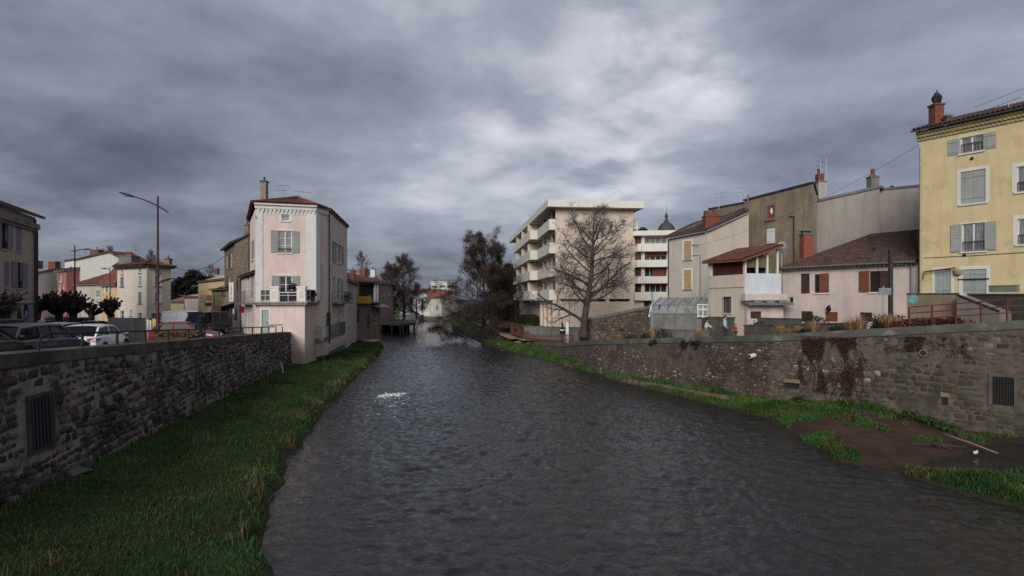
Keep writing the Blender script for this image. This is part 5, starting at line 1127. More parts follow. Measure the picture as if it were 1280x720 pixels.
# ---------------------------------------------------------------- sloping field-stone wall by the bare tree
p_ = [pt(731, 61.5), pt(770, 58), pt(812, 54)]; tops = [Z(398, 61.5), Z(390.5, 58), Z(382, 54)]
wsl = WallSurf([(p_[0][0], p_[0][1], tops[0]), (p_[1][0], p_[1][1], tops[1]), (p_[2][0], p_[2][1], tops[2])], 1)
def pick_s(u, z, r):
    if r.random() < .08: return None
    return jitc(r, [(.12, .08, .06), (.16, .12, .09), (.2, .16, .12), (.08, .06, .05)][r.randrange(4)])
Vs, Fs, Cs = lay_stones(wsl, 0, wsl.pa.L, 2.2, .25, lambda z: (.16, .3), lambda u, z: (.2, .55), .05, pick_s, (), 12, rnd_h=.25)
T = thing('garden_wall', 'sloping field stone garden wall rising behind the large bare tree', 'wall', (p_[1][0], p_[1][1], 2.4)); off = np.array(WO[T])
so_ = np_obj('stonework', np_mesh('stonework', Vs - off, Fs, M_STONE, True, Cs), T); WO[so_] = tuple(off)
b = MB(); us = np.linspace(0, wsl.pa.L, 12)
for a, c in zip(us, us[1:]): b.quad(wsl.P(a, 0, 1.8), wsl.P(c, 0, 1.8), wsl.P(c, 0, wsl.ztop(c) - .1), wsl.P(a, 0, wsl.ztop(a) - .1))
b.build('mortar', M_MORTAR_R, so_)
b = MB()
for a, c in zip(us, us[1:]):
    P = wsl.P; za, zc_ = wsl.ztop(a), wsl.ztop(c); b.hexa([P(a, .08, za - .28), P(c, .08, zc_ - .28), P(c, -.4, zc_ - .28), P(a, -.4, za - .28), P(a, .08, za), P(c, .08, zc_), P(c, -.4, zc_), P(a, -.4, za)])
b.build('coping', M_CONC, T)
# ---------------------------------------------------------------- flats
fE = Fac(pt(694.5, 68), pt(791.5, 69)); aL = Vector(fE.A); Ldir = Vector((-.0956, 1)).normalized(); far_ = aL + Ldir * 40
fS = Fac((far_.x, far_.y), (aL.x, aL.y)); zT = 17.15
T = thing('apartment_block', 'five storey salmon apartment block with cream balcony fronts and flat roof', 'apartment block', (7, 80, 3))
lv = [15.85, 13.05, 10.25, 7.45]      # tops of the balcony fronts
near0, near1 = fS.L - 10.2, fS.L; far0, far1 = fS.L - 34, fS.L - 10.25
opsS = []; spec = []
for z in lv:
    for a, c, sec in ((near0, near1, 0), (far0, far1, 1)):
        n = 3 if sec == 0 else 6; w_ = (c - a) / n
        for i in range(n):
            u0, u1 = a + i * w_ + .45, a + (i + 1) * w_ - (.45 if i % 2 else .25); opsS.append((u0, u1, z - 1.0, z + 1.2)); spec.append((sec, i))
slots = [fE.rect(701, 373.6, 757.5, 377), fE.rect(761.5, 373.6, 787.5, 377)]
mb = MB(); fE.wall(mb, 2.4, zT, None, slots, depth=.5); fS.wall(mb, 2.4, zT, None, opsS, depth=.35); Fac(fE.P(fE.L, 0, 0)[:2], fE.P(fE.L, -38, 0)[:2]).wall(mb, 2.4, zT); Fac(fS.P(0, -10, 0)[:2], fS.P(0, 0, 0)[:2]).wall(mb, 2.4, zT)
mb.build('wall', M_APT, T)
BR = pmat('red_brown_blind', (.13, .04, .032), .7, var=.15, streak=.2)
for r, (sec, i) in zip(opsS, spec):
    window(T, fS, r, 2 if sec == 0 else 1, 0, M_GLASS if (i + int(r[2])) % 3 else M_CURT, sill=None, dep=.25, fm=M_WOODW if i % 2 else BR)
for i in range(4):
    u = fS.L - [0.02, 3.6, 7.0, 10.2][i]; b = MB(); b.fb(fS, u - .5, u, .004, .35, 2.4, 6.1); b.build('pier', M_APT, T)
for a, c, d in ((1.05, 1.6, .2), (0, .4, .12)): b = MB(); b.fb(fE, a, c, .003, d, 2.4, 6.1); b.build('pier', M_APT, T)
for z in lv:
    for a, c, outn in ((near0 + .02, near1 - .002, .78), (far0, far1 - .25, 1.75)):
        b = MB(); b.fb(fS, a, c, outn - .12, outn, z - 1.27, z); b.fb(fS, a, c, .003, outn - .121, z - 1.27, z - 1.1)
        b.fb(fS, a, a + .12, .004, outn - .122, z - 1.099, z); b.fb(fS, c - .12, c, .004, outn - .122, z - 1.099, z); b.build('balcony', M_APTW, T)
        if outn > 1:
            for k in range(3): uu = lerp(a, c, (k + .5) / 3); b = MB(); b.fb(fS, uu, uu + .15, .005, outn - .15, z - 1.09, z + 1.3); b.build('balcony_divider', M_APT, T)
b = MB(); rt = [fE.P(-1.15, 1.2, zT), fE.P(fE.L + .95, 1.2, zT), fE.P(fE.L + .95, -39, zT)]; lf = fS.P(-.8, 1.9, zT); ln = fS.P(fS.L - 10, .95, zT)
slab(b, [(p[0], p[1], zT + .85) for p in (rt[0], rt[1], rt[2], lf)], .84); b.build('roof', M_APTW, T)
b = MB(); u_, z_ = fE.uv(714, 247); b.bx(X(711, 72), X(718, 72), 72, 73, zT + .85, zT + 1.5); b.build('roof_vent', M_IRON, T)
b = MB(); b.bx(X(724, 72), X(734, 72), 72, 73, zT + .85, zT + 1.15); b.build('roof_vent', M_IRON, T)
for s_ in slots: b = MB(); b.fb(fE, s_[0], s_[1], -.45, -.44, s_[2], s_[3]); b.build('slot_window', M_GLASS, T)
fr_ = Fac(fE.P(fE.L, -1, 0)[:2], fE.P(fE.L, -12, 0)[:2]); b = MB(); b.fb(fr_, .1, 8, .003, .95, Z(288, 71), Z(275, 71)); b.build('balcony', M_APTW, T)
# wing behind
fW = Fac(pt(790.5, 98), pt(842, 97)); D_w = 97.5; zr_ = Z(289, D_w)
T = thing('apartment_wing', 'lower apartment wing with red brown blinds and long cream balcony fronts', 'apartment block', (24, 100, 3))
bands = [(295.3, 304.8), (314.8, 325), (334.2, 345.5), (354.5, 365.3)]; ops = []; red = []
for k, (y0, y1) in enumerate(bands): ops += [fW.rect(793.5, y0, 801.5, y1), fW.rect(806, y0, 833.5, y1)]
ops.append(fW.rect(805, 376.5, 834, 388))
mb = MB(); fW.wall(mb, 2.5, zr_ - .8, None, ops, depth=.9); mb.quad(fW.P(0, -12, 2.5), fW.P(0, 0, 2.5), fW.P(0, 0, zr_), fW.P(0, -12, zr_)); mb.build('wall', M_APT, T)
for k, o_ in enumerate(ops):
    if k % 2 == 0 and k < 8:
        b = MB(); b.fb(fW, o_[0] + (.0 if k < 4 else .7), o_[1], -.6, -.55, o_[2], o_[3]); b.build('blind', BR, T); b = MB(); b.fb(fW, o_[0], o_[1], -.85, -.8, o_[2], o_[3]); b.build('pane', M_GLASS, T)
    else:
        w_ = window(T, fW, o_, 3, 0, M_GLASS if k != 1 else M_CURT, sill=None, dep=.85)
        if k in (3, 7): b = MB(); b.fb(fW, o_[0] + .05, o_[1] - .05, -.5, -.45, o_[3] - (.75 if k == 3 else .25), o_[3]); b.build('awning', BR, T)
        if k == 5: b = MB(); b.fb(fW, lerp(o_[0], o_[1], .36), o_[1] - .3, -.5, -.45, o_[2], o_[3]); b.build('blind', BR, T)
for y0, y1 in ((304.9, 314.6), (325.2, 334), (345.7, 354.3), (365.5, 375.5)):
    b = MB(); r = fW.rect(796 if y0 < 360 else 793, y0, 836, y1); b.fb(fW, r[0], fW.L, .003, .9, r[2], r[3]); b.build('balcony', M_APTW, T)
b = MB(); slab(b, [fW.P(-.3, 1.0, zr_), fW.P(fW.L + .3, 1.0, zr_), fW.P(fW.L + .3, -12, zr_), fW.P(-.3, -12, zr_)], .8); b.build('roof', M_APTW, T)
b = MB(); b.lathe((X(803.5, 100), 100, zr_ + .003), [(.7, 0), (.7, .5), (.9, .52), (.9, .65), (.5, .7), (.5, .95)], 12); b.build('roof_vent', M_IRON, T)
# domed church tower
D_ = 170; c = (X(833, D_), D_, 0); zb = Z(290, D_); sl_ = pmat('slate_dome', (.06, .06, .065), .6, var=.2, bump=.1)
T = thing('church_dome', 'round slate dome with little lantern rising behind the apartment wing', 'dome', (c[0], c[1], 2))
b = MB(); b.lathe((c[0], c[1], 2), [(2.6, 0), (2.6, zb - 2.2)], 20); b.build('drum', pmat('church_stone', (.3, .27, .23), .9), T)
b = MB(); b.lathe((c[0], c[1], zb - .3), [(3.1, 0), (3.1, .25), (2.55, .3), (2.5, 1.1), (2.2, 1.9), (1.6, 2.7), (.8, 3.2), (.7, 3.3)], 20); b.build('dome', sl_, T, smooth=.6)
b = MB(); b.lathe((c[0], c[1], zb + 3), [(.75, 0), (.75, .35), (.4, .36), (.4, 1.5), (.62, 1.52), (.55, 1.8), (.3, 2.4), (.08, 2.8), (.05, 4.6)], 10); b.build('lantern', sl_, T, smooth=.6)
# ---------------------------------------------------------------- low walls and railings on the promenade
def low_wall(name, label, A, B, za, zb, th=.3, z0=2.5, mat=M_CONC, cap=.08, capm=None, cat='wall'):
    f = Fac(A, B); P = f.P; T = thing(name, label, cat, (f.P(f.L / 2, 0, z0))); b = MB()
    b.hexa([P(0, 0, z0), P(f.L, 0, z0), P(f.L, -th, z0), P(0, -th, z0), P(0, 0, za - cap), P(f.L, 0, zb - cap), P(f.L, -th, zb - cap), P(0, -th, za - cap)]); b.build('wall', mat, T)
    b = MB(); e = .05; b.hexa([P(-e, e, za - cap + .002), P(f.L + e, e, zb - cap + .002), P(f.L + e, -th - e, zb - cap + .002), P(-e, -th - e, za - cap + .002), P(-e, e, za), P(f.L + e, e, zb), P(f.L + e, -th - e, zb), P(-e, -th - e, za)]); b.build('coping', capm or mat, T); return T, f
M_DKWALL = pmat('damp_concrete', (.075, .07, .06), .95, var=.3, bump=.4, streak=.7, streak_col=(.035, .035, .028))
low_wall('terrace_wall', 'long low damp concrete terrace wall behind the walking people', pt(884, 48.8), pt(1000, 43.2), Z(395.8, 48.8), Z(398, 43.2), mat=M_DKWALL)
low_wall('terrace_wall', 'low concrete kerb wall below the pink house with dry grasses', pt(930, 38.5), pt(1080, 31.5), Z(406, 38.5), Z(402.5, 31.5), mat=M_DKWALL, th=.25)
low_wall('terrace_wall', 'short low concrete wall at the foot of the greenhouse', pt(826, 47.5), pt(884, 43.5), Z(411.5, 47.5), Z(412.5, 43.5), mat=M_CONC, th=.25)
fq = Fac(pt(1134, 34.2), pt(1197, 32.2)); T, f = low_wall('forecourt_wall', 'brown rendered forecourt wall with blue painted tag below the yellow house', pt(1134, 34.2), pt(1195, 32.2), Z(366.5, 34.2), Z(366, 32.2), mat=pmat('stained_brown_wall', (.2, .155, .105), .95, var=.2, bump=.3, streak=.7, streak_col=(.09, .07, .05)), capm=M_DKWALL)
b = MB(); gq = random.Random(4); u0, z0 = f.uv(1141, 373.5)
for i in range(9):
    w = 2 * PI * i / 9; p = [f.P(u0 + math.cos(w + k * .9) * (.05 + .09 * k), .012 + .001 * i, z0 + math.sin(w + k * .9) * (.05 + .09 * k)) for k in range(4)]; b.tube(p, [.035, .03, .028, .02], 4)
b.build('painted_tag', pmat('turquoise_spray', (.16, .42, .40), .8, var=.1, bump=0), T)
M_STAIRW = pmat('dark_stair_wall', (.085, .08, .065), .95, var=.3, bump=.3, streak=.7, streak_col=(.04, .04, .033))
low_wall('forecourt_wall', 'dark mossy forecourt wall at the right beside the stair', pt(1210, 33.4), pt(1310, 28.6), Z(367, 33.4), Z(367, 28.6), mat=M_STAIRW)
f = Fac(pt(1196, 31.6), pt(1250, 29.6)); b = MB(); P = f.P; za, zb = Z(369, 31.6), Z(390, 29.6); b.hexa([P(0, 0, 3.5), P(f.L, 0, 3.5), P(f.L, -.9, 3.5), P(0, -.9, 3.5), P(0, 0, za), P(f.L, 0, zb), P(f.L, -.9, zb), P(0, -.9, za)])
T = thing('stair', 'concrete outside stair falling to the right below the yellow house', 'stair', P(f.L / 2, 0, 3.5)); b.build('stringer', pmat('stair_concrete', (.2, .18, .15), .95, var=.2, bump=.3, streak=.6), T)
b = MB(); b.tube([P(0, .05, za + .05), P(f.L, .05, zb + .05)], .04, 5); b.build('handrail', M_IRON, T)
u = fY.uv(1255, 362)[0]; c = fY.P(fY.uv(1253, 360)[0], 2.4, Z(364.5, 34)); t = thing('planter_box', 'long grey green planter trough on the forecourt wall', 'planter', c); ff = Fac(pt(1236, 33.2), pt(1270, 32)); b = MB(); b.fb(ff, 0, ff.L, -.35, 0, Z(365, 32.6), Z(357.5, 32.6)); b.build('trough', pmat('green_grey_trough', (.16, .18, .14), .8, var=.2), t); b = MB(); b.fb(ff, -.04, ff.L + .04, -.39, .04, Z(357.5, 32.6) + .002, Z(356.5, 32.6)); b.build('rim', M_CONC, t)
def post_rail(name, label, pts, h, npost, mat, rails=(1., .62, .3), r=.03, cat='railing', pr=None, mid=0):
    """pts: ground points"""
    T = thing(name, label, cat, pts[len(pts) // 2]); p = [Vector(q) for q in pts]; seg = [0]
    for a, c in zip(p, p[1:]): seg.append(seg[-1] + (c - a).length)
    def at(s):
        i = max(k for k in range(len(p) - 1) if seg[k] <= s + 1e-6); t = (s - seg[i]) / (seg[i + 1] - seg[i]); return p[i].lerp(p[i + 1], min(t, 1))
    for i in range(npost):
        q = at(seg[-1] * i / (npost - 1)); b = MB(); w_ = pr or r; b.bx(q.x - w_, q.x + w_, q.y - w_, q.y + w_, q.z - .1, q.z + h); b.build('post', mat, T)
    for rr in rails: b = MB(); b.tube([q + Vector((0, 0, h * rr)) for q in p], r, 6); b.build('rail', mat, T)
    return T
def on_wall(px_, back=.0):
    u = u_at(px_); c = wr.P(u, -.2 - back, 0); return (c[0], c[1], wr.ztop(u))
post_rail('railing', 'low rusty red railing along the promenade below the yellow house', [on_wall(x_, .6) for x_ in (1134, 1170, 1210, 1262, 1330)], .95, 7, M_RUST, (1., .68, .38))
M_PKT = pmat('red_brown_picket', (.13, .045, .032), .85, var=.25)
pk = [(2.0, 66.2, 1.35), (.9, 69.5, 1.6), (.3, 72.5, 1.95), (-.3, 75.5, 2.35)]
pf = [on_wall(712, .3), on_wall(690, .3), (2.5, 66.4, 1.3), (1.15, 69.6, 1.75), (-.25, 75.5, 1.95)]
pf = [Vector(q) for q in pf]; T = thing('picket_fence', 'low red brown picket fence along the sandy path', 'fence', pf[2])
b = MB(); tot = 0
for a, c in zip(pf, pf[1:]):
    n = int((c - a).length / .34)
    for i in range(n): q = a.lerp(c, i / n); b.bx(q.x - .03, q.x + .03, q.y - .02, q.y + .02, q.z - .1, q.z + .88)
b.build('pickets', M_PKT, T)
for hh in (.25, .7): b = MB(); b.tube([q + Vector((0, 0, hh)) for q in pf], .03, 5); b.build('rail', M_PKT, T)
# ---------------------------------------------------------------- left bank: cafe building at the frame edge
M_TAUPE = pmat('taupe_render', (.36, .30, .26), .92, var=.08, bump=.12, streak=.4, streak_col=(.22, .185, .16), fine=.05)
f = Fac((-33.2, 34.2), pt(44, 45)); zt = Z(272, 45)
T = thing('corner_cafe', 'grey beige three storey building with lilac grey shutters and dark shopfront at the left edge', 'building', (-35, 40, 3))
ow = [(1, 279, 8.5, 311, 'open'), (20, 283, 27, 314, 'closed'), (5, 328, 12, 359, 'closed'), (21, 328, 27, 360, 'open')]
ops = [f.rect(*o[:4]) for o in ow]; shop = f.rect(-2, 382, 17, 408)
mb = MB(); f.wall(mb, 2.8, zt, None, ops + [shop], depth=.3); fs = Fac(f.P(f.L, 0, 0)[:2], pt(45.5, 53)); fs.wall(mb, 2.8, zt); Fac(f.P(0, -8, 0)[:2], f.P(0, 0, 0)[:2]).wall(mb, 2.8, zt); mb.build('wall', M_TAUPE, T)
b = MB(); u0, z0 = f.uv(30, 275); z1 = Z(279, 42); b.fb(f, -.1, f.L + .1, .004, .3, zt - .95, zt - .55); b.fb(f, -.1, f.L + .15, .004, .16, zt - 1.15, zt - .952); b.build('cornice', M_CONC, T)
b = MB(); b.fb(f, 0, f.L, .004, .1, Z(379, 42), Z(376, 42)); b.build('string_course', M_TAUPE, T)
roof_plane(T, M_TILE, f.P(-.3, .55, zt + .02), f.P(f.L + .4, .55, zt + .02), f.P(f.L + .4, -5, zt + 1.8), f.P(-.3, -5, zt + 1.8), .24, .35, M_DKGREY)
for (a, b0, c, d, st_), o_ in zip(ow, ops):
    if st_ == 'open': window(T, f, o_, 0, 1, M_DARK, fm=M_SHDKBR, sill=M_TAUPE, sh='open', shm=M_SHLILAC, shw=.9 if a > 10 else .8); railing_bars(T, f, o_[0], o_[1], o_[2], o_[2] + .5, -.02)
    else: closed_window(T, f, o_, M_SHLILAC, sill=M_TAUPE)
b = MB(); b.tube([f.P(f.L - .35, .12, zt - .2), f.P(f.L - .35, .12, 3)], .07, 8); b.build('downpipe', M_DKGREY, T)
b = MB(); b.tube([fs.P(.35, .12, zt - 1), fs.P(.35, .12, 3)], .07, 8); b.build('downpipe', M_DKGREY, T)
window(T, f, shop, 2, 0, M_GLASS, fm=M_IRON, sill=None, dep=.25, name='shop_window')
b = MB(); sg = f.rect(-3, 379.5, 17.8, 388); b.fb(f, sg[0], sg[1], .11, .2, sg[2], sg[3]); sb = b.build('fascia_board', M_IRON, T)
M_FAINT = pmat('faint_lettering', (.16, .155, .14), .7, var=.1, bump=0)
b = MB(); um, zm = f.uv(4.5, 386); b.tube([f.P(um + .55 * math.cos(PI * k / 10), .215, zm + .62 * math.sin(PI * k / 10)) for k in range(11)], .045, 5)
pts_ = []
for k in range(34): pts_.append(f.P(um + .7 + k * .045, .215, zm + .12 + .13 * math.sin(k * 1.15) + .04 * math.sin(k * .5)))
b.tube(pts_, .03, 4); b.tube([f.P(um + .6, .215, zm - .16), f.P(um + 2.2, .215, zm - .12)], .02, 4); b.build('sign_lettering', M_FAINT, sb)
b = MB(); b.fb(f, f.uv(18.5, 395)[0], f.uv(38.5, 395)[0], .004, .03, 2.9, Z(379.5, 44)); b.build('shop_panel', pmat('lilac_grey_panel', (.26, .25, .28), .8, var=.1, streak=.3), T)
# tall silhouette painted on the panel, notice, parking sign
u0, z0 = f.uv(23.5, 395); b = MB(); prof = [(-.15, 1.0), (.1, 1.15), (.25, .95), (.3, .6), (.55, -.1), (.6, -.75), (.35, -.95), (-.5, -.95), (-.6, -.3), (-.4, .4), (-.2, .7)]
q_ = [f.P(u0 + a * .8, .034, z0 + c * .95) for a, c in prof]; b.add(q_, [tuple(range(len(q_)))]); mu = b.build('mural', M_IRON, T)
u0, z0 = f.uv(31.5, 386); b = MB(); b.fb(f, u0 - .32, u0 + .32, .032, .07, z0 - .34, z0 + .34); b.top('notice_board', M_IRON, 'small black notice board on the lilac panel above the parking sign', 'notice')
def text_mesh(body, size, mat, name, parent, P0, U, Nn, thick=.006, vertical=False, upv=Vector((0, 0, 1))):
    cu = bpy.data.curves.new('lettering', 'FONT'); cu.body = body; cu.size = size; cu.align_x = 'CENTER'; cu.align_y = 'CENTER'; cu.extrude = thick; cu.space_line = .82
    ob = bpy.data.objects.new('lettering', cu); COL.objects.link(ob); dg = bpy.context.evaluated_depsgraph_get(); dg.update()
    me = bpy.data.meshes.new_from_object(ob.evaluated_get(dg)); bpy.data.objects.remove(ob)
    U = Vector(U).normalized(); b = MB(); P0 = Vector(P0); Nn = Vector(Nn).normalized()
    b.add([P0 + U * v.co.x + upv * v.co.y + Nn * v.co.z for v in me.vertices], [tuple(p.vertices) for p in me.polygons])
    return b.build(name, mat, parent)
U3d = lambda f: (f.U.x, f.U.y, 0); N3d = lambda f: (f.N.x, f.N.y, 0)
u0, z0 = f.uv(31.5, 393.5); pT = thing('parking_sign', 'blue parking sign with white letter on the lilac shop panel', 'sign', f.P(u0, .05, z0 - .4)); b = MB(); b.fb(f, u0 - .42, u0 + .42, .034, .07, z0 - .44, z0 + .44); b.build('plate', pmat('sign_blue', (.05, .07, .25), .4, bump=0), pT); text_mesh('P', .75, M_WHITE, 'lettering', pT, f.P(u0, .075, z0), U3d(f), N3d(f))
b = MB(); u0, z0 = f.uv(-1, 374); u1, z1 = f.uv(13.5, 373); b.hexa([f.P(u0 - 1, .9, z0 - .1), f.P(u1, .9, z1 - .1), f.P(u1, .1, z1 + .1), f.P(u0 - 1, .1, z0 + .1), f.P(u0 - 1, .9, z0), f.P(u1, .9, z1), f.P(u1, .1, z1 + .25), f.P(u0 - 1, .1, z0 + .25)]); b.build('awning', M_SHBROWN, T)

# ---------------------------------------------------------------- houses across the square
DW = dict(glass=M_GLASS, trans=1); CW = lambda m: dict(closed=m, sill=None)
house('house', 'small house with long brown tiled roof behind the pollarded trees', pt(43, 92), pt(80, 84), 9, 2.9, Z(358, 88), Z(331, 90), 'para', M_CREAM, M_TILEDK, [(59, 361, 62, 372, DW), (67, 361, 70, 372, DW)], group=None)
T_, f_, r_ = house('house', 'narrow red fronted house between the cream houses', pt(71.5, 80), pt(83, 79), 7, 2.9, Z(338.5, 80), Z(331, 80), 'para', pmat('red_render', (.30, .125, .11), .9, var=.1, streak=.3), M_TILEDK, [(74.5, 343, 77, 352, DW), (73.5, 356, 75.5, 366, DW), (78, 356, 80, 366, DW)])
house('house', 'narrow white house end beside the tall café corner', pt(42.5, 78), pt(47, 78), 8, 2.9, Z(342, 78), Z(334, 78), 'para', M_WHITE, M_TILEDK, ())
cc = chimney(T_, (X(46.5, 80), 80, Z(336, 80)), .9, 1.0, M_BRICKCH, 0)
chimney(T_, (X(68, 90), 90, Z(338, 90)), 1.1, 1.3, M_BRICKCH, 0)
T_, f_, r_ = house('gabled_house', 'big white house with broad blank gable and red chimney', pt(81, 84), pt(93, 81), 7, 2.9, Z(327, 83), Z(325, 83), 'flat', M_WHITE, M_TILEDK, [(87, 333, 90, 343, DW), (87, 350, 90, 358, DW)], ov=.05)
fg = Fac(pt(93, 81), pt(160, 76)); mb = MB(); zz = [Z(326, 81), Z(316, 78), Z(327, 76)]; um = fg.L * .68
mb.quad(fg.P(0, 0, 2.9), fg.P(fg.L, 0, 2.9), fg.P(fg.L, 0, zz[2]), fg.P(um, 0, zz[1]), fg.P(0, 0, zz[0])); mb.build('wall', pmat('greenish_white_render', (.5, .5, .44), .9, var=.05, streak=.3), T_)
mb = MB(); 
for a, b_ in (((0, zz[0]), (um, zz[1])), ((um, zz[1]), (fg.L, zz[2]))): mb.hexa([fg.P(a[0] - .1, .25, a[1]), fg.P(b_[0], .25, b_[1]), fg.P(b_[0], -3, b_[1]), fg.P(a[0] - .1, -3, a[1]), fg.P(a[0] - .1, .25, a[1] + .2), fg.P(b_[0], .25, b_[1] + .2), fg.P(b_[0], -3, b_[1] + .2), fg.P(a[0] - .1, -3, a[1] + .2)])
mb.build('roof', M_TILEDK, T_); chimney(T_, (X(118, 79), 79.5, Z(320, 79)), 1.15, .8, M_BRICKCH, 1); antenna(T_, (X(122, 79), 80, Z(318, 79)), 1.3, 0, 5, 1.2); antenna(T_, (X(100, 80), 81, Z(325, 80)), 1.6, 1, 5, 1.2)
house('house', 'low house with wide orange brown roof beside the yellow house', pt(96, 70), pt(128, 68.5), 8, 2.9, Z(354.5, 69), Z(342, 72), 'para', M_CREAMG, M_TILE, [(120.5, 363, 125, 372, DW), (98.5, 384, 102, 397, DW), (105, 384, 108, 397, DW), (119.5, 384, 122.5, 401, dict(sill=None, name='door'))], tw=.35, rh=.4)
house('house', 'narrow yellow house with pale shutters beside the three storey cream house', pt(127, 68), pt(147, 66), 3, 2.9, Z(353, 67), Z(335.5, 69), 'para', pmat('strong_yellow_render', (.52, .37, .17), .9, var=.06, streak=.3), M_TILE, [(133, 356, 136, 366, dict(sh='open', shm=M_WHITE, shw=.4)), (140, 356, 142, 366, dict(closed=M_WHITE, sill=None)), (134, 388, 137.5, 399, DW)], tw=.35, rh=.4)
u0 = 1; D_ = 67.8; sgn = thing('street_sign', 'small blue street sign on the low cream house', 'sign', (X(109, 68.4), 68.4, Z(395, 68.4))); b = MB(); b.bx(X(106.5, 68.4), X(111.5, 68.4), 69.2, 69.25, Z(395, 68.4), Z(391, 68.4)); b.build('plate', pmat('sign_blue', (.05, .07, .25), .4, bump=0), sgn)
# three storey cream house
K1, K2, K3 = pt(146.5, 65), pt(183.5, 62), pt(213.5, 64.5); f1, f2 = Fac(K1, K2), Fac(K2, K3); zE = Z(332, 62.5)
T = thing('cream_house', 'three storey cream house with angled corner, small attic windows and red hipped roof', 'house', (-42, 64, 2.9))
W1 = [f1.rect(*q) for q in ((152, 337, 154.5, 343), (173.5, 335, 176.5, 341.5), (150.5, 346, 155, 358.5), (173.5, 345, 177, 357.5), (173, 365, 177, 379.5), (150.5, 388, 155, 399), (162.5, 387, 165, 395), (173, 391, 177, 399))]
W2 = [f2.rect(*q) for q in ((194.5, 335, 200.5, 341), (194, 344.5, 200.5, 357.5), (194, 365, 200.5, 379), (189, 391.5, 206, 404))]
M_CR2 = pmat('cream_render_pale', (.56, .505, .42), .9, var=.06, streak=.35, streak_col=(.38, .34, .28)); mb = MB(); f1.wall(mb, 2.9, zE, None, W1); f2.wall(mb, 2.9, zE, None, W2); Fac(K3, (K3[0] - 9, K3[1] + 10)).wall(mb, 2.9, zE); mb.quad((*K1, 2.9), (K1[0] - 1, K1[1] + 9, 2.9), (K1[0] - 1, K1[1] + 9, zE), (*K1, zE)); mb.build('wall', M_CR2, T)
for i, o_ in enumerate(W1):
    if i in (2, 4): closed_window(T, f1, o_, M_SHLILAC, sill=M_CONC, sur=M_WHITE, sw=.1)
    else: window(T, f1, o_, 0, 1, M_GLASS if i != 3 else M_CURT, sill=M_CONC, sur=M_WHITE, sw=.12)
for i, o_ in enumerate(W2):
    if i == 3: closed_window(T, f2, o_, M_SHLILAC, sill=None, sur=M_WHITE, sw=.2, leaves=1); continue
    if i == 0: window(T, f2, o_, 0, 0, M_GLASS, sill=M_CONC); continue
    window(T, f2, o_, 1, 1, M_CURT, sill=M_CONC, sur=M_WHITE, sw=.25)
b = MB(); b.fb(f1, -.05, f1.L, .004, .3, zE - .25, zE); b.fb(f2, 0, f2.L + .3, .004, .3, zE - .25, zE); b.build('eave', M_DKGREY, T)
ap = (X(185, 67), 67.5, Z(325, 67.5)); e = [f1.P(-.2, .45, zE + .02), f1.P(f1.L, .45, zE + .02), f2.P(f2.L + .4, .45, zE + .02)]
roof_plane(T, M_TILE, e[0], e[1], ap, (ap[0] - 5, ap[1] + 2, ap[2] - .1), .3, .4, M_DKGREY); roof_plane(T, M_TILE, e[1], e[2], ap, ap, .3, .4, M_DKGREY); roof_plane(T, M_TILE, e[2], (K3[0] - 9, K3[1] + 10, zE), ap, ap, .5, .5, M_DKGREY)
chimney(T, (X(161.5, 66.5), 66.5, zE - .1), 1.5, 1.35, M_CONC, 0); b = MB()
for i in range(3): b.lathe((X(159.5 + i * 2, 66.5), 66.5, zE + 1.35), [(.16, 0), (.14, .45), (.17, .47), (.17, .5)], 8)
b.build('chimney_pot', M_BRICKCH, T); chimney(T, (X(208.5, 65.5), 65.8, zE - .2), .55, 1.1, M_CONC, 1, potm=M_BRICKCH); antenna(T, (X(166, 66), 66.5, zE + .3), 2.3, 2.6, 6, 1.2)
# houses up the street between the cream house and the stone house
house('house', 'small ochre house with orange roof beyond the white van', pt(212, 112), pt(232, 108), 9, 2.9, Z(377, 110), Z(368, 112), 'para', pmat('ochre_render', (.43, .32, .2), .9), M_TILEOR, ())
house('house', 'pale pink house with sloping orange roof behind the parked van', pt(230, 104), pt(249.5, 100), 8, 2.9, Z(371, 102), Z(366, 102), 'para', M_PINK2, M_TILEOR, [(237, 388, 240, 397, DW)], zeb=Z(368, 101))
T_, f_, r_ = house('house', 'yellow ochre house with dark roof and little balcony further up the street', pt(248.5, 92), pt(285, 80), 9, 2.9, Z(352, 92), Z(343, 84), 'para', pmat('warm_ochre_render', (.52, .37, .2), .9, var=.06, streak=.3), M_TILEDK, [(250.5, 356, 252.5, 362, DW), (258, 369, 264, 377, dict(glass=M_GLASS, sill=None)), (250, 372, 252.5, 380, DW), (272, 345, 274.5, 350, dict(sill=None, glass=M_DARK))], zeb=Z(342, 80))
b = MB(); u0, u1 = f_.uv(257, 376)[0], f_.uv(266, 376)[0]; balcony(T_, f_, u0, u1, Z(377.5, 89), .8); b = MB(); r_ = f_.rect(259, 369.8, 263, 375.5); b.fb(f_, r_[0], r_[1], .01, .06, r_[2], r_[3]); b.top('shop_sign', pmat('orange_red_sign', (.42, .06, .03), .5, bump=0), 'small orange red sign on the ochre house balcony', 'sign')
chimney(T_, (X(271, 84), 84, Z(343, 84)), .5, .8, M_BRICKCH, 0)
T_, f_, r_ = house('house', 'low ochre brown house with dark overhanging roof next to the stone house', pt(264.5, 78), pt(285.5, 68.5), 6, 2.9, Z(362, 76), Z(354, 72), 'mono', pmat('brown_ochre_render', (.33, .25, .16), .9, var=.1, streak=.4), M_TILEDK, [(267, 368, 268.5, 384, CW(M_SHDKBR))], zeb=Z(361, 69))
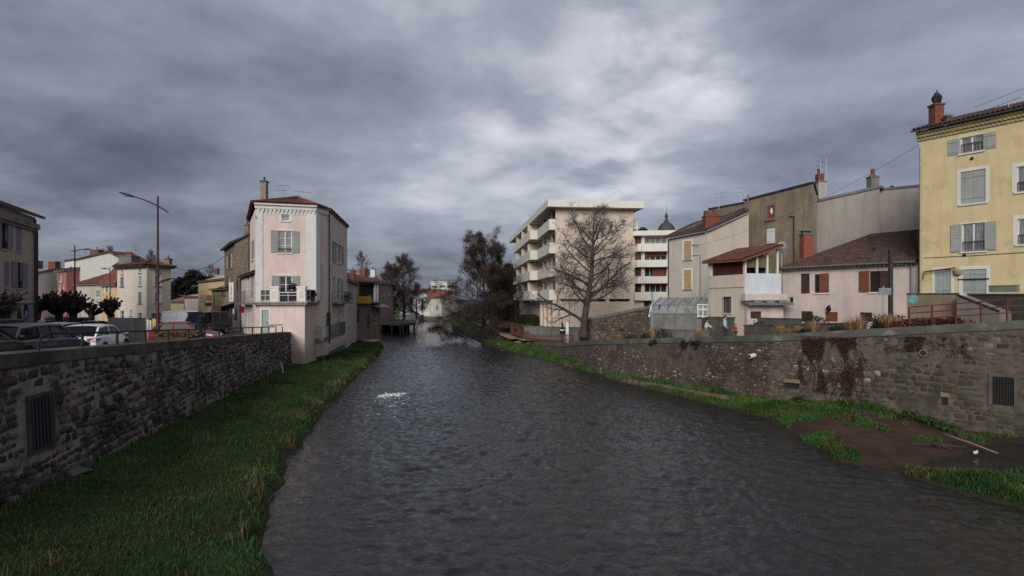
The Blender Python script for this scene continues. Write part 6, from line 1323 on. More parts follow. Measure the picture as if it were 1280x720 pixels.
# fieldstone house with the vertical sign
f1, f2 = Fac(pt(280.5, 80), pt(292.5, 66)), Fac(pt(292.5, 66), pt(322, 61)); z1, z2, z3 = Z(313, 80), Z(304, 66), Z(288.5, 61)
T = thing('stone_house', 'brown fieldstone house with blank gable, brick chimney and iron balcony', 'house', (-30, 66, 2.9))
W1 = [f1.rect(*q) for q in ((282.8, 319, 284.2, 336), (285.5, 317, 287.2, 336), (288.5, 315, 290.3, 335), (282.8, 346, 284.4, 362), (285.5, 346, 287.2, 364))]
mb = MB(); f1.wall(mb, 2.9, z1, z2, W1); f2.wall(mb, 2.9, z2, z3); mb.quad((*f1.A, 2.9), (f1.A.x, f1.A.y + 6, 2.9), (f1.A.x, f1.A.y + 6, z1), (*f1.A, z1)); mb.build('wall', M_RUBBLE, T)
for i, o_ in enumerate(W1): closed_window(T, f1, o_, M_SHDKBR, sill=M_CONC) if i % 2 else window(T, f1, o_, 0, 1, M_GLASS, sill=M_CONC)
P1, P2 = f1.P, f2.P; roof_plane(T, M_TILEDK, P1(-.3, .5, z1), P1(f1.L, .5, z2), (X(322, 63), 63, z3 + .2), (X(312, 84), 84, z3 + .6), .35, .4, M_DKGREY)
b = MB(); b.hexa([P2(-.2, .2, z2 - .05), P2(f2.L, .2, z3 - .05), P2(f2.L, -.4, z3 - .05), P2(-.2, -.4, z2 - .05), P2(-.2, .2, z2 + .12), P2(f2.L, .2, z3 + .12), P2(f2.L, -.4, z3 + .12), P2(-.2, -.4, z2 + .12)]); b.build('roof_edge', M_DKGREY, T)
chimney(T, (X(310.5, 64), 64, Z(297, 64)), .62, 1.3, pmat('old_chimney', (.2, .13, .11), .9, var=.3, bump=.4), 2, .6, M_BRICKCH)
balcony(T, f1, f1.uv(281.5, 362)[0], f1.uv(288.5, 362)[0], Z(368, 72), .9, railm=M_IRON)
# street fronts of the stone house: shop and awning
f3 = Fac(pt(276, 72), pt(300, 58.5)); b = MB(); f3.wall(b, 2.9, Z(383, 72), Z(378, 58.5)); b.build('shopfront', pmat('grey_brown_front', (.17, .14, .12), .9, var=.2, streak=.5), T)
b = MB(); b.hexa([f3.P(0, .9, Z(386, 71)), f3.P(f3.L * .75, .9, Z(382.5, 62)), f3.P(f3.L * .75, 0, Z(379, 62)), f3.P(0, 0, Z(383.5, 71)), f3.P(0, .9, Z(385.4, 71)), f3.P(f3.L * .75, .9, Z(381.5, 62)), f3.P(f3.L * .75, 0, Z(378, 62)), f3.P(0, 0, Z(382.8, 71))]); b.build('awning', M_DKGREY, T)
for q in ((278, 390, 280, 405), (282.5, 388, 284.5, 407), (287, 386, 290.5, 408), (293, 386, 296, 400)): o_ = f3.rect(*q); b = MB(); b.fb(f3, *o_[:2], .01, .05, *o_[2:]); b.build('shop_door', M_GLASS, T)
f4 = Fac(pt(293, 63), pt(302, 58)); b = MB(); f4.wall(b, 2.9, Z(352, 63), Z(346.5, 58)); b.build('wall', pmat('dark_ochre_front', (.2, .155, .11), .9, var=.2, streak=.6), T)
b = MB(); b.tube([f4.P(f4.L * .55, .1, Z(349, 60)), f4.P(f4.L * .55, .1, 3)], .07, 6); b.build('downpipe', M_IRON, T)
# projecting vertical sign
D_ = 63.; xs0, xs1 = X(286.3, D_), X(291.9, D_); zs1, zs0 = Z(352.6, D_), Z(377, D_)
S_ = thing('vertical_sign', 'tall narrow white vertical sign with black letters on the fieldstone house', 'sign', ((xs0 + xs1) / 2, D_, zs0)); b = MB(); b.bx(xs0, xs1, D_, D_ + .14, zs0, zs1); b.build('sign_box', pmat('sign_white', (.7, .7, .7), .5, bump=0, var=.03), S_)
text_mesh('P\nI\nZ\nZ\nE\nR\nI\nA', .30, M_IRON, 'lettering', S_, ((xs0 + xs1) / 2, D_ - .006, (zs0 + zs1) / 2 + .12), (1, 0, 0), (0, -1, 0)); 
b = MB(); b.tube([(xs1, D_ + .07, zs1 - .3), (xs1 + .5, D_ + .3, zs1 - .3)], .03, 5); b.tube([(xs1, D_ + .07, zs0 + .2), (xs1 + .5, D_ + .3, zs0 + .2)], .03, 5); b.build('bracket', M_IRON, S_)
D_ = 66; S_ = thing('road_sign', 'round blue and red no parking sign on a pole by the ochre houses', 'sign', (X(268, D_), D_, 2.9)); b = MB(); cx_, cz_ = X(268, D_), Z(388, D_); b.tube([(cx_, D_, 2.9), (cx_, D_, cz_ + .3)], .04, 6); b.build('pole', M_GALV, S_)
b = MB(); b.tube([(cx_, D_ - .05, cz_), (cx_, D_ - .07, cz_)], .3, 16); b.build('plate', pmat('sign_blue', (.05, .07, .25), .4, bump=0), S_)
b = MB(); b.tube([(cx_ + .32 * math.cos(PI * k / 12), D_ - .08, cz_ + .32 * math.sin(PI * k / 12)) for k in range(25)], .04, 5); b.tube([(cx_ - .2, D_ - .08, cz_ + .2), (cx_ + .2, D_ - .08, cz_ - .2)], .04, 5); b.build('red_ring', pmat('sign_red', (.3, .02, .02), .4, bump=0), S_)
D_ = 62; b = MB(); b.bx(X(291, D_), X(295, D_), D_, D_ + .05, Z(392, D_), Z(386, D_)); b.top('notice', pmat('sign_white', (.7, .7, .7), .5), 'small white notice on the dark front under the vertical sign', 'notice')
# ---------------------------------------------------------------- riverside houses beyond the pink house
house('riverside_house', 'pale lavender riverside house with white framed windows beyond the pink house', pt(433.5, 64), pt(446, 80), 6, .5, Z(351, 66), Z(340, 74), 'mono', M_LAV, M_TILEDK, [(436, 356, 437.7, 371, CW(M_SHGREY)), (438.5, 357, 439.7, 371, DW), (436.3, 386, 438, 405, dict(sill=None, glass=M_CURT))], zeb=Z(355, 80), tw=.35, rh=.4)
M_DIM = pmat('dim_brown_front', (.2, .16, .14), .9, var=.2, streak=.6)
T_, f_, r_ = house('riverside_house', 'brown riverside house with wide tiled roof, open gallery and yellow balcony', pt(443.5, 83), pt(475, 87), 11, .3, Z(352, 85), Z(341.5, 91), 'hip', M_DIM, M_TILEDK, [(449, 355.5, 473.5, 373.5, dict(glass=M_DARK, sill=None, mull=3, trans=0, fm=M_IRON)), (458.5, 393, 462.5, 411, CW(M_SHBROWN)), (446, 388, 449, 402, CW(M_SHDKBR)), (467, 391, 471, 405, dict(glass=M_DARK, sill=None))], tw=.35, rh=.4, ov=.9)
b = MB(); u1 = f_.uv(458.5, 373)[0]; zb0, zb1 = Z(377.5, 84), Z(370.5, 84); b.fb(f_, -.3, u1, .004, 1.0, zb0 - .2, zb0); b.fb(f_, -.3, u1, .92, 1.0, zb0 + .001, zb1); b.fb(f_, -.3, -.2, .005, .919, zb0 + .001, zb1); b.fb(f_, u1 - .1, u1, .005, .919, zb0 + .001, zb1); b.build('balcony', pmat('yellow_balcony', (.42, .24, .03), .7, var=.1), T_)
balcony(T_, f_, u1 + .05, f_.L - .3, zb0, .8)
for px_ in (466.5, 469.5): a = f_.uv(px_, 365)[0]; b = MB(); b.fb(f_, a, a + .28, .1, .35, zb0 + .002, Z(353, 85)); b.build('post', M_WHITE, T_)
b = MB(); u0 = f_.uv(468, 390)[0]; b.hexa([f_.P(u0 - .8, 1.6, Z(385, 84)), f_.P(u0 + 1.8, 1.6, Z(385, 84)), f_.P(u0 + 1.8, .0, Z(381, 84)), f_.P(u0 - .8, .0, Z(381, 84)), f_.P(u0 - .8, 1.6, Z(384, 84)), f_.P(u0 + 1.8, 1.6, Z(384, 84)), f_.P(u0 + 1.8, .0, Z(380, 84)), f_.P(u0 - .8, .0, Z(380, 84))]); b.build('awning', M_ZINC, T_)
chimney(T_, (X(453, 87), 87.5, Z(350, 87)), .95, 1.7, M_BRICKCH, 1); chimney(T_, (X(465.5, 92), 92.5, Z(346, 92)), .75, 1.2, M_WHITE, 1); chimney(T_, (X(441, 78), 78, Z(351, 78)), .6, 1.4, M_BRICKCH, 1)
house('riverside_house', 'pinkish house wall with pale windows half hidden by the bare riverside tree', pt(474, 112), pt(492, 128), 8, .5, Z(354, 112), Z(350, 120), 'mono', pmat('dull_pink_front', (.3, .2, .17), .9, var=.15), M_TILEDK, [(478, 362, 482, 370, dict(glass=M_CURT)), (485, 362, 488, 369, dict(glass=M_CURT))], zeb=Z(356, 128), tw=.4, rh=.5)
# wooden deck over the water
T = thing('river_terrace', 'dark timber terrace on posts built out over the river', 'terrace', (-22, 102, 0)); dk = [pt(475, 112), pt(502, 104), pt(519, 109), pt(520, 126), pt(490, 130)]
b = MB(); slab(b, [(*p, 1.95) for p in dk], .45); M_DECK = pmat('dark_timber', (.055, .045, .04), .85, var=.3, bump=.2); b.build('deck', M_DECK, T)
for a, c in zip(dk[:3], dk[1:4]):
    f_ = Fac(a, c); o = railing_bars(T, f_, 0, f_.L, 2.05, 3.0, 0, .6, M_DKGREY, .02)
    for k in range(3): p = f_.P(f_.L * k / 2, -.3, 0); b = MB(); b.tube([(p[0], p[1], -1), (p[0], p[1], 1.5)], .1, 6); b.build('post', M_DECK, T)
for i, px_ in enumerate((497, 503, 509)):
    D_ = 113; x = X(px_, D_); t = thing('terrace_table', 'small pale table on the timber river terrace', 'table', (x, D_, 1.95), 'tables on the river terrace'); b = MB(); b.lathe((x, D_, 2.65), [(.4, 0), (.42, .04)], 10); b.build('table_top', M_WHITE, t); b = MB(); b.tube([(x, D_, 1.95), (x, D_, 2.65)], .05, 6); b.build('leg', M_IRON, t)
fe = Fac(pt(470, 118), pt(512, 118)); T = thing('river_wall', 'added wall under the timber river terrace, coloured dark for the shade there', 'wall', fe.P(3, 0, -.5)); b = MB(); fe.wall(b, -.8, 1.49); b.build('wall', pmat('under_deck_shade', (.06, .052, .045), .95, var=.3, bump=.5), T)  # added wall, its dark colour stands in for shade below the deck
# white house across the bend and the tower block behind
T_, f_, r_ = house('white_house', 'white house with bright orange roof and slit window at the river bend', pt(516, 186), pt(537, 182), 12, 0, Z(372, 185), Z(361.5, 184), 'gable', M_WHITE, M_TILEOR, [(526.5, 369, 529, 392, dict(trans=6, mull=0, fm=M_WHITE, sill=None))], tw=.6, rh=.8)
house('white_house', 'lower side wing of the white house with orange roof', pt(535.5, 182.5), pt(552, 180), 9, 0, Z(372, 181), Z(363, 183), 'para', M_CREAMG, M_TILEOR, [(539, 382, 541, 390, CW(M_WHITE)), (545, 382, 548, 388, DW)], tw=.6, rh=.8)
T_, f_, r_ = house('tower_block', 'distant pale block of flats with banded balconies behind the white house', pt(538.5, 330), pt(568, 330), 14, 2, Z(352.5, 330), Z(352, 330), 'flat', pmat('far_block_white', (.55, .53, .5), .9), M_APTW, [(540, 357, 547, 359.5, DW), (549, 357, 557, 359.5, DW), (559, 357, 566, 359.5, DW), (540, 363.5, 547, 366, DW), (549, 363.5, 557, 366, DW), (559, 363.5, 566, 366, DW)])
M_BANKW = pmat('far_river_wall', (.15, .13, .115), .95, var=.2)
low_wall('river_wall', 'long low stone river wall at the far bend', pt(505, 172), pt(566, 176), Z(395, 173), Z(396, 176), th=1, z0=-.5, mat=M_BANKW)
# ---------------------------------------------------------------- trees
def grow(seed, trunk, limbs, spec):
    """trunk: [(point, radius)...]; limbs: list of (t along trunk, azimuth, elevation, length, radius); spec per deeper level"""
    r = np.random.RandomState(seed); out = []
    tp = np.array([p for p, _ in trunk], float); tr_ = np.array([q for _, q in trunk], float); out.append((0, tp, tr_))
    def branch(p0, d, L_, r0, segs, wander, trop, droop=0):
        pts = [p0]; d = d / np.linalg.norm(d)
        for i in range(segs):
            d = d + r.normal(size=3) * wander; d[2] += trop - droop * (i / segs); d /= np.linalg.norm(d); pts.append(pts[-1] + d * L_ / segs)
        return np.array(pts), np.linspace(r0, max(r0 * .35, .004), segs + 1)
    level = []
    for t, az, el, L_, rad in limbs:
        f = t * (len(tp) - 1); i = min(int(f), len(tp) - 2); p0 = tp[i] * (1 - (f - i)) + tp[i + 1] * (f - i)
        d = np.array([math.cos(az) * math.cos(el), math.sin(az) * math.cos(el), math.sin(el)])
        P_, R_ = branch(p0, d, L_, rad, 7, .13, .045); out.append((1, P_, R_)); level.append((P_, R_, L_))
    for lv, (n, ratio, ang, rr, wander, trop, segs, rmin) in enumerate(spec, 2):
        nxt = []
        for P_, R_, L_ in level:
            k = max(1, int(round(n * r.uniform(.7, 1.3))))
            for j in range(k):
                t = .22 + .78 * (j + r.rand()) / k; f = t * (len(P_) - 1); i = min(int(f), len(P_) - 2); fr = f - i
                p0 = P_[i] * (1 - fr) + P_[i + 1] * fr; rad0 = R_[i] * (1 - fr) + R_[i + 1] * fr
                ax = P_[i + 1] - P_[i]; ax /= np.linalg.norm(ax); q = r.normal(size=3); q -= ax * (q @ ax); q /= np.linalg.norm(q)
                a = ang * r.uniform(.65, 1.3); d = ax * math.cos(a) + q * math.sin(a)
                l2 = L_ * ratio * r.uniform(.6, 1.25) * (1.15 - .5 * t)
                B, RR = branch(p0, d, l2, max(rmin, rad0 * rr), segs, wander, trop); out.append((lv, B, RR)); nxt.append((B, RR, l2))
        level = nxt
    return out
def branch_mesh(branches, sides):
    V = []; Fq = []; b0 = 0
    for lv, P_, R_ in branches:
        n = sides(R_[0]); m = len(P_); d = np.gradient(P_, axis=0); d /= np.linalg.norm(d, axis=1)[:, None] + 1e-9
        ref = np.array([0, 0, 1.]) if abs(d[0][2]) < .9 else np.array([1., 0, 0]); a = np.cross(d, ref); a /= np.linalg.norm(a, axis=1)[:, None] + 1e-9; b = np.cross(d, a)
        w = np.arange(n) * 2 * PI / n
        ring = P_[:, None] + (a[:, None] * np.cos(w)[None, :, None] + b[:, None] * np.sin(w)[None, :, None]) * R_[:, None, None]
        V.append(ring.reshape(-1, 3)); k = np.arange(n); k2 = (k + 1) % n
        for i in range(m - 1): Fq.append(np.stack([b0 + i * n + k, b0 + i * n + k2, b0 + (i + 1) * n + k2, b0 + (i + 1) * n + k], 1))
        b0 += m * n
    return np.vstack(V), np.vstack(Fq)
def make_tree(name, label, br, loc, wood, twig, leaf=None, nleaf=0, lsize=.1, split=.05, seed=0, group=None, leafpart=None, spread=.25):
    T = thing(name, label, 'tree', (0, 0, 0), group)
    big = [b for b in br if b[2][0] >= split]; sm = [b for b in br if b[2][0] < split]
    V, Fq = branch_mesh(big, lambda q: 9 if q > .15 else 6); np_obj('trunk', np_mesh('trunk', V, Fq, wood, True), T)
    V, Fq = branch_mesh(sm, lambda q: 3); 
    np_obj('crown', np_mesh('crown', V, Fq, twig, True), T)
    if leaf:
        r = np.random.RandomState(seed + 99); tips = [b for b in br if b[0] >= max(q[0] for q in br) - 1]
        idx = r.randint(0, len(tips), nleaf); P_ = np.array([tips[i][1][r.randint(1, len(tips[i][1]))] for i in idx]) + r.normal(size=(nleaf, 3)) * spread
        a = r.normal(size=(nleaf, 3)); a /= np.linalg.norm(a, axis=1)[:, None]; b = r.normal(size=(nleaf, 3)); b -= a * (a * b).sum(1)[:, None]; b /= np.linalg.norm(b, axis=1)[:, None]
        s = (lsize * r.uniform(.5, 1.4, nleaf))[:, None]
        V = np.stack([P_ - a * s, P_ + b * s * .55, P_ + a * s, P_ - b * s * .55], 1).reshape(-1, 3); Fq = np.arange(nleaf * 4).reshape(-1, 4)
        c = np.ones((nleaf, 4)); c[:, :3] = r.uniform(.55, 1.4, nleaf)[:, None]
        np_obj(leafpart or 'foliage', np_mesh('foliage', V, Fq, leaf, False, np.repeat(c, 4, 0)), T)
    T.location = loc; return T
# the large bare tree in front of the flats
trunk = [((0, 0, -.3), .55), ((0, 0, .4), .43), ((.05, 0, 1.3), .38), ((.25, .05, 2.6), .36), ((.5, 0, 4.2), .33), ((.75, .1, 5.8), .28), ((.95, 0, 7.4), .23), ((.95, .1, 9.2), .17), ((1.1, 0, 10.2), .11), ((1.05, 0, 11.0), .06), ((1.2, .2, 11.9), .02)]
RA = random.Random(5); limbs = [(.2, PI, .55, 6.2, .2), (.38, .05, .42, 6.6, .19), (.33, PI + .9, .5, 4.6, .12), (.42, PI * .8, .6, 5.2, .13)]
for i in range(32):
    f = i / 31; el = lerp(.2, .95, f ** 1.3) + RA.uniform(-.18, .18)
    L_ = lerp(5.2, 3.9, f) * RA.uniform(.85, 1.1); limbs.append((lerp(.36, .9, f), i * 2.4 + RA.uniform(-.4, .4), el, L_, lerp(.12, .06, f)))
SP = [(8, .46, .9, .6, .16, .015, 5, .028), (6.2, .52, .9, .62, .2, .01, 4, .0185), (4.6, .6, .9, .68, .22, -.01, 4, .0125), (1.6, .6, .8, .8, .22, -.03, 2, .0098)]
Tz = 2.85
make_tree('bare_tree', 'large bare chestnut like tree with wide twiggy crown in front of the apartment block', grow(11, trunk, limbs, SP), (X(729.5, 59.6), 59.6, 2.6), M_BARK, pmat('twig_pale_brown', (.125, .108, .098), .95, var=.3, scale=1, bump=0), split=.06)
COL.objects['bare_tree'].scale = (.94,) * 3
# dark tree leaning over the water
M_ALDER = leafmat('withered_catkins', (.05, .032, .028), (.07, .05, .042), .5)
def alder(seed, h, nl, width=4.6):
    q = random.Random(seed); tk = [((0, 0, -.4), .36), ((.05, 0, 1), .29), ((-.05, .05, h * .25), .24), ((.15, 0, h * .45), .18), ((.05, .05, h * .65), .13), ((.2, 0, h * .85), .07), ((.15, 0, h), .02)]
    lb = []
    for i in range(34):
        f = (i / 33) ** 1.35; t = lerp(.13, .96, f); lb.append((t, i * 2.4 + q.uniform(-.5, .5), lerp(.05, .95, f) + q.uniform(-.2, .2), width * (1 - .5 * f ** 2) * q.uniform(.6, 1.1), lerp(.085, .04, f)))
    return grow(seed, tk, lb, [(10, .40, .85, .5, .17, .02, 4, .017), (8, .48, .85, .6, .2, -.02, 3, .012), (5, .55, .85, .7, .22, -.04, 2, .010)])
zt_ = zbank(X(606, 83), 83)
make_tree('riverside_tree', 'dark reddish brown riverside tree with dense withered catkins hanging over the water', alder(21, 13.0, 0, 7.2), (X(604, 83), 83, zt_), M_BARKDK, M_BARKDK, M_ALDER, 165000, .05, .045, 1, leafpart='foliage', spread=.2)
make_tree('riverside_tree', 'thinner dark tree with straight slim trunk just right of the leaning riverside tree', alder(33, 11.5, 0, 4.6), (X(622, 88), 88, zbank(X(622, 88), 88)), M_BARKDK, M_BARKDK, M_ALDER, 42000, .05, .045, 2, spread=.2)
# a medium bare tree to copy further off
def bare_br(seed, h, w, n=20):
    q = random.Random(seed); tk = [((0, 0, -.4), h * .03), ((0, 0, h * .1), h * .024), ((.1, 0, h * .3), h * .019), ((0, .1, h * .55), h * .012), ((.1, 0, h * .8), h * .006), ((.05, 0, h), .012)]
    lb = [(lerp(.2, .95, i / (n - 1)), i * 2.4 + q.uniform(-.4, .4), lerp(.45, 1.15, i / (n - 1)), w * (1 - .7 * (i / (n - 1)) ** 1.3) * q.uniform(.8, 1.15), lerp(h * .009, .03, i / (n - 1))) for i in range(n)]
    return grow(seed, tk, lb, [(9, .45, .65, .55, .13, .05, 4, .024), (7, .5, .65, .6, .15, .03, 3, .02), (5, .55, .7, .7, .17, .0, 2, .017)])
M_TWIGR = pmat('twig_reddish', (.055, .034, .03), .95, var=.3, scale=.6, bump=0)
M_TWIGG = pmat('twig_grey', (.085, .072, .066), .95, var=.3, scale=.6, bump=0)
GB = 'bare trees among the far houses'
p1 = make_tree('bare_tree', 'reddish brown bare tree with dense twigs behind the timber river terrace', bare_br(41, 13.5, 6.6, 28), (X(505, 132), 132, 1.8), M_BARKDK, M_TWIGR, M_ALDER, 26000, .07, .06, 4, GB, spread=.25)
p2 = make_tree('bare_tree', 'tall grey bare tree showing behind the chimneys of the riverside houses', bare_br(43, 15, 6, 24), (X(452, 150), 150, 3), M_BARK, M_TWIGG, split=.06, group=GB)
copy_tree(p1, (X(489, 135), 135, 1.8), 1.3, 'smaller reddish bare tree left of the tree behind the terrace', .88)
copy_tree(p1, (X(521, 150), 150, 1.5), 2.3, 'low reddish bare tree beside the white house at the river bend', .62)
copy_tree(p2, (X(597, 190), 190, 2), 2.0, 'pale grey bare tree rising faintly left of the dark riverside tree', .95)
copy_tree(p2, (X(240, 150), 150, 3), 1.1, 'bare tree over the small ochre house roofs up the street', .72)
copy_tree(p2, (X(262, 160), 160, 3), 2.9, 'bare tree just behind the yellow ochre house up the street', .82)
copy_tree(p2, (X(190, 125), 125, 3), .4, 'bare tree top behind the red hipped roof of the cream house', .88)
copy_tree(p2, (X(136, 140), 140, 3), 3.4, 'bare tree top behind the broad white gable', 1.03)
copy_tree(p1, (X(640, 128), 128, 2.5), 4.2, 'reddish bare tree between the riverside tree and the flats', .8)
copy_tree(p1, (X(652, 150), 150, 2.8), 5.1, 'low reddish bare tree behind the hedge of the flats', .6)
# evergreens
def evergreen(name, label, loc, h, w, seed, mat, n=9000, size=.28, group=None, base=.12, pw=.8):
    T = thing(name, label, 'tree', (0, 0, 0), group); r = np.random.RandomState(seed); b = MB(); b.tube([(0, 0, -.3), (0, 0, h * .5), (0, 0, h * .96)], [h * .022, h * .015, .03], 7); b.build('trunk', M_BARKDK, T)
    z = h * (base + (1 - base) * r.rand(n) ** .8); a = r.rand(n) * 2 * PI; prof = w * np.clip(1 - (z / h - base) / (1 - base), 0.02, 1) ** pw
    lob = 1 + .3 * np.sin(a * 3 + z * 1.7 + seed) + .22 * np.sin(a * 5 - z * 2.9); rad = prof * lob * r.rand(n) ** .42
    P_ = np.stack([np.cos(a) * rad, np.sin(a) * rad, z + r.normal(size=n) * .2], 1)
    u = np.stack([np.cos(a), np.sin(a), r.uniform(-.5, .3, n)], 1) + r.normal(size=(n, 3)) * .45; u /= np.linalg.norm(u, axis=1)[:, None]; v = r.normal(size=(n, 3)); v -= u * (u * v).sum(1)[:, None]; v /= np.linalg.norm(v, axis=1)[:, None]
    s = (size * r.uniform(.5, 1.4, n))[:, None]; V = np.stack([P_ - u * s, P_ + v * s * .4, P_ + u * s, P_ - v * s * .4], 1).reshape(-1, 3); c = np.ones((n, 4)); c[:, :3] = r.uniform(.6, 1.4, n)[:, None]
    np_obj('crown', np_mesh('crown', V, np.arange(n * 4).reshape(-1, 4), mat, False, np.repeat(c, 4, 0)), T); T.location = loc; return T
M_EVER = leafmat('evergreen_leaf', (.014, .022, .012), (.026, .036, .018), .4)
M_EVERD = leafmat('dark_wood_leaf', (.022, .021, .018), (.034, .034, .026), .3)
e1 = evergreen('evergreen_tree', 'dark evergreen tree standing close to the far corner of the flats', (X(634, 112), 112, 2.6), 10.5, 2.9, 3, M_EVER, 9000, .3, pw=.5)
evergreen('evergreen_tree', 'second dark evergreen behind the riverside tree by the flats', (X(622, 120), 120, 2.6), 8.5, 2.6, 4, M_EVER, 7000, .3, pw=.5)
GD = 'dark trees behind the street houses'
for i, (px_, D_, h, w_, lab) in enumerate(((226, 135, 8.5, 4.6, 'dark rounded tree beside the three storey cream house'), (243, 140, 10.5, 5.2, 'taller dark tree above the small orange roofs'), (262, 150, 9.5, 5.5, 'dark tree behind the yellow ochre house gable'), (212, 150, 7.5, 5, 'low dark tree half hidden by the cream house corner'), (278, 160, 9, 5, 'dark tree by the fieldstone house corner'))):
    evergreen('dense_tree', lab, (X(px_, D_), D_, 2.9), h, w_, 10 + i, M_EVERD, 5000, .36, GD, .05, .45)
# pollarded plane trees in the square
def pollard(label, loc, h, w, seed, dense, rz=0):
    q = random.Random(seed); T = thing('pollarded_tree', label, 'tree', (0, 0, 0), 'pollarded trees in the square'); b = MB(); tk = h * .5
    b.tube([(0, 0, -.3), (0, 0, .4), (q.uniform(-.1, .1), .05, tk * .6), (q.uniform(-.1, .1), 0, tk)], [.34, .27, .25, .3], 9); c = MB()
    for i in range(dense):
        az = i * 2.4 + q.uniform(-.3, .3); el = q.uniform(.15, 1.35); L_ = w * q.uniform(.55, 1.0) * (1 if el < .8 else .85); p = Vector((0, 0, tk * q.uniform(.85, 1.0))); d = Vector((math.cos(az) * math.cos(el), math.sin(az) * math.cos(el), math.sin(el))); pts = [p]; rs = [.16]
        for k in range(4):
            d = (d + Vector((q.uniform(-.35, .35), q.uniform(-.35, .35), .14))).normalized(); pts.append(pts[-1] + d * L_ / 4); rs.append(.13 - .02 * k + (.05 if k % 2 else 0))
        b.tube(pts, rs, 6); e = pts[-1]; b.blob(e, .19, i + seed, 7, 5, .35)
        for s in range(9):
            f = Vector(pts[q.randrange(2, 5)]); dd = (d * .6 + Vector((q.gauss(0, .6), q.gauss(0, .6), abs(q.gauss(.3, .5))))).normalized(); l2 = q.uniform(.2, .6); m = f + dd * l2; c.tube([f, f + dd * l2 * .5 + Vector((0, 0, .03)), m], [.055, .05, .035], 4); c.blob(m, q.uniform(.05, .1), s, 5, 4, .3)
    b.build('trunk', M_BARKDK, T, smooth=4); c.build('crown', M_BARKDK, T, smooth=4); T.location = loc; T.rotation_euler = (0, 0, rz); return T
for px_, D_, yt, w_, sd_, dn, lab in ((47, 58, 362, 1.7, 1, 17, 'pollarded tree with knobbly dark crown nearest the café wall'), (72, 47, 357, 1.9, 2, 26, 'thick pollarded tree with dense black crown left of the street lamp'), (91.5, 46, 357, 1.95, 3, 26, 'thick pollarded tree with dense black crown at the street lamp'), (115, 58, 368, 1.7, 4, 9, 'slender open pollarded tree before the orange brown roof'), (138, 52, 366, 1.6, 5, 13, 'pollarded tree with spreading knobbed arms before the yellow house'), (-14, 31, 336, 1.5, 6, 10, 'pollarded tree reaching in from the left edge of the square')):
    z0 = street_z(D_); pollard(lab, (X(px_, D_), D_, z0), (Z(yt, D_) - z0), w_, sd_, dn)
# ---------------------------------------------------------------- hedges, shrubs, tufts
def leafy(name, label, c, sx, sy, sz, n, seed, mat, size, cat, group=None, box=False, stems=True):
    T = thing(name, label, cat, (0, 0, 0), group); r = np.random.RandomState(seed)
    if box: P_ = (r.rand(n, 3) * 2 - 1); k = r.randint(0, 3, n); P_[np.arange(n), k] = np.sign(P_[np.arange(n), k]) * r.uniform(.75, 1.05, n); P_[:, 2] = P_[:, 2] * .5 + .5
    else:
        d = r.normal(size=(n, 3)); d /= np.linalg.norm(d, axis=1)[:, None]; P_ = d * (r.rand(n, 1) ** .35) * (1 + .25 * np.sin(d[:, :1] * 5 + seed) * np.cos(d[:, 1:2] * 4)); P_[:, 2] = P_[:, 2] * .5 + .5
    P_ = P_ * np.array([sx, sy, sz]); a = r.normal(size=(n, 3)); a /= np.linalg.norm(a, axis=1)[:, None]; b = r.normal(size=(n, 3)); b -= a * (a * b).sum(1)[:, None]; b /= np.linalg.norm(b, axis=1)[:, None]; s = (size * r.uniform(.5, 1.4, n))[:, None]
    V = np.stack([P_ - a * s, P_ + b * s * .55, P_ + a * s, P_ - b * s * .55], 1).reshape(-1, 3); cc = np.ones((n, 4)); cc[:, :3] = r.uniform(.55, 1.45, n)[:, None]
    np_obj('foliage', np_mesh('foliage', V, np.arange(n * 4).reshape(-1, 4), mat, False, np.repeat(cc, 4, 0)), T)
    if stems:
        m = MB()
        for i in range(7): e = (r.uniform(-.5, .5) * sx, r.uniform(-.5, .5) * sy, sz * .6); m.tube([(e[0] * .3, e[1] * .3, -.1), e], [.03, .012], 4)
        m.build('stems', M_BARKDK, T)
    T.location = c; return T
M_HEDGE = leafmat('hedge_leaf', (.016, .026, .012), (.03, .045, .018), .8)
leafy('hedge', 'dark clipped hedge along the ground floor of the flats', (X(658, 82), 83, 2.5), 1.6, 4.5, 1.5, 5000, 1, M_HEDGE, .11, 'hedge', box=True)
leafy('hedge', 'dark rounded hedge further along the path by the flats', (X(634, 97), 97, 2.4), 1.9, 6, 2.0, 5000, 2, M_HEDGE, .13, 'hedge', box=True)
M_DRYBUSH = leafmat('olive_brown_leaf', (.05, .045, .022), (.085, .06, .03), .8)
leafy('shrub', 'olive brown ground cover shrub on the slope above the sandy path', (X(640, 78), 78.5, 2.2), 2.0, 4.0, .9, 4000, 3, M_DRYBUSH, .09, 'shrub')
leafy('shrub', 'second olive brown shrub on the slope below the hedge', (X(655, 72), 73, 2.2), 1.6, 2.6, .7, 3000, 4, M_DRYBUSH, .09, 'shrub')
M_SHRUB = leafmat('dark_shrub_leaf', (.02, .03, .014), (.04, .055, .025), 1.2)
M_REDSH = leafmat('dark_red_shrub_leaf', (.07, .022, .02), (.09, .04, .03), 1.2)
M_DRYG = leafmat('dry_grass_blade', (.34, .21, .09), (.22, .14, .07), 1.5)
def terrace_pos(px_, back):
    u = u_at(px_); c, zt, i = wr.pa.at(u); n = -wr.nrm(u); d = .5 + back; return (c.x + n.x * d, c.y + n.y * d, terr_z(zt, d) - .03)
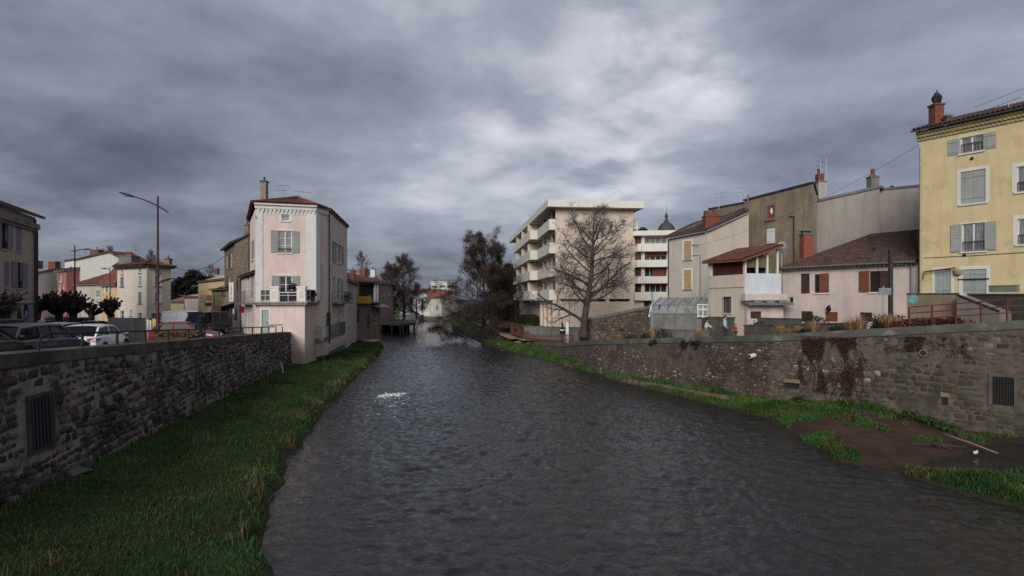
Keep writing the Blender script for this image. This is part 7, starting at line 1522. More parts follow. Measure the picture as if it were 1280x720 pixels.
for i, (px_, bk, sx, sz, mt, lab) in enumerate(((872, 5, .9, 1.3, M_SHRUB, 'dark green shrub beside the woman in the cream jacket'), (972, 5.5, .9, 1.5, M_SHRUB, 'loose dark shrub on the terrace before the lean to roof'), (1092, 3, 1.1, 1.1, M_SHRUB, 'low dark shrub left of the road sign'), (1098, 1.3, .7, .7, M_SHRUB, 'low dark shrub on the wall top under the road sign'), (1140, .7, 1.1, .75, M_REDSH, 'dark red shrub on the wall top left of the stair'), (1165, .7, 1.1, .7, M_REDSH, 'dark red shrub on the wall top under the painted tag wall'), (1187, .7, .8, .7, M_REDSH, 'dark red shrub on the wall top nearest the stair'), (780, 3, 1.0, 1.2, M_SHRUB, 'dark shrub in front of the sloping stone wall'), (745, 2.5, .8, .9, M_DRYBUSH, 'brown shrub at the foot of the large bare tree'), (793, 1.0, .8, .8, M_SHRUB, 'low dark shrub near the slim lamp post'), (1000, 1.2, .6, .6, M_SHRUB, 'small dark shrub behind the wall coping near the creeper'), (1040, 1.4, .6, .6, M_SHRUB, 'small dark shrub between two dry grass tufts'))):
    leafy('shrub', lab, terrace_pos(px_, bk), sx, sx * .8, sz, 900, 40 + i, mt, .07, 'shrub')
def tuft(label, loc, h, n, seed):
    r = np.random.RandomState(seed); T = thing('ornamental_grass', label, 'grass tuft', (0, 0, 0), 'dry grass tufts on the promenade'); b = MB(); b.c = []
    for i in range(n):
        a = r.rand() * 2 * PI; L_ = h * r.uniform(.5, 1.1); out = L_ * abs(r.normal(.0, .42)); p = [(math.cos(a) * .12 * r.rand() + math.cos(a) * out * t ** 1.8, math.sin(a) * .12 * r.rand() + math.sin(a) * out * t ** 1.8, L_ * t * (1 - .12 * t * out / L_)) for t in (0, .35, .7, 1)]; w = .011
        sx, sy = -math.sin(a) * w, math.cos(a) * w; v = r.uniform(.6, 1.4)
        b.add([q for k, (x, y, z) in enumerate(p) for q in ((x - sx * (1 - .22 * k), y - sy * (1 - .22 * k), z), (x + sx * (1 - .22 * k), y + sy * (1 - .22 * k), z))], [(0, 1, 3, 2), (2, 3, 5, 4), (4, 5, 7, 6)]); b.c += [(v, v, v, 1)] * 8
    b.build('blades', M_DRYG, T); T.location = loc; return T
proto = None
for i, (px_, bk, sc_, lab) in enumerate(((1068, .5, 1.15, 'large dry straw coloured grass tuft before the pair of brown shutters'), (1056, .6, 1.0, 'dry grass tuft left of the large straw coloured one'), (1009, .6, 1.0, 'dry upright grass tuft below the dark wooden shutter'), (1105, .8, 1.15, 'wide dry grass tuft around the road sign pole'), (1118, .6, .9, 'dry grass tuft at the foot of the tall lamp post'), (1178, .9, .8, 'dry grass tuft in front of the painted tag wall'), (957, 1.0, .95, 'dry grass tuft right of the child in red'), (967, 1.4, .7, 'small dry grass tuft on the low wall by the lean to'), (985, 1.2, .8, 'dry grass tuft near the satellite dish house'), (857, .6, 1.0, 'dry grass tuft below the greenhouse'), (758, .8, .8, 'dry grass tuft left of the dark shrub by the stone wall'), (800, .7, 1.0, 'dry grass tuft at the base of the slim lamp post'), (730, .7, .8, 'dry grass tuft below the large bare tree'), (745, .6, .6, 'small dry grass tuft on the low end of the quay wall'), (1205, .5, .6, 'small dry grass tuft by the stair foot'))):
    loc = terrace_pos(px_, bk)
    if proto is None: proto = tuft(lab, loc, .95, 260, 3); proto.scale = (sc_,) * 3
    else: copy_tree(proto, loc, i * 1.7, lab, (sc_ * 1.1, sc_ * 1.1, sc_))
# creepers and wall plants
M_CREEP = leafmat('withered_creeper', (.045, .018, .016), (.07, .035, .028), 1.5)
def creeper(label, x0, x1, y0, y1, n, seed, mat, size=.05, name='creeper', thr=.0):
    r = np.random.RandomState(seed); T = thing(name, label, 'creeper', (0, 0, 0)); b = MB(); b.c = []; ua, ub = u_at(x1), u_at(x0); Cn = 0
    zc0, zc1 = rz(y1, (ua + ub) / 2), rz(y0, (ua + ub) / 2)
    for i in range(n * 4):
        u, z = r.uniform(ua, ub), r.uniform(zc0, zc1); f = perlin(np.array([u * .9 + 5]), np.array([z * .55 + seed]), 5)[0] + .6 * perlin(np.array([u * 3.]), np.array([z * .8]), 6)[0]
        e = min(u - ua, ub - u) / (ub - ua) * 2; e2 = (z - zc0) / (zc1 - zc0)
        if f + .5 * min(e * 2, 1) * (.35 + .65 * e2) - .32 < .55 * r.rand() - .16: continue
        p = np.array(wr.P(u, r.uniform(.02, .09), z)); a = r.normal(size=3); a /= np.linalg.norm(a); q = r.normal(size=3); q -= a * (a @ q); q /= np.linalg.norm(q); s = size * r.uniform(.5, 1.5)
        b.quad(p - a * s, p + q * s * .6, p + a * s, p - q * s * .6); v = r.uniform(.5, 1.4); b.c += [(v, v, v, 1)] * 4; Cn += 1
        if Cn >= n: break
    if not b.f: return
    b.build('foliage', mat, T); m = MB()
    for i in range(int(14 * (ub - ua) / 3)):
        u = r.uniform(ua, ub); z = lerp(zc0, zc1, r.uniform(.2, .9)); pts = [wr.P(u, .06, z)]
        for k in range(6): u += r.normal() * .12; z -= (zc1 - zc0) * .09; pts.append(wr.P(u, .05, max(z, .6)))
        m.tube(pts, .012, 3)
    m.build('stems', M_BARKDK, T)
creeper('withered dark red creeper hanging over the middle of the stone quay wall', 995, 1082, 421, 492, 8500, 3, M_CREEP, .036)
creeper('withered creeper strip under the wall coping beside the drain pipe', 1100, 1215, 421, 440, 1300, 7, M_CREEP, .034)
for px_, py_, lab in ((858, 430, 'left of two black hanging plants near the top of the quay wall'), (873, 430, 'right of two black hanging plants near the top of the quay wall'), (817, 429, 'small dark plant growing from the wall under the slim lamp post')):
    r = np.random.RandomState(int(px_)); u = u_at(px_); T = thing('wall_plant', lab, 'plant', (0, 0, 0)); b = MB()
    for k in range(6 if px_ > 820 else 3):
        cu, cz = u + r.normal() * .22, rz(py_ - 3 + 8 * r.rand(), u)
        leaf_clump(b, wr.P(cu, .16, cz), .16, 26, k + int(px_), .08)
    b.build('foliage', M_IRON, T)
for i, (px_, bk, lab) in enumerate(((1062, .5, 'dark green fern at the wall foot under the creeper'), (1005, .5, 'small green plant at the wall foot near the pale block'), (1165, .9, 'green weed on the sand by the small drain hole'), (1188, 1.6, 'broad leaved green weed near the driftwood'), (1140, .8, 'low green weed against the mossy wall'), (905, .5, 'green tuft growing at the brown wall foot'))):
    u = u_at(px_); c, zt, _i = wr.pa.at(u); n = wr.nrm(u); x, y = c.x + n.x * bk, c.y + n.y * bk; leafy('weed', lab, (x, y, zbank(x, y)), .45, .4, .4, 260, 70 + i, pmat and leafmat('weed_leaf', (.03, .055, .015), (.05, .085, .025), 2), .07, 'plant', stems=False)
# ---------------------------------------------------------------- vehicles
M_CGLASS = pmat('car_glass', (.010, .012, .015), .06, var=.1, bump=0, spec=.1, fine=0)
M_PLATE = paint('number_plate', (.55, .55, .53), .5)
M_TRIM = paint('black_trim', (.015, .015, .016), .6)
def car_paint(n, c): return pmat('car_paint_' + n, c, .28, var=.03, bump=0, fine=.02, spec=.4, coat=.3)
KIND = {  # stations: (x, hood/belt height, half width) ; greenhouse: rear base, rear top, front top, front base, roof height
    'hatch': dict(st=[(-2.1, .62, .70), (-2.06, .86, .80), (-1.9, .97, .85), (-1.2, 1.0, .89), (0, .97, .90), (1.0, .93, .89), (1.45, .82, .87), (1.9, .70, .80), (2.1, .55, .66)], gh=(-1.98, -1.5, .25, 1.22), H=1.48),
    'saloon': dict(st=[(-2.3, .62, .70), (-2.26, .88, .80), (-1.7, 1.0, .86), (-1.2, .99, .88), (0, .95, .90), (1.0, .92, .89), (1.5, .82, .87), (2.1, .70, .80), (2.3, .55, .66)], gh=(-1.75, -1.0, .3, 1.25), H=1.44),
    'estate': dict(st=[(-2.3, .62, .72), (-2.28, .90, .80), (-2.1, .98, .86), (-1.2, .99, .89), (0, .96, .90), (1.0, .92, .89), (1.5, .82, .87), (2.1, .70, .80), (2.3, .55, .66)], gh=(-2.2, -1.85, .3, 1.25), H=1.5),
    'suv': dict(st=[(-2.2, .7, .74), (-2.18, .98, .84), (-2.0, 1.08, .90), (-1.2, 1.1, .93), (0, 1.08, .94), (1.0, 1.04, .93), (1.5, .98, .91), (2.0, .86, .84), (2.2, .65, .7)], gh=(-2.08, -1.75, .25, 1.15), H=1.72),
    'van': dict(st=[(-2.5, .6, .86), (-2.48, 1.05, .94), (-2.2, 1.15, .97), (-1, 1.15, .98), (.5, 1.12, .98), (1.5, 1.08, .96), (2.0, .98, .93), (2.4, .8, .85), (2.5, .55, .75)], gh=(-2.46, -2.3, 1.0, 1.75), H=2.15)}
def make_car(label, kind, col, loc, rz, group=None, name='parked_car', cat='car', closed=False):
    K = KIND[kind]; T = thing(name, label, cat, (0, 0, 0), group); cp = car_paint(*col); st = K['st']; H = K['H']; g0, g1, g2, g3 = K['gh']; b = MB(); vs = []
    for x, zt, w in st:
        e = abs(x) / abs(st[0][0]); zb = .22 + (.12 if e > .97 else 0)
        vs.append([(x, s * yy, zz) for s, yy, zz in ((-1, 0, zb), (-1, w * .9, zb), (-1, w * .99, zb + .14), (-1, w, zt * .6), (-1, w * .97, zt - .06), (-1, w * .88, zt), (-1, 0, zt + .02), (1, w * .88, zt), (1, w * .97, zt - .06), (1, w, zt * .6), (1, w * .99, zb + .14), (1, w * .9, zb))])
    m = len(vs[0]); b.add([p for s in vs for p in s], [(i * m + k, (i + 1) * m + k, (i + 1) * m + (k + 1) % m, i * m + (k + 1) % m) for i in range(len(vs) - 1) for k in range(m)] + [tuple(range(m)), tuple((len(vs) - 1) * m + k for k in range(m - 1, -1, -1))])
    def wid(x): return float(np.interp(x, [s[0] for s in st], [s[2] for s in st]))
    def bel(x): return float(np.interp(x, [s[0] for s in st], [s[1] for s in st]))
    tw = wid(0) * .76; body = b
    xs = [g1, lerp(g1, g2, .33), lerp(g1, g2, .66), g2]; zr = [H - .06, H - .01, H, H - .05]
    rf = MB(); rr = [[(x, s * yy, zz) for s, yy, zz in ((-1, tw, z - .08), (-1, tw * .93, z - .01), (-1, tw * .5, z + .02), (1, tw * .5, z + .02), (1, tw * .93, z - .01), (1, tw, z - .08))] for x, z in zip(xs, zr)]
    rf.add([p for s in rr for p in s], [(i * 6 + k, (i + 1) * 6 + k, (i + 1) * 6 + k + 1, i * 6 + k + 1) for i in range(3) for k in range(5)])
    body.add(rf.v, rf.f)
    # pillars
    def A(x, s, f=.86): return Vector((x, s * wid(x) * f, bel(x) - .02))
    for s in (-1, 1):
        body.tube([A(g0, s, .88), Vector((g1, s * tw, H - .12))], [.055, .05], 5); body.tube([A(g3, s, .88), Vector((g2, s * tw, H - .12))], [.045, .045], 5)
        for t in ((.5,) if kind in ('hatch', 'saloon') else (.36, .68)):
            x = lerp(g1, g2, t) + .1; body.tube([A(x, s, .9), Vector((x, s * tw, H - .1))], .04, 5)
        body.tube([Vector((x, s * tw * .99, z - .07)) for x, z in zip(xs, zr)], .04, 5)
    bo = body.build('body', cp, T, smooth=.6)
    if closed: pass
    for s in (-1, 1):
        w_ = MB(); n = 6; top = [Vector((lerp(g1 + .02, g2 - .02, i / n), s * tw * .985, H - .1)) for i in range(n + 1)]; bot = [A(lerp(g0 + .1, g3 - .1, i / n), s, .885) for i in range(n + 1)]
        if kind == 'van' : k0 = 4
        else: k0 = 0
        w_.add(bot + top, [(i, i + 1, n + 2 + i, n + 1 + i) for i in range(k0, n)]); w_.build('side_window', M_CGLASS, T)
        if k0: q = MB(); q.add(bot + top, [(i, i + 1, n + 2 + i, n + 1 + i) for i in range(0, k0)]); q.v = [v for i_, v in enumerate(q.v) if i_ <= k0 or n + 1 <= i_ <= n + 1 + k0]; q.f = [(i_, i_ + 1, k0 + 2 + i_, k0 + 1 + i_) for i_ in range(k0)]; q.build('side_panel', cp, T)
    w_ = MB(); w_.add([A(g0, -1, .88), A(g0, 1, .88), (g1, tw * .97, H - .09), (g1, -tw * .97, H - .09)], [(0, 1, 2, 3)]); w_.build('rear_window', M_CGLASS, T)
    w_ = MB(); w_.add([A(g3, -1, .88), A(g3, 1, .88), (g2, tw * .97, H - .08), (g2, -tw * .97, H - .08)], [(0, 1, 2, 3)]); w_.build('windscreen', M_CGLASS, T)
    x0 = st[0][0]; x1 = st[-1][0]; zl = bel(x0 + .2) - .14
    for s in (-1, 1):
        w0 = wid(x0 + .1); l = MB(); l.hexa([(x0 - .015, s * w0 * .55, zl - .09), (x0 - .02, s * w0 * .99, zl - .07), (x0 + .3, s * (wid(x0 + .3) + .012), zl - .03), (x0 + .1, s * w0 * .5, zl - .05), (x0 + .0, s * w0 * .55, zl + .06), (x0 + .02, s * w0 * .97, zl + .08), (x0 + .3, s * (wid(x0 + .3) + .01), zl + .06), (x0 + .1, s * w0 * .5, zl + .06)]); l.build('tail_lamp', M_TAIL, T)
        w1 = wid(x1 - .15); zf = bel(x1 - .25) - .08; l = MB(); l.hexa([(x1 - .02, s * w1 * .55, zf - .1), (x1 - .1, s * w1 * 1.0, zf - .08), (x1 - .45, s * (wid(x1 - .45) + .01), zf), (x1 - .3, s * w1 * .5, zf - .05), (x1 - .08, s * w1 * .55, zf + .02), (x1 - .16, s * w1 * .98, zf + .05), (x1 - .45, s * (wid(x1 - .45) + .005), zf + .08), (x1 - .3, s * w1 * .5, zf + .05)]); l.build('headlight', M_HEADL, T)
        mr = MB(); c = A(g3 - .25, s, 1.02); mr.blob((c.x, c.y + s * .1, c.z + .09), .1, 1, 8, 6, .05, .7, 1.1, .75); mr.tube([c, (c.x, c.y + s * .08, c.z + .06)], .02, 4); mr.build('mirror', cp, T)
        for xw in (x0 + .78, x1 - .82):
            w = wid(xw); t = MB(); r = .32 if H < 1.6 else .36
            t.tube([(xw, s * (w - .2), r), (xw, s * (w + .008), r), (xw, s * (w + .02), r)], [r, r, r * .93], 18); o = t.build('wheel', M_RUBBER, T); q = MB(); q.tube([(xw, s * (w + .0), r), (xw, s * (w + .026), r)], r * .62, 12); q.build('rim', M_GALV, o)
            q = MB(); q.tube([(xw + (r + .05) * math.cos(PI * k / 12), s * (w * .995), r + (r + .05) * math.sin(PI * k / 12)) for k in range(13)], .035, 5); q.build('wheel_arch', M_TRIM, bo if False else T)
        for xd in (lerp(g1, g2, .45), lerp(g1, g2, .85)): h = MB(); h.bx(xd - .1, xd + .1, *sorted((s * (wid(xd) * .985), s * (wid(xd) + .015))), bel(xd) - .16, bel(xd) - .13); h.build('door_handle', cp, T)
    for x, d in ((x0, -1), (x1, 1)):
        p = MB(); p.bx(*sorted((x + d * .005, x + d * .03)), -.26, .26, .50, .61); p.build('number_plate', M_PLATE, T); q = MB(); q.bx(*sorted((x - d * .06, x + d * .015)), -.62, .62, .27, .40); q.build('bumper_strip', M_TRIM, T)
    a = MB(); a.tube([(g1 + .15, 0, H - .02), (g1 + .02, 0, H + .12)], .012, 4); a.build('aerial', M_TRIM, T)
    T.location = loc; T.rotation_euler = (0, 0, rz); return T
WH, BK, DG, BG, RD, LG = ('white', (.72, .72, .73)), ('black', (.012, .012, .014)), ('dark_grey', (.035, .037, .042)), ('blue_grey', (.035, .042, .055)), ('red', (.20, .012, .02)), ('light_grey', (.3, .31, .33))
GC = 'cars parked in the square'
R_ = math.radians
def park(label, kind, col, px_, D_, deg, **k): return make_car(label, kind, col, (X(px_, D_), D_, street_z(D_)), R_(deg), k.pop('group', GC), **k)
park('white hatchback parked rear on by the quay wall, dark tailgate glass and red tail lamp', 'hatch', WH, 119, 27.5, 106)
park('dark blue grey estate parked nearest the quay wall, left of the white hatchback', 'estate', BG, 42, 20.5, 100)
park('black car cut by the left picture edge right beside the quay wall', 'estate', BK, -48, 17.2, 100)
park('black car parked in front of the café, second row', 'suv', BK, 8, 34, 92)
park('blue grey saloon in the second row left of the white hatchback', 'saloon', BG, 50, 32, 96)
park('pale blue grey car just behind the white hatchback roof', 'hatch', LG, 82, 36, 98)
park('white estate side on under the first pollarded trees', 'estate', WH, 57, 46, 8)
park('small red car behind the thick pollarded trunks', 'hatch', RD, 81, 62, 80); park('red car right of the thick pollarded trunks', 'hatch', RD, 103, 60, 85)
park('dark grey car parked before the slender pollarded tree', 'saloon', DG, 122, 48, 10)
park('red car side on behind the flower planter and the man in black', 'hatch', RD, 234, 38, 3, group=None)
park('white van parked across the street behind the red car', 'van', WH, 237, 60, 12, name='white_van', cat='van', group=None)
park('dark grey van facing the square by the ochre houses', 'van', DG, 256, 53, 262, name='dark_van', cat='van', group=None)
park('black car half hidden behind the white van', 'saloon', BK, 219, 68, 20, group=None)
make_car('white van parked behind the hedge at the far end of the flats', 'van', WH, (X(646, 118), 118, 2.85), R_(5), None, 'white_van', 'van')
make_car('pale car parked beside the white house at the bend', 'hatch', LG, (X(509, 166), 166, 1.9), R_(5), None); make_car('dark blue car beside the pale car at the river bend', 'hatch', ('dark_blue', (.02, .03, .06)), (X(516, 172), 172, 1.9), R_(8), None)
b = MB(); slab(b, [(X(500, 158), 158, 1.9), (X(523, 158), 158, 1.9), (X(530, 182), 182, 1.9), (X(498, 186), 186, 1.9)], 2.5); b.top('quay_terrace', M_BANKW, 'low stone quay terrace carrying the cars by the white house', 'quay')
# ---------------------------------------------------------------- quay railing on the left wall
T = thing('railing', 'black iron railing along the left quay wall coping', 'railing', wl.P(10, -.2, 4))
y = 15.7; ps = []
while y < 46.3: u = s_of(wl, y); ps.append((wl.P(u, -.16, wl.ztop(u) - .01), u)); y += 2.08
for i, (p, u) in enumerate(ps):
    if i == 0: continue
    b = MB(); b.bx(p[0] - .03, p[0] + .03, p[1] - .03, p[1] + .03, p[2] - .02, p[2] + .44); b.build('post', M_IRON, T)
b = MB(); p0 = Vector(ps[0][0]); b.tube([p0, p0 + Vector((0, 0, .2)), p0 + Vector((-.03, .1, .33)), p0 + Vector((-.06, .3, .42)), p0 + Vector((-.1, .6, .45))] + [Vector(p) + Vector((0, 0, .45)) for p, _ in ps[1:-1]], .034, 7); b.build('rail', M_IRON, T)
e = [Vector(p) for p, _ in ps[-3:]]
b = MB(); b.tube([e[0] + Vector((0, 0, .56)), e[1] + Vector((0, 0, .58)), e[2] + Vector((0, 0, .58))], .034, 7); b.build('rail', M_IRON, T)
# ---------------------------------------------------------------- lamps
def lamp(label, px_, D_, y_top, arms, z0, mat=M_PURPLE, r=.075, name='street_lamp'):
    x = X(px_, D_); T = thing(name, label, 'street lamp', (x, D_, z0)); zt = Z(y_top, D_); b = MB(); b.lathe((x, D_, z0), [(r * 2.2, 0), (r * 2.2, .5), (r * 1.4, .9), (r, 1.0), (r * .75, (zt - z0) * .7), (r * .6, zt - z0)], 12); b.build('pole', mat, T, smooth=.6)
    for pts, head, hl, hw in arms:
        pts = [Vector((X(a, D_), D_, Z(c, D_))) for a, c in pts]
        # smooth the arm
        sm = []
        for i in range(len(pts) - 1):
            for k in range(5): sm.append(pts[i].lerp(pts[i + 1], k / 5))
        sm.append(pts[-1])
        for _ in range(2): sm = [sm[0]] + [(sm[i - 1] + sm[i] * 2 + sm[i + 1]) / 4 for i in range(1, len(sm) - 1)] + [sm[-1]]
        b = MB(); b.tube(sm, .04, 6); o = b.build('arm', mat, T)
        if head:
            h = MB(); e = sm[0]; d = (sm[0] - sm[2]).normalized(); n = 9; prof = [(0, .02), (.12, .11), (.3, .15), (.6, .13), (.85, .07), (1, .02)]; vs = []
            up = Vector((0, 0, 1)); sd = Vector((0, 1, 0))
            for t, w in prof:
                for k in range(n): a = 2 * PI * k / n; vs.append(e - d * .25 + d * hl * t + sd * w * hw * math.cos(a) + up * w * .55 * hw * math.sin(a))
            h.add(vs, [(i * n + k, i * n + (k + 1) % n, (i + 1) * n + (k + 1) % n, (i + 1) * n + k) for i in range(len(prof) - 1) for k in range(n)]); h.build('lamp_head', mat, o, smooth=1)
            q = MB(); m = e - d * .25 + d * hl * .42 - up * .075 * hw; q.blob(m, .1 * hw, 1, 8, 5, .02, 2.4 * abs(d.x) + .3, 1, .3); q.build('lens', M_OLDG, o)
    return T
lamp('tall maroon street lamp with long curved arm and a lower second lamp', 197.3, 32, 245, [([(163, 244.5), (180, 249.5), (197, 257), (210.5, 265.5)], 1, .95, 1.0), ([(206, 350.5), (201, 352), (197.5, 356)], 1, .75, .85)], street_z(32))
lamp('grey street lamp behind the thick pollarded trees', 93.5, 50, 306.5, [([(108, 311.5), (100, 312), (93.5, 314), (89, 313.5)], 1, .7, .8)], street_z(50), M_DKGREY, .07)
lamp('thin grey street lamp in front of the yellow house', 137.5, 60, 333, [([(131, 335.5), (134, 335.8), (137.5, 338)], 1, .7, .8)], 2.9, M_DKGREY, .06)
lamp('small grey street lamp near the ochre houses up the street', 230.5, 90, 366, [([(226, 369), (228, 369), (230.5, 370.5)], 1, .7, .9)], 2.9, M_GALV, .06)
lamp('small grey lamp on the ochre house corner', 248, 86, 353, [([(242, 357.5), (245, 356.5), (248, 358)], 1, .7, .9)], 2.9, M_GALV, .05)
tp = terrace_pos(1113.3, 3.0); D_ = 36.0; x = X(1113.3, D_); T = thing('street_lamp', 'square dark lamp post with flat lamp head before the low pink house', 'street lamp', (x, D_, 4)); b = MB(); b.bx(x - .1, x + .1, D_ - .1, D_ + .1, 3.6, Z(309.5, D_)); b.build('pole', M_DKGREY, T)
b = MB(); z = Z(311.5, D_); b.bx(X(1104, D_), x - .101, D_ - .07, D_ + .07, z - .05, z + .06); b.bx(X(1092, D_), X(1104, D_) - .001, D_ - .2, D_ + .2, z - .06, z + .05); b.build('lamp_head', M_DKGREY, T); b = MB(); b.bx(X(1093, D_), X(1103, D_), D_ - .17, D_ + .17, z - .08, z - .061); b.build('lens', M_OLDG, T)
D_ = 48.5; x = X(815.3, D_); T = thing('street_lamp', 'slim plain lamp post in front of the greenhouse and sloping stone wall', 'street lamp', (x, D_, 2.9)); b = MB(); b.tube([(x, D_, 2.6), (x, D_, Z(365, D_))], .07, 8); b.build('pole', M_GALV, T); b = MB(); b.lathe((x, D_, Z(365, D_)), [(.07, 0), (.13, .03), (.13, .16), (.05, .2)], 10); b.build('lamp_head', M_DKGREY, T)
D_ = 33.5; x = X(1104.3, D_); T = thing('road_sign', 'rectangular road sign seen from behind on a grey pole in dry grass', 'sign', (x, D_, 4)); b = MB(); b.tube([(x, D_, 4.2), (x, D_, Z(357.5, D_))], .04, 8); b.build('pole', M_GALV, T); b = MB(); z0, z1 = Z(368.5, D_), Z(360, D_); b.bx(X(1097.5, D_), X(1113, D_), D_ - .08, D_ - .05, z0, z1); o = b.build('plate', M_GALV, T); b = MB(); b.bx(X(1098, D_), X(1112.5, D_), D_ - .1, D_ - .081, z0 + .1, z0 + .14); b.bx(X(1098, D_), X(1112.5, D_), D_ - .1, D_ - .081, z1 - .14, z1 - .1); b.build('bracket', M_GALV, o)
# ---------------------------------------------------------------- hoarding, bollards, planter
def _t(*a, **k): return thing(*a, **k)
hf = Fac(pt(134.5, 40), pt(181, 39)); z0 = street_z(39.5); T = thing('hoarding', 'dark grey metal hoarding standing in the square behind the white hatchback', 'hoarding', hf.P(1, 0, z0))
n = 4
for i in range(n): b = MB(); b.fb(hf, hf.L * i / n + .01, hf.L * (i + 1) / n - .01, -.05, 0, z0, Z(398.3, 39.5)); b.build('panel', M_DKGREY, T)
b = MB(); b.fb(hf, 0, hf.L, -.07, .02, Z(398.3, 39.5) + .001, Z(398.3, 39.5) + .06); b.build('rail', M_DKGREY, T)
for px0, px1, yt, m, lab, nm in ((183.5, 185.5, 399, M_WHITE, 'white post at the right end of the grey hoarding', 'bollard'), (190.5, 194.5, 398.5, pmat('yellow_post', (.5, .38, .1), .6), 'yellow box post beside the maroon street lamp', 'utility_post'), (187, 189, 400, M_WHITE, 'second white post between hoarding and yellow post', 'bollard')):
    D_ = 42; z0 = street_z(D_); T = thing(nm, lab, 'post', (X(px0, D_), D_, z0)); b = MB(); b.bx(X(px0, D_), X(px1, D_), D_, D_ + .2, z0, Z(yt, D_)); b.build('post', m, T); b = MB(); b.bx(X(px0, D_) - .02, X(px1, D_) + .02, D_ - .02, D_ + .22, Z(yt, D_) + .001, Z(yt, D_) + .05); b.build('cap', M_DKGREY, T)
D_ = 29.5; z0 = street_z(D_); T = thing('flower_planter', 'raised planter of red and yellow flowers behind the quay railing', 'planter', (X(219, D_), D_, z0)); b = MB(); x0, x1 = X(196, D_), X(243, D_); zt = Z(420.5, D_)
for p in (((x0, x1, D_ - .5, D_ - .42)), ((x0, x1, D_ + .42, D_ + .5))): b.bx(*p, z0 - .05, zt)
b.bx(x0, x0 + .08, D_ - .419, D_ + .419, z0 - .05, zt); b.bx(x1 - .08, x1, D_ - .419, D_ + .419, z0 - .05, zt); b.build('box', M_SHDKBR, T)
b = MB(); b.quad((x0 + .05, D_ - .43, zt - .06), (x1 - .05, D_ - .43, zt - .06), (x1 - .05, D_ + .43, zt - .06), (x0 + .05, D_ + .43, zt - .06)); b.build('earth', M_BARKDK, T)
q = np.random.RandomState(4); fr, fy_, fg_ = MB(), MB(), MB()
for i in range(520):
    x, y, z = q.uniform(x0 + .05, x1 - .05), q.uniform(D_ - .4, D_ + .4), zt + q.uniform(.0, .26); t = q.rand(); w_ = fr if (t < .25 and z > zt + .12) else fy_ if (t < .42) else fg_; leaf_clump(w_, (x, y, z), .05, 3, i, .045)
fr.build('red_flowers', pmat('red_petal', (.2, .02, .02), .7), T); fy_.build('yellow_flowers', pmat('yellow_petal', (.3, .22, .06), .7), T); fg_.build('foliage', leafmat('planter_leaf', (.04, .07, .02), (.06, .1, .03)) if False else pmat('planter_green', (.035, .06, .018), .8), T)
D_ = 60; x = X(703, D_); zz = Z(420, D_); T = thing('litter_bin', 'dark litter bin on a post beside the picket fence', 'litter bin', (x, D_, 1.9)); b = MB(); b.tube([(x, D_, 1.5), (x, D_, Z(403.5, D_))], .1, 8); b.build('post', M_IRON, T); b = MB(); b.lathe((x, D_ - .1, Z(419, D_)), [(.2, 0), (.27, .1), (.28, .7), (.22, .72)], 12); b.build('bin', M_IRON, T); b = MB(); b.lathe((x, D_ - .1, Z(419, D_) + .5), [(.285, 0), (.285, .12)], 12); b.build('band', M_WHITE, T)
D_ = 59; x = X(709, D_); T = thing('gate_post', 'white gate post at the end of the picket fence', 'post', (x, D_, 1.9)); b = MB(); b.bx(x - .14, x + .14, D_ - .14, D_ + .14, 1.6, Z(404.5, D_)); b.build('post', M_WHITE, T); b = MB(); b.hexa([(x - .2, D_ - .2, Z(404.5, D_) + .001), (x + .2, D_ - .2, Z(404.5, D_) + .001), (x + .2, D_ + .2, Z(404.5, D_) + .001), (x - .2, D_ + .2, Z(404.5, D_) + .001), (x - .05, D_ - .05, Z(404.5, D_) + .15), (x + .05, D_ - .05, Z(404.5, D_) + .15), (x + .05, D_ + .05, Z(404.5, D_) + .15), (x - .05, D_ + .05, Z(404.5, D_) + .15)]); b.build('cap', M_WHITE, T)
lw_ = low_wall('garden_wall', 'low grey garden wall between the picket fence and the flats', pt(655, 69), pt(722, 62), Z(407.5, 69), Z(409, 62), z0=1.6, mat=M_CONC)
# overhead cables
def cable(label, a, c, sag, r=.02):
    a, c = Vector(a), Vector(c); b = MB(); b.tube([a.lerp(c, t / 20) - Vector((0, 0, sag * 4 * (t / 20) * (1 - t / 20))) for t in range(21)], r, 5); b.top('overhead_cable', M_IRON, label, 'cable', tuple(a))
cable('thin overhead cable from the yellow house eaves down to the cream house', fY.P(.05, .15, Z(182, 38)), fC_.P(fC_.uv(866, 308)[0], .3, Z(309, 58.5)), .9, .011)
cable('overhead cable between the cream house and the fieldstone house', (X(214, 64.5), 64.5, Z(333, 64.5)), (X(281, 79), 79, Z(319.5, 79)), 1.1, .03)
# ---------------------------------------------------------------- things lying on the banks
M_DRIFT = pmat('driftwood', (.2, .15, .11), .9, var=.2, bump=.3)
def stick(pts, r, label): b = MB(); b.tube(pts, r, 6); return b.top('driftwood', M_DRIFT, label, 'driftwood', tuple(pts[0]), smooth=4)
def gp(px_, py_, z):
    D_ = (EYE - z) * F / (py_ - HZ); return (X(px_, D_), D_, z)
a, c = gp(1180, 543, .5), gp(1248, 567, .14); stick([a, Vector(a).lerp(Vector(c), .5) + Vector((0, 0, .03)), c], [.05, .045, .03], 'long pale driftwood pole lying across the sandbank to the dark pool')
q = random.Random(2)
for px_, py_, lab, n in ((1163, 551, 'tangle of dark twigs on the sandbank beside the pale pole', 16), (1082, 524, 'heap of dark branches washed up on the sand', 14)):
    b = MB(); c = Vector(gp(px_, py_, .42)); c.z = zbank(c.x, c.y) + .03
    for i in range(n): d = Vector((q.gauss(0, .5), q.gauss(0, .25), q.uniform(-.02, .1))); b.tube([c + d * -.8, c + d * .1 + Vector((0, 0, q.uniform(.02, .15))), c + d], [.022, .018, .008], 4)
    b.top('twig_heap', M_BARK, lab, 'twigs', tuple(c))
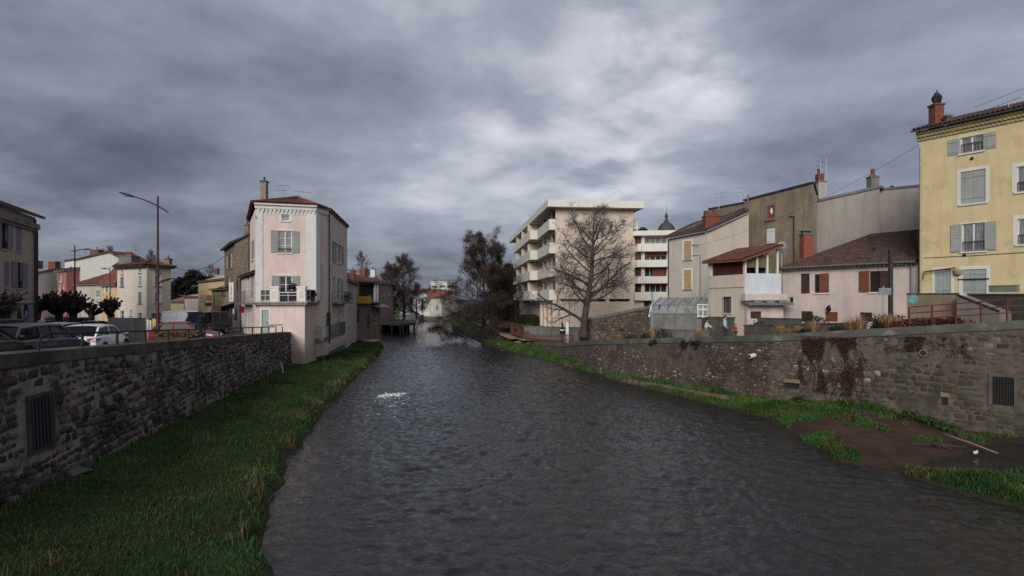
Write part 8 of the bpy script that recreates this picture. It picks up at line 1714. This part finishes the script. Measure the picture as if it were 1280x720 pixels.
c = gp(1219, 566, .12); b = MB(); b.blob(c, .085, 2, 8, 6, .4, 1.2, .7, .7); b.blob((c[0] + .07, c[1], c[2] + .06), .04, 3, 6, 5, .3); b.top('litter', M_WHITE, 'small white scrap at the edge of the dark pool', 'litter', smooth=4)
M_ROCK = pmat('river_stone', (.13, .115, .1), .9, var=.3, bump=.4, bscale=12)
for i, (px_, py_, r, lab) in enumerate(((307, 448.5, .62, 'flat grey boulder on the grass at the end of the left wall'), (866, 470, .22, 'pale stone at the water edge below the white pipe'), (1020, 487, .45, 'pale squared block at the wall foot by the creeper'), (650, 431, .5, 'pale boulder on the bank below the picket fence'), (640, 428, .45, 'grey boulder beside the path on the right bank'), (628, 431, .5, 'mossy boulder at the foot of the riverside tree'), (609, 427, .4, 'boulder among the roots of the riverside tree'), (663, 433, .4, 'squared boulder below the end of the quay wall'), (92, 590, .3, 'flat stone in the grass below the left wall'))):
    x, y, z = gp(px_, py_, 1.0 if px_ < 400 else .7); z = zbank(x, y); b = MB(); b.blob((x, y, z + r * .2), r, i + 9, 12, 8, .22, 1.3, 1, .5); b.top('boulder', M_ROCK, lab, 'stone', (x, y, z), smooth=4)
x, y, z = gp(354, 461, 1.2); b = MB(); z = zbank(x, y); b.tube([(x, y, z - .05), (x - .05, y, z + .45), (x - .16, y + .02, z + .9)], [.025, .03, .02], 5); b.top('stake', M_WHITE, 'thin pale stake leaning in the grass near the pink house', 'stake', (x, y, z))
# ---------------------------------------------------------------- people
def skin_obj(name, mat, joints, edges, parent, lvl=2):
    me = bpy.data.meshes.new(name); me.from_pydata([j[:3] for j in joints], edges, []); me.materials.append(mat)
    o = bpy.data.objects.new(name, me); COL.objects.link(o); o.parent = parent
    sv = me.skin_vertices.new() if hasattr(me.skin_vertices, 'new') and not me.skin_vertices else (me.skin_vertices[0] if me.skin_vertices else None)
    m = o.modifiers.new('skin', 'SKIN'); m.use_smooth_shade = True
    sv = me.skin_vertices[0] if me.skin_vertices else sv
    for i, j in enumerate(joints): sv.data[i].radius = (j[3], j[4] if len(j) > 4 else j[3])
    sv.data[0].use_root = True
    s = o.modifiers.new('sub', 'SUBSURF'); s.levels = s.render_levels = lvl; return o
M_SKIN = pmat('skin', (.45, .28, .2), .6, var=.05, bump=0); M_HAIR = pmat('black_hair', (.012, .01, .01), .6, bump=0)
def person(label, loc, rz, h, top, legs, shoes, arms, stride=.12, hair=1, long_hair=False, jacket_len=0., hood=None, lean=0., look=0.):
    """facing +x; arms: elbow and wrist for left (y>0) and right, in body units of a 1.75 m figure"""
    T = thing('person', label, 'person', (0, 0, 0)); k = h / 1.75
    def V(x, y, z, *r): return (x * k, y * k, z * k, *[q * k for q in r])
    hipz = .93; L_ = lean
    J = [V(0, 0, hipz, .125, .15), V(.01 + L_ * .3, 0, 1.15, .105, .14), V(.02 + L_, 0, 1.38, .11, .17), V(.02 + L_ * 1.2, 0, 1.47, .06, .07), V(.04 + L_ * 1.4, 0, 1.56, .055)]
    E = [(0, 1), (1, 2), (2, 3), (3, 4)]
    n = len(J)
    J += [V(.05 + L_ * 1.5, 0, 1.63, .085, .075), V(.05 + L_ * 1.5, 0, 1.71, .075, .07)]; E += [(4, n), (n, n + 1)]
    legJ = []
    for s, st_ in ((1, stride), (-1, -stride)):
        n = len(J); J += [V(0, s * .09, .86, .085), V(st_ * .6 + .03, s * .095, .49, .058), V(st_ - .02, s * .095, .09, .042), V(st_ + .12, s * .1, .04, .04, .03)]; E += [(0, n), (n, n + 1), (n + 1, n + 2), (n + 2, n + 3)]
    for s, (el, wr_) in ((1, arms[0]), (-1, arms[1])):
        n = len(J); hx = [wr_[i] + (wr_[i] - el[i]) * .28 for i in range(3)]
        J += [V(.02 + L_, s * .19, 1.40, .06), V(el[0] + L_, s * el[1], el[2], .045), V(wr_[0] + L_, s * wr_[1], wr_[2], .033), V(hx[0] + L_, s * hx[1], hx[2], .035, .02)]; E += [(2, n), (n, n + 1), (n + 1, n + 2), (n + 2, n + 3)]
        m_ = n + 3
        for f in range(5):
            a = (f - 2) * .018; n2 = len(J); d = [(wr_[i] - el[i]) for i in range(3)]; J += [V(hx[0] + L_ + d[0] * .28, s * (hx[1] + d[1] * .28) + a, hx[2] + d[2] * .25 - (.02 if f == 0 else 0), .009)]; E.append((m_, n2))
    skin_obj('body', M_SKIN, J, E, T)
    jt = [V(0, 0, hipz + .02 - jacket_len, .15, .18), V(.01 + L_ * .3, 0, 1.15, .13, .165), V(.02 + L_, 0, 1.37, .13, .19), V(.03 + L_ * 1.2, 0, 1.46, .085, .095)]; je = [(0, 1), (1, 2), (2, 3)]
    for s, (el, wr_) in ((1, arms[0]), (-1, arms[1])):
        n = len(jt); jt += [V(.02 + L_, s * .2, 1.40, .078), V(el[0] + L_, s * el[1], el[2], .062), V(wr_[0] + L_, s * wr_[1], wr_[2], .05)]; je += [(2, n), (n, n + 1), (n + 1, n + 2)]
    skin_obj('jacket', top, jt, je, T)
    tj = [V(0, 0, hipz - .01, .14, .165)]; te = []
    for s, st_ in ((1, stride), (-1, -stride)):
        n = len(tj); tj += [V(0, s * .09, .84, .1), V(st_ * .6 + .03, s * .095, .49, .075), V(st_ - .02, s * .095, .12, .062)]; te += [(0, n), (n, n + 1), (n + 1, n + 2)]
    skin_obj('trousers', legs, tj, te, T)
    for s, st_ in ((1, stride), (-1, -stride)):
        b = MB(); b.blob(V(st_ + .04, s * .1, .045), .1 * k, 1, 10, 6, .02, 1.35, .5, .5); b.build('shoe', shoes, T, smooth=4)
    b = MB(); hx_, hz_ = (.035 + L_ * 1.5), 1.695
    if hood: b.blob(V(hx_ - .03, 0, hz_ - .0), .14 * k, 2, 12, 8, .04, 1, .95, 1.1); b.blob(V(hx_ - .04, 0, 1.5), .15 * k, 2, 12, 8, .04, 1, 1.2, .7); b.build('hood', hood, T, smooth=4)
    else:
        b.blob(V(hx_ - .02, 0, hz_ + .025), .105 * k, 2, 12, 8, .06, 1.0, .92, .85)
        if long_hair: b.blob(V(hx_ - .065, 0, hz_ - .12), .09 * k, 3, 10, 8, .1, .7, 1.0, 1.7)
        b.build('hair', M_HAIR, T, smooth=4)
    f = MB(); c = (.05 + L_ * 1.5)
    for s in (-1, 1): f.blob(V(c + .078, s * .032, 1.675), .011 * k, 1, 6, 4, 0)
    f.build('eyes', M_HAIR, T); f = MB(); f.blob(V(c + .092, 0, 1.65), .017 * k, 1, 6, 5, 0, 1, .7, 1.3); f.build('nose', M_SKIN, T); f = MB(); f.blob(V(c + .08, 0, 1.615), .02 * k, 1, 6, 4, 0, .5, 1.2, .3); f.build('mouth', pmat('lips', (.3, .12, .1), .6), T)
    T.location = loc; T.rotation_euler = (0, 0, rz); return T
J_CREAM = pmat('cream_jacket', (.6, .55, .46), .9, var=.06, bump=.1); J_BLUE = pmat('pale_blue_jacket', (.36, .5, .56), .85, var=.08, bump=.1); J_GREYB = pmat('grey_blue_hood', (.2, .22, .3), .9); J_RED = pmat('red_jacket', (.5, .025, .03), .8, var=.05); J_BLACK = pmat('black_coat', (.012, .012, .014), .9, var=.2)
P_JEAN = pmat('pale_blue_jeans', (.16, .19, .29), .9, var=.15); P_DARK = pmat('dark_trousers', (.035, .035, .05), .9); P_NAVY = pmat('navy_trousers', (.014, .016, .03), .9)
DP = 45.5
def ped(px_, D_, y_head, h):
    x = X(px_, D_); d = np.array([math.hypot(p.x - x, p.y - D_) for p in _wp]); i = int(np.argmin(d)); return (x, D_, terr_z(wr.pa.at(wr.pa.L * i / 4000)[1], float(d[i])))
person('woman with long black hair in a cream jacket and pale jeans reaching forward', ped(882.5, DP, 391.3, 1.6), -.1, 1.6, J_CREAM, P_JEAN, M_WHITE, (((.2, .22, 1.2), (.44, .16, 1.12)), ((.16, .24, 1.16), (.40, .2, 1.02))), .16, long_hair=True, jacket_len=.06, lean=.03)
person('man with short black hair in a pale blue jacket walking the promenade', ped(906, DP, 386.8, 1.78), -.5, 1.78, J_BLUE, P_DARK, M_WHITE, (((-.02, .27, 1.12), (.14, .2, .9)), ((-.02, .27, 1.12), (.1, .25, .88))), .1, jacket_len=.04)
person('small child in a red jacket and dark trousers following the adults on the promenade', ped(920, DP - 1, 394.8, 1.15), PI + .3, 1.15, J_RED, P_NAVY, M_IRON, (((.12, .25, 1.15), (.3, .22, 1.0)), ((.12, .25, 1.15), (.28, .2, 1.05))), .1)
DM = 33.
person('man in a black coat with hood standing behind the railing at the red car', (X(251, DM), DM, street_z(DM)), PI / 2 + .3, 1.82, J_BLACK, P_NAVY, M_IRON, (((.08, .27, 1.12), (.2, .1, 1.08)), ((.08, .27, 1.12), (.2, .1, 1.06))), .04, hood=J_BLACK, jacket_len=.12)
# the man's grey hood rests on his shoulders
for o in list(COL.objects):
    if o.get('label', '').startswith('man with short black hair'):
        b = MB(); b.blob((-.06, 0, 1.46), .13, 4, 10, 7, .1, .9, 1.3, .7); b.build('collar_hood', J_GREYB, None, smooth=4).parent = o

# ---------------------------------------------------------------- unseen bridge at the viewpoint, added to shade the near ground
T = thing('unseen_shade_bridge', 'unseen stone bridge at the viewpoint, added to shade the near bank and water', 'bridge', (6, -5, 0)); M_BR = pmat('bridge_stone', (.16, .14, .115), .95, var=.3, bump=.4)
b = MB(); b.bx(-40, 46, -9.5, -.75, 3.7, 4.5); b.build('deck', M_BR, T)
for y0, y1 in ((-9.85, -9.501), (-.749, -.4)): b = MB(); b.bx(-14, 34, y0, y1, 3.5, 5.25); b.build('parapet', M_BR, T)
for x in (2.5, 14): b = MB(); b.bx(x - .9, x + .9, -9.4, -.9, -1.1, 3.699); b.build('pier', M_BR, T)
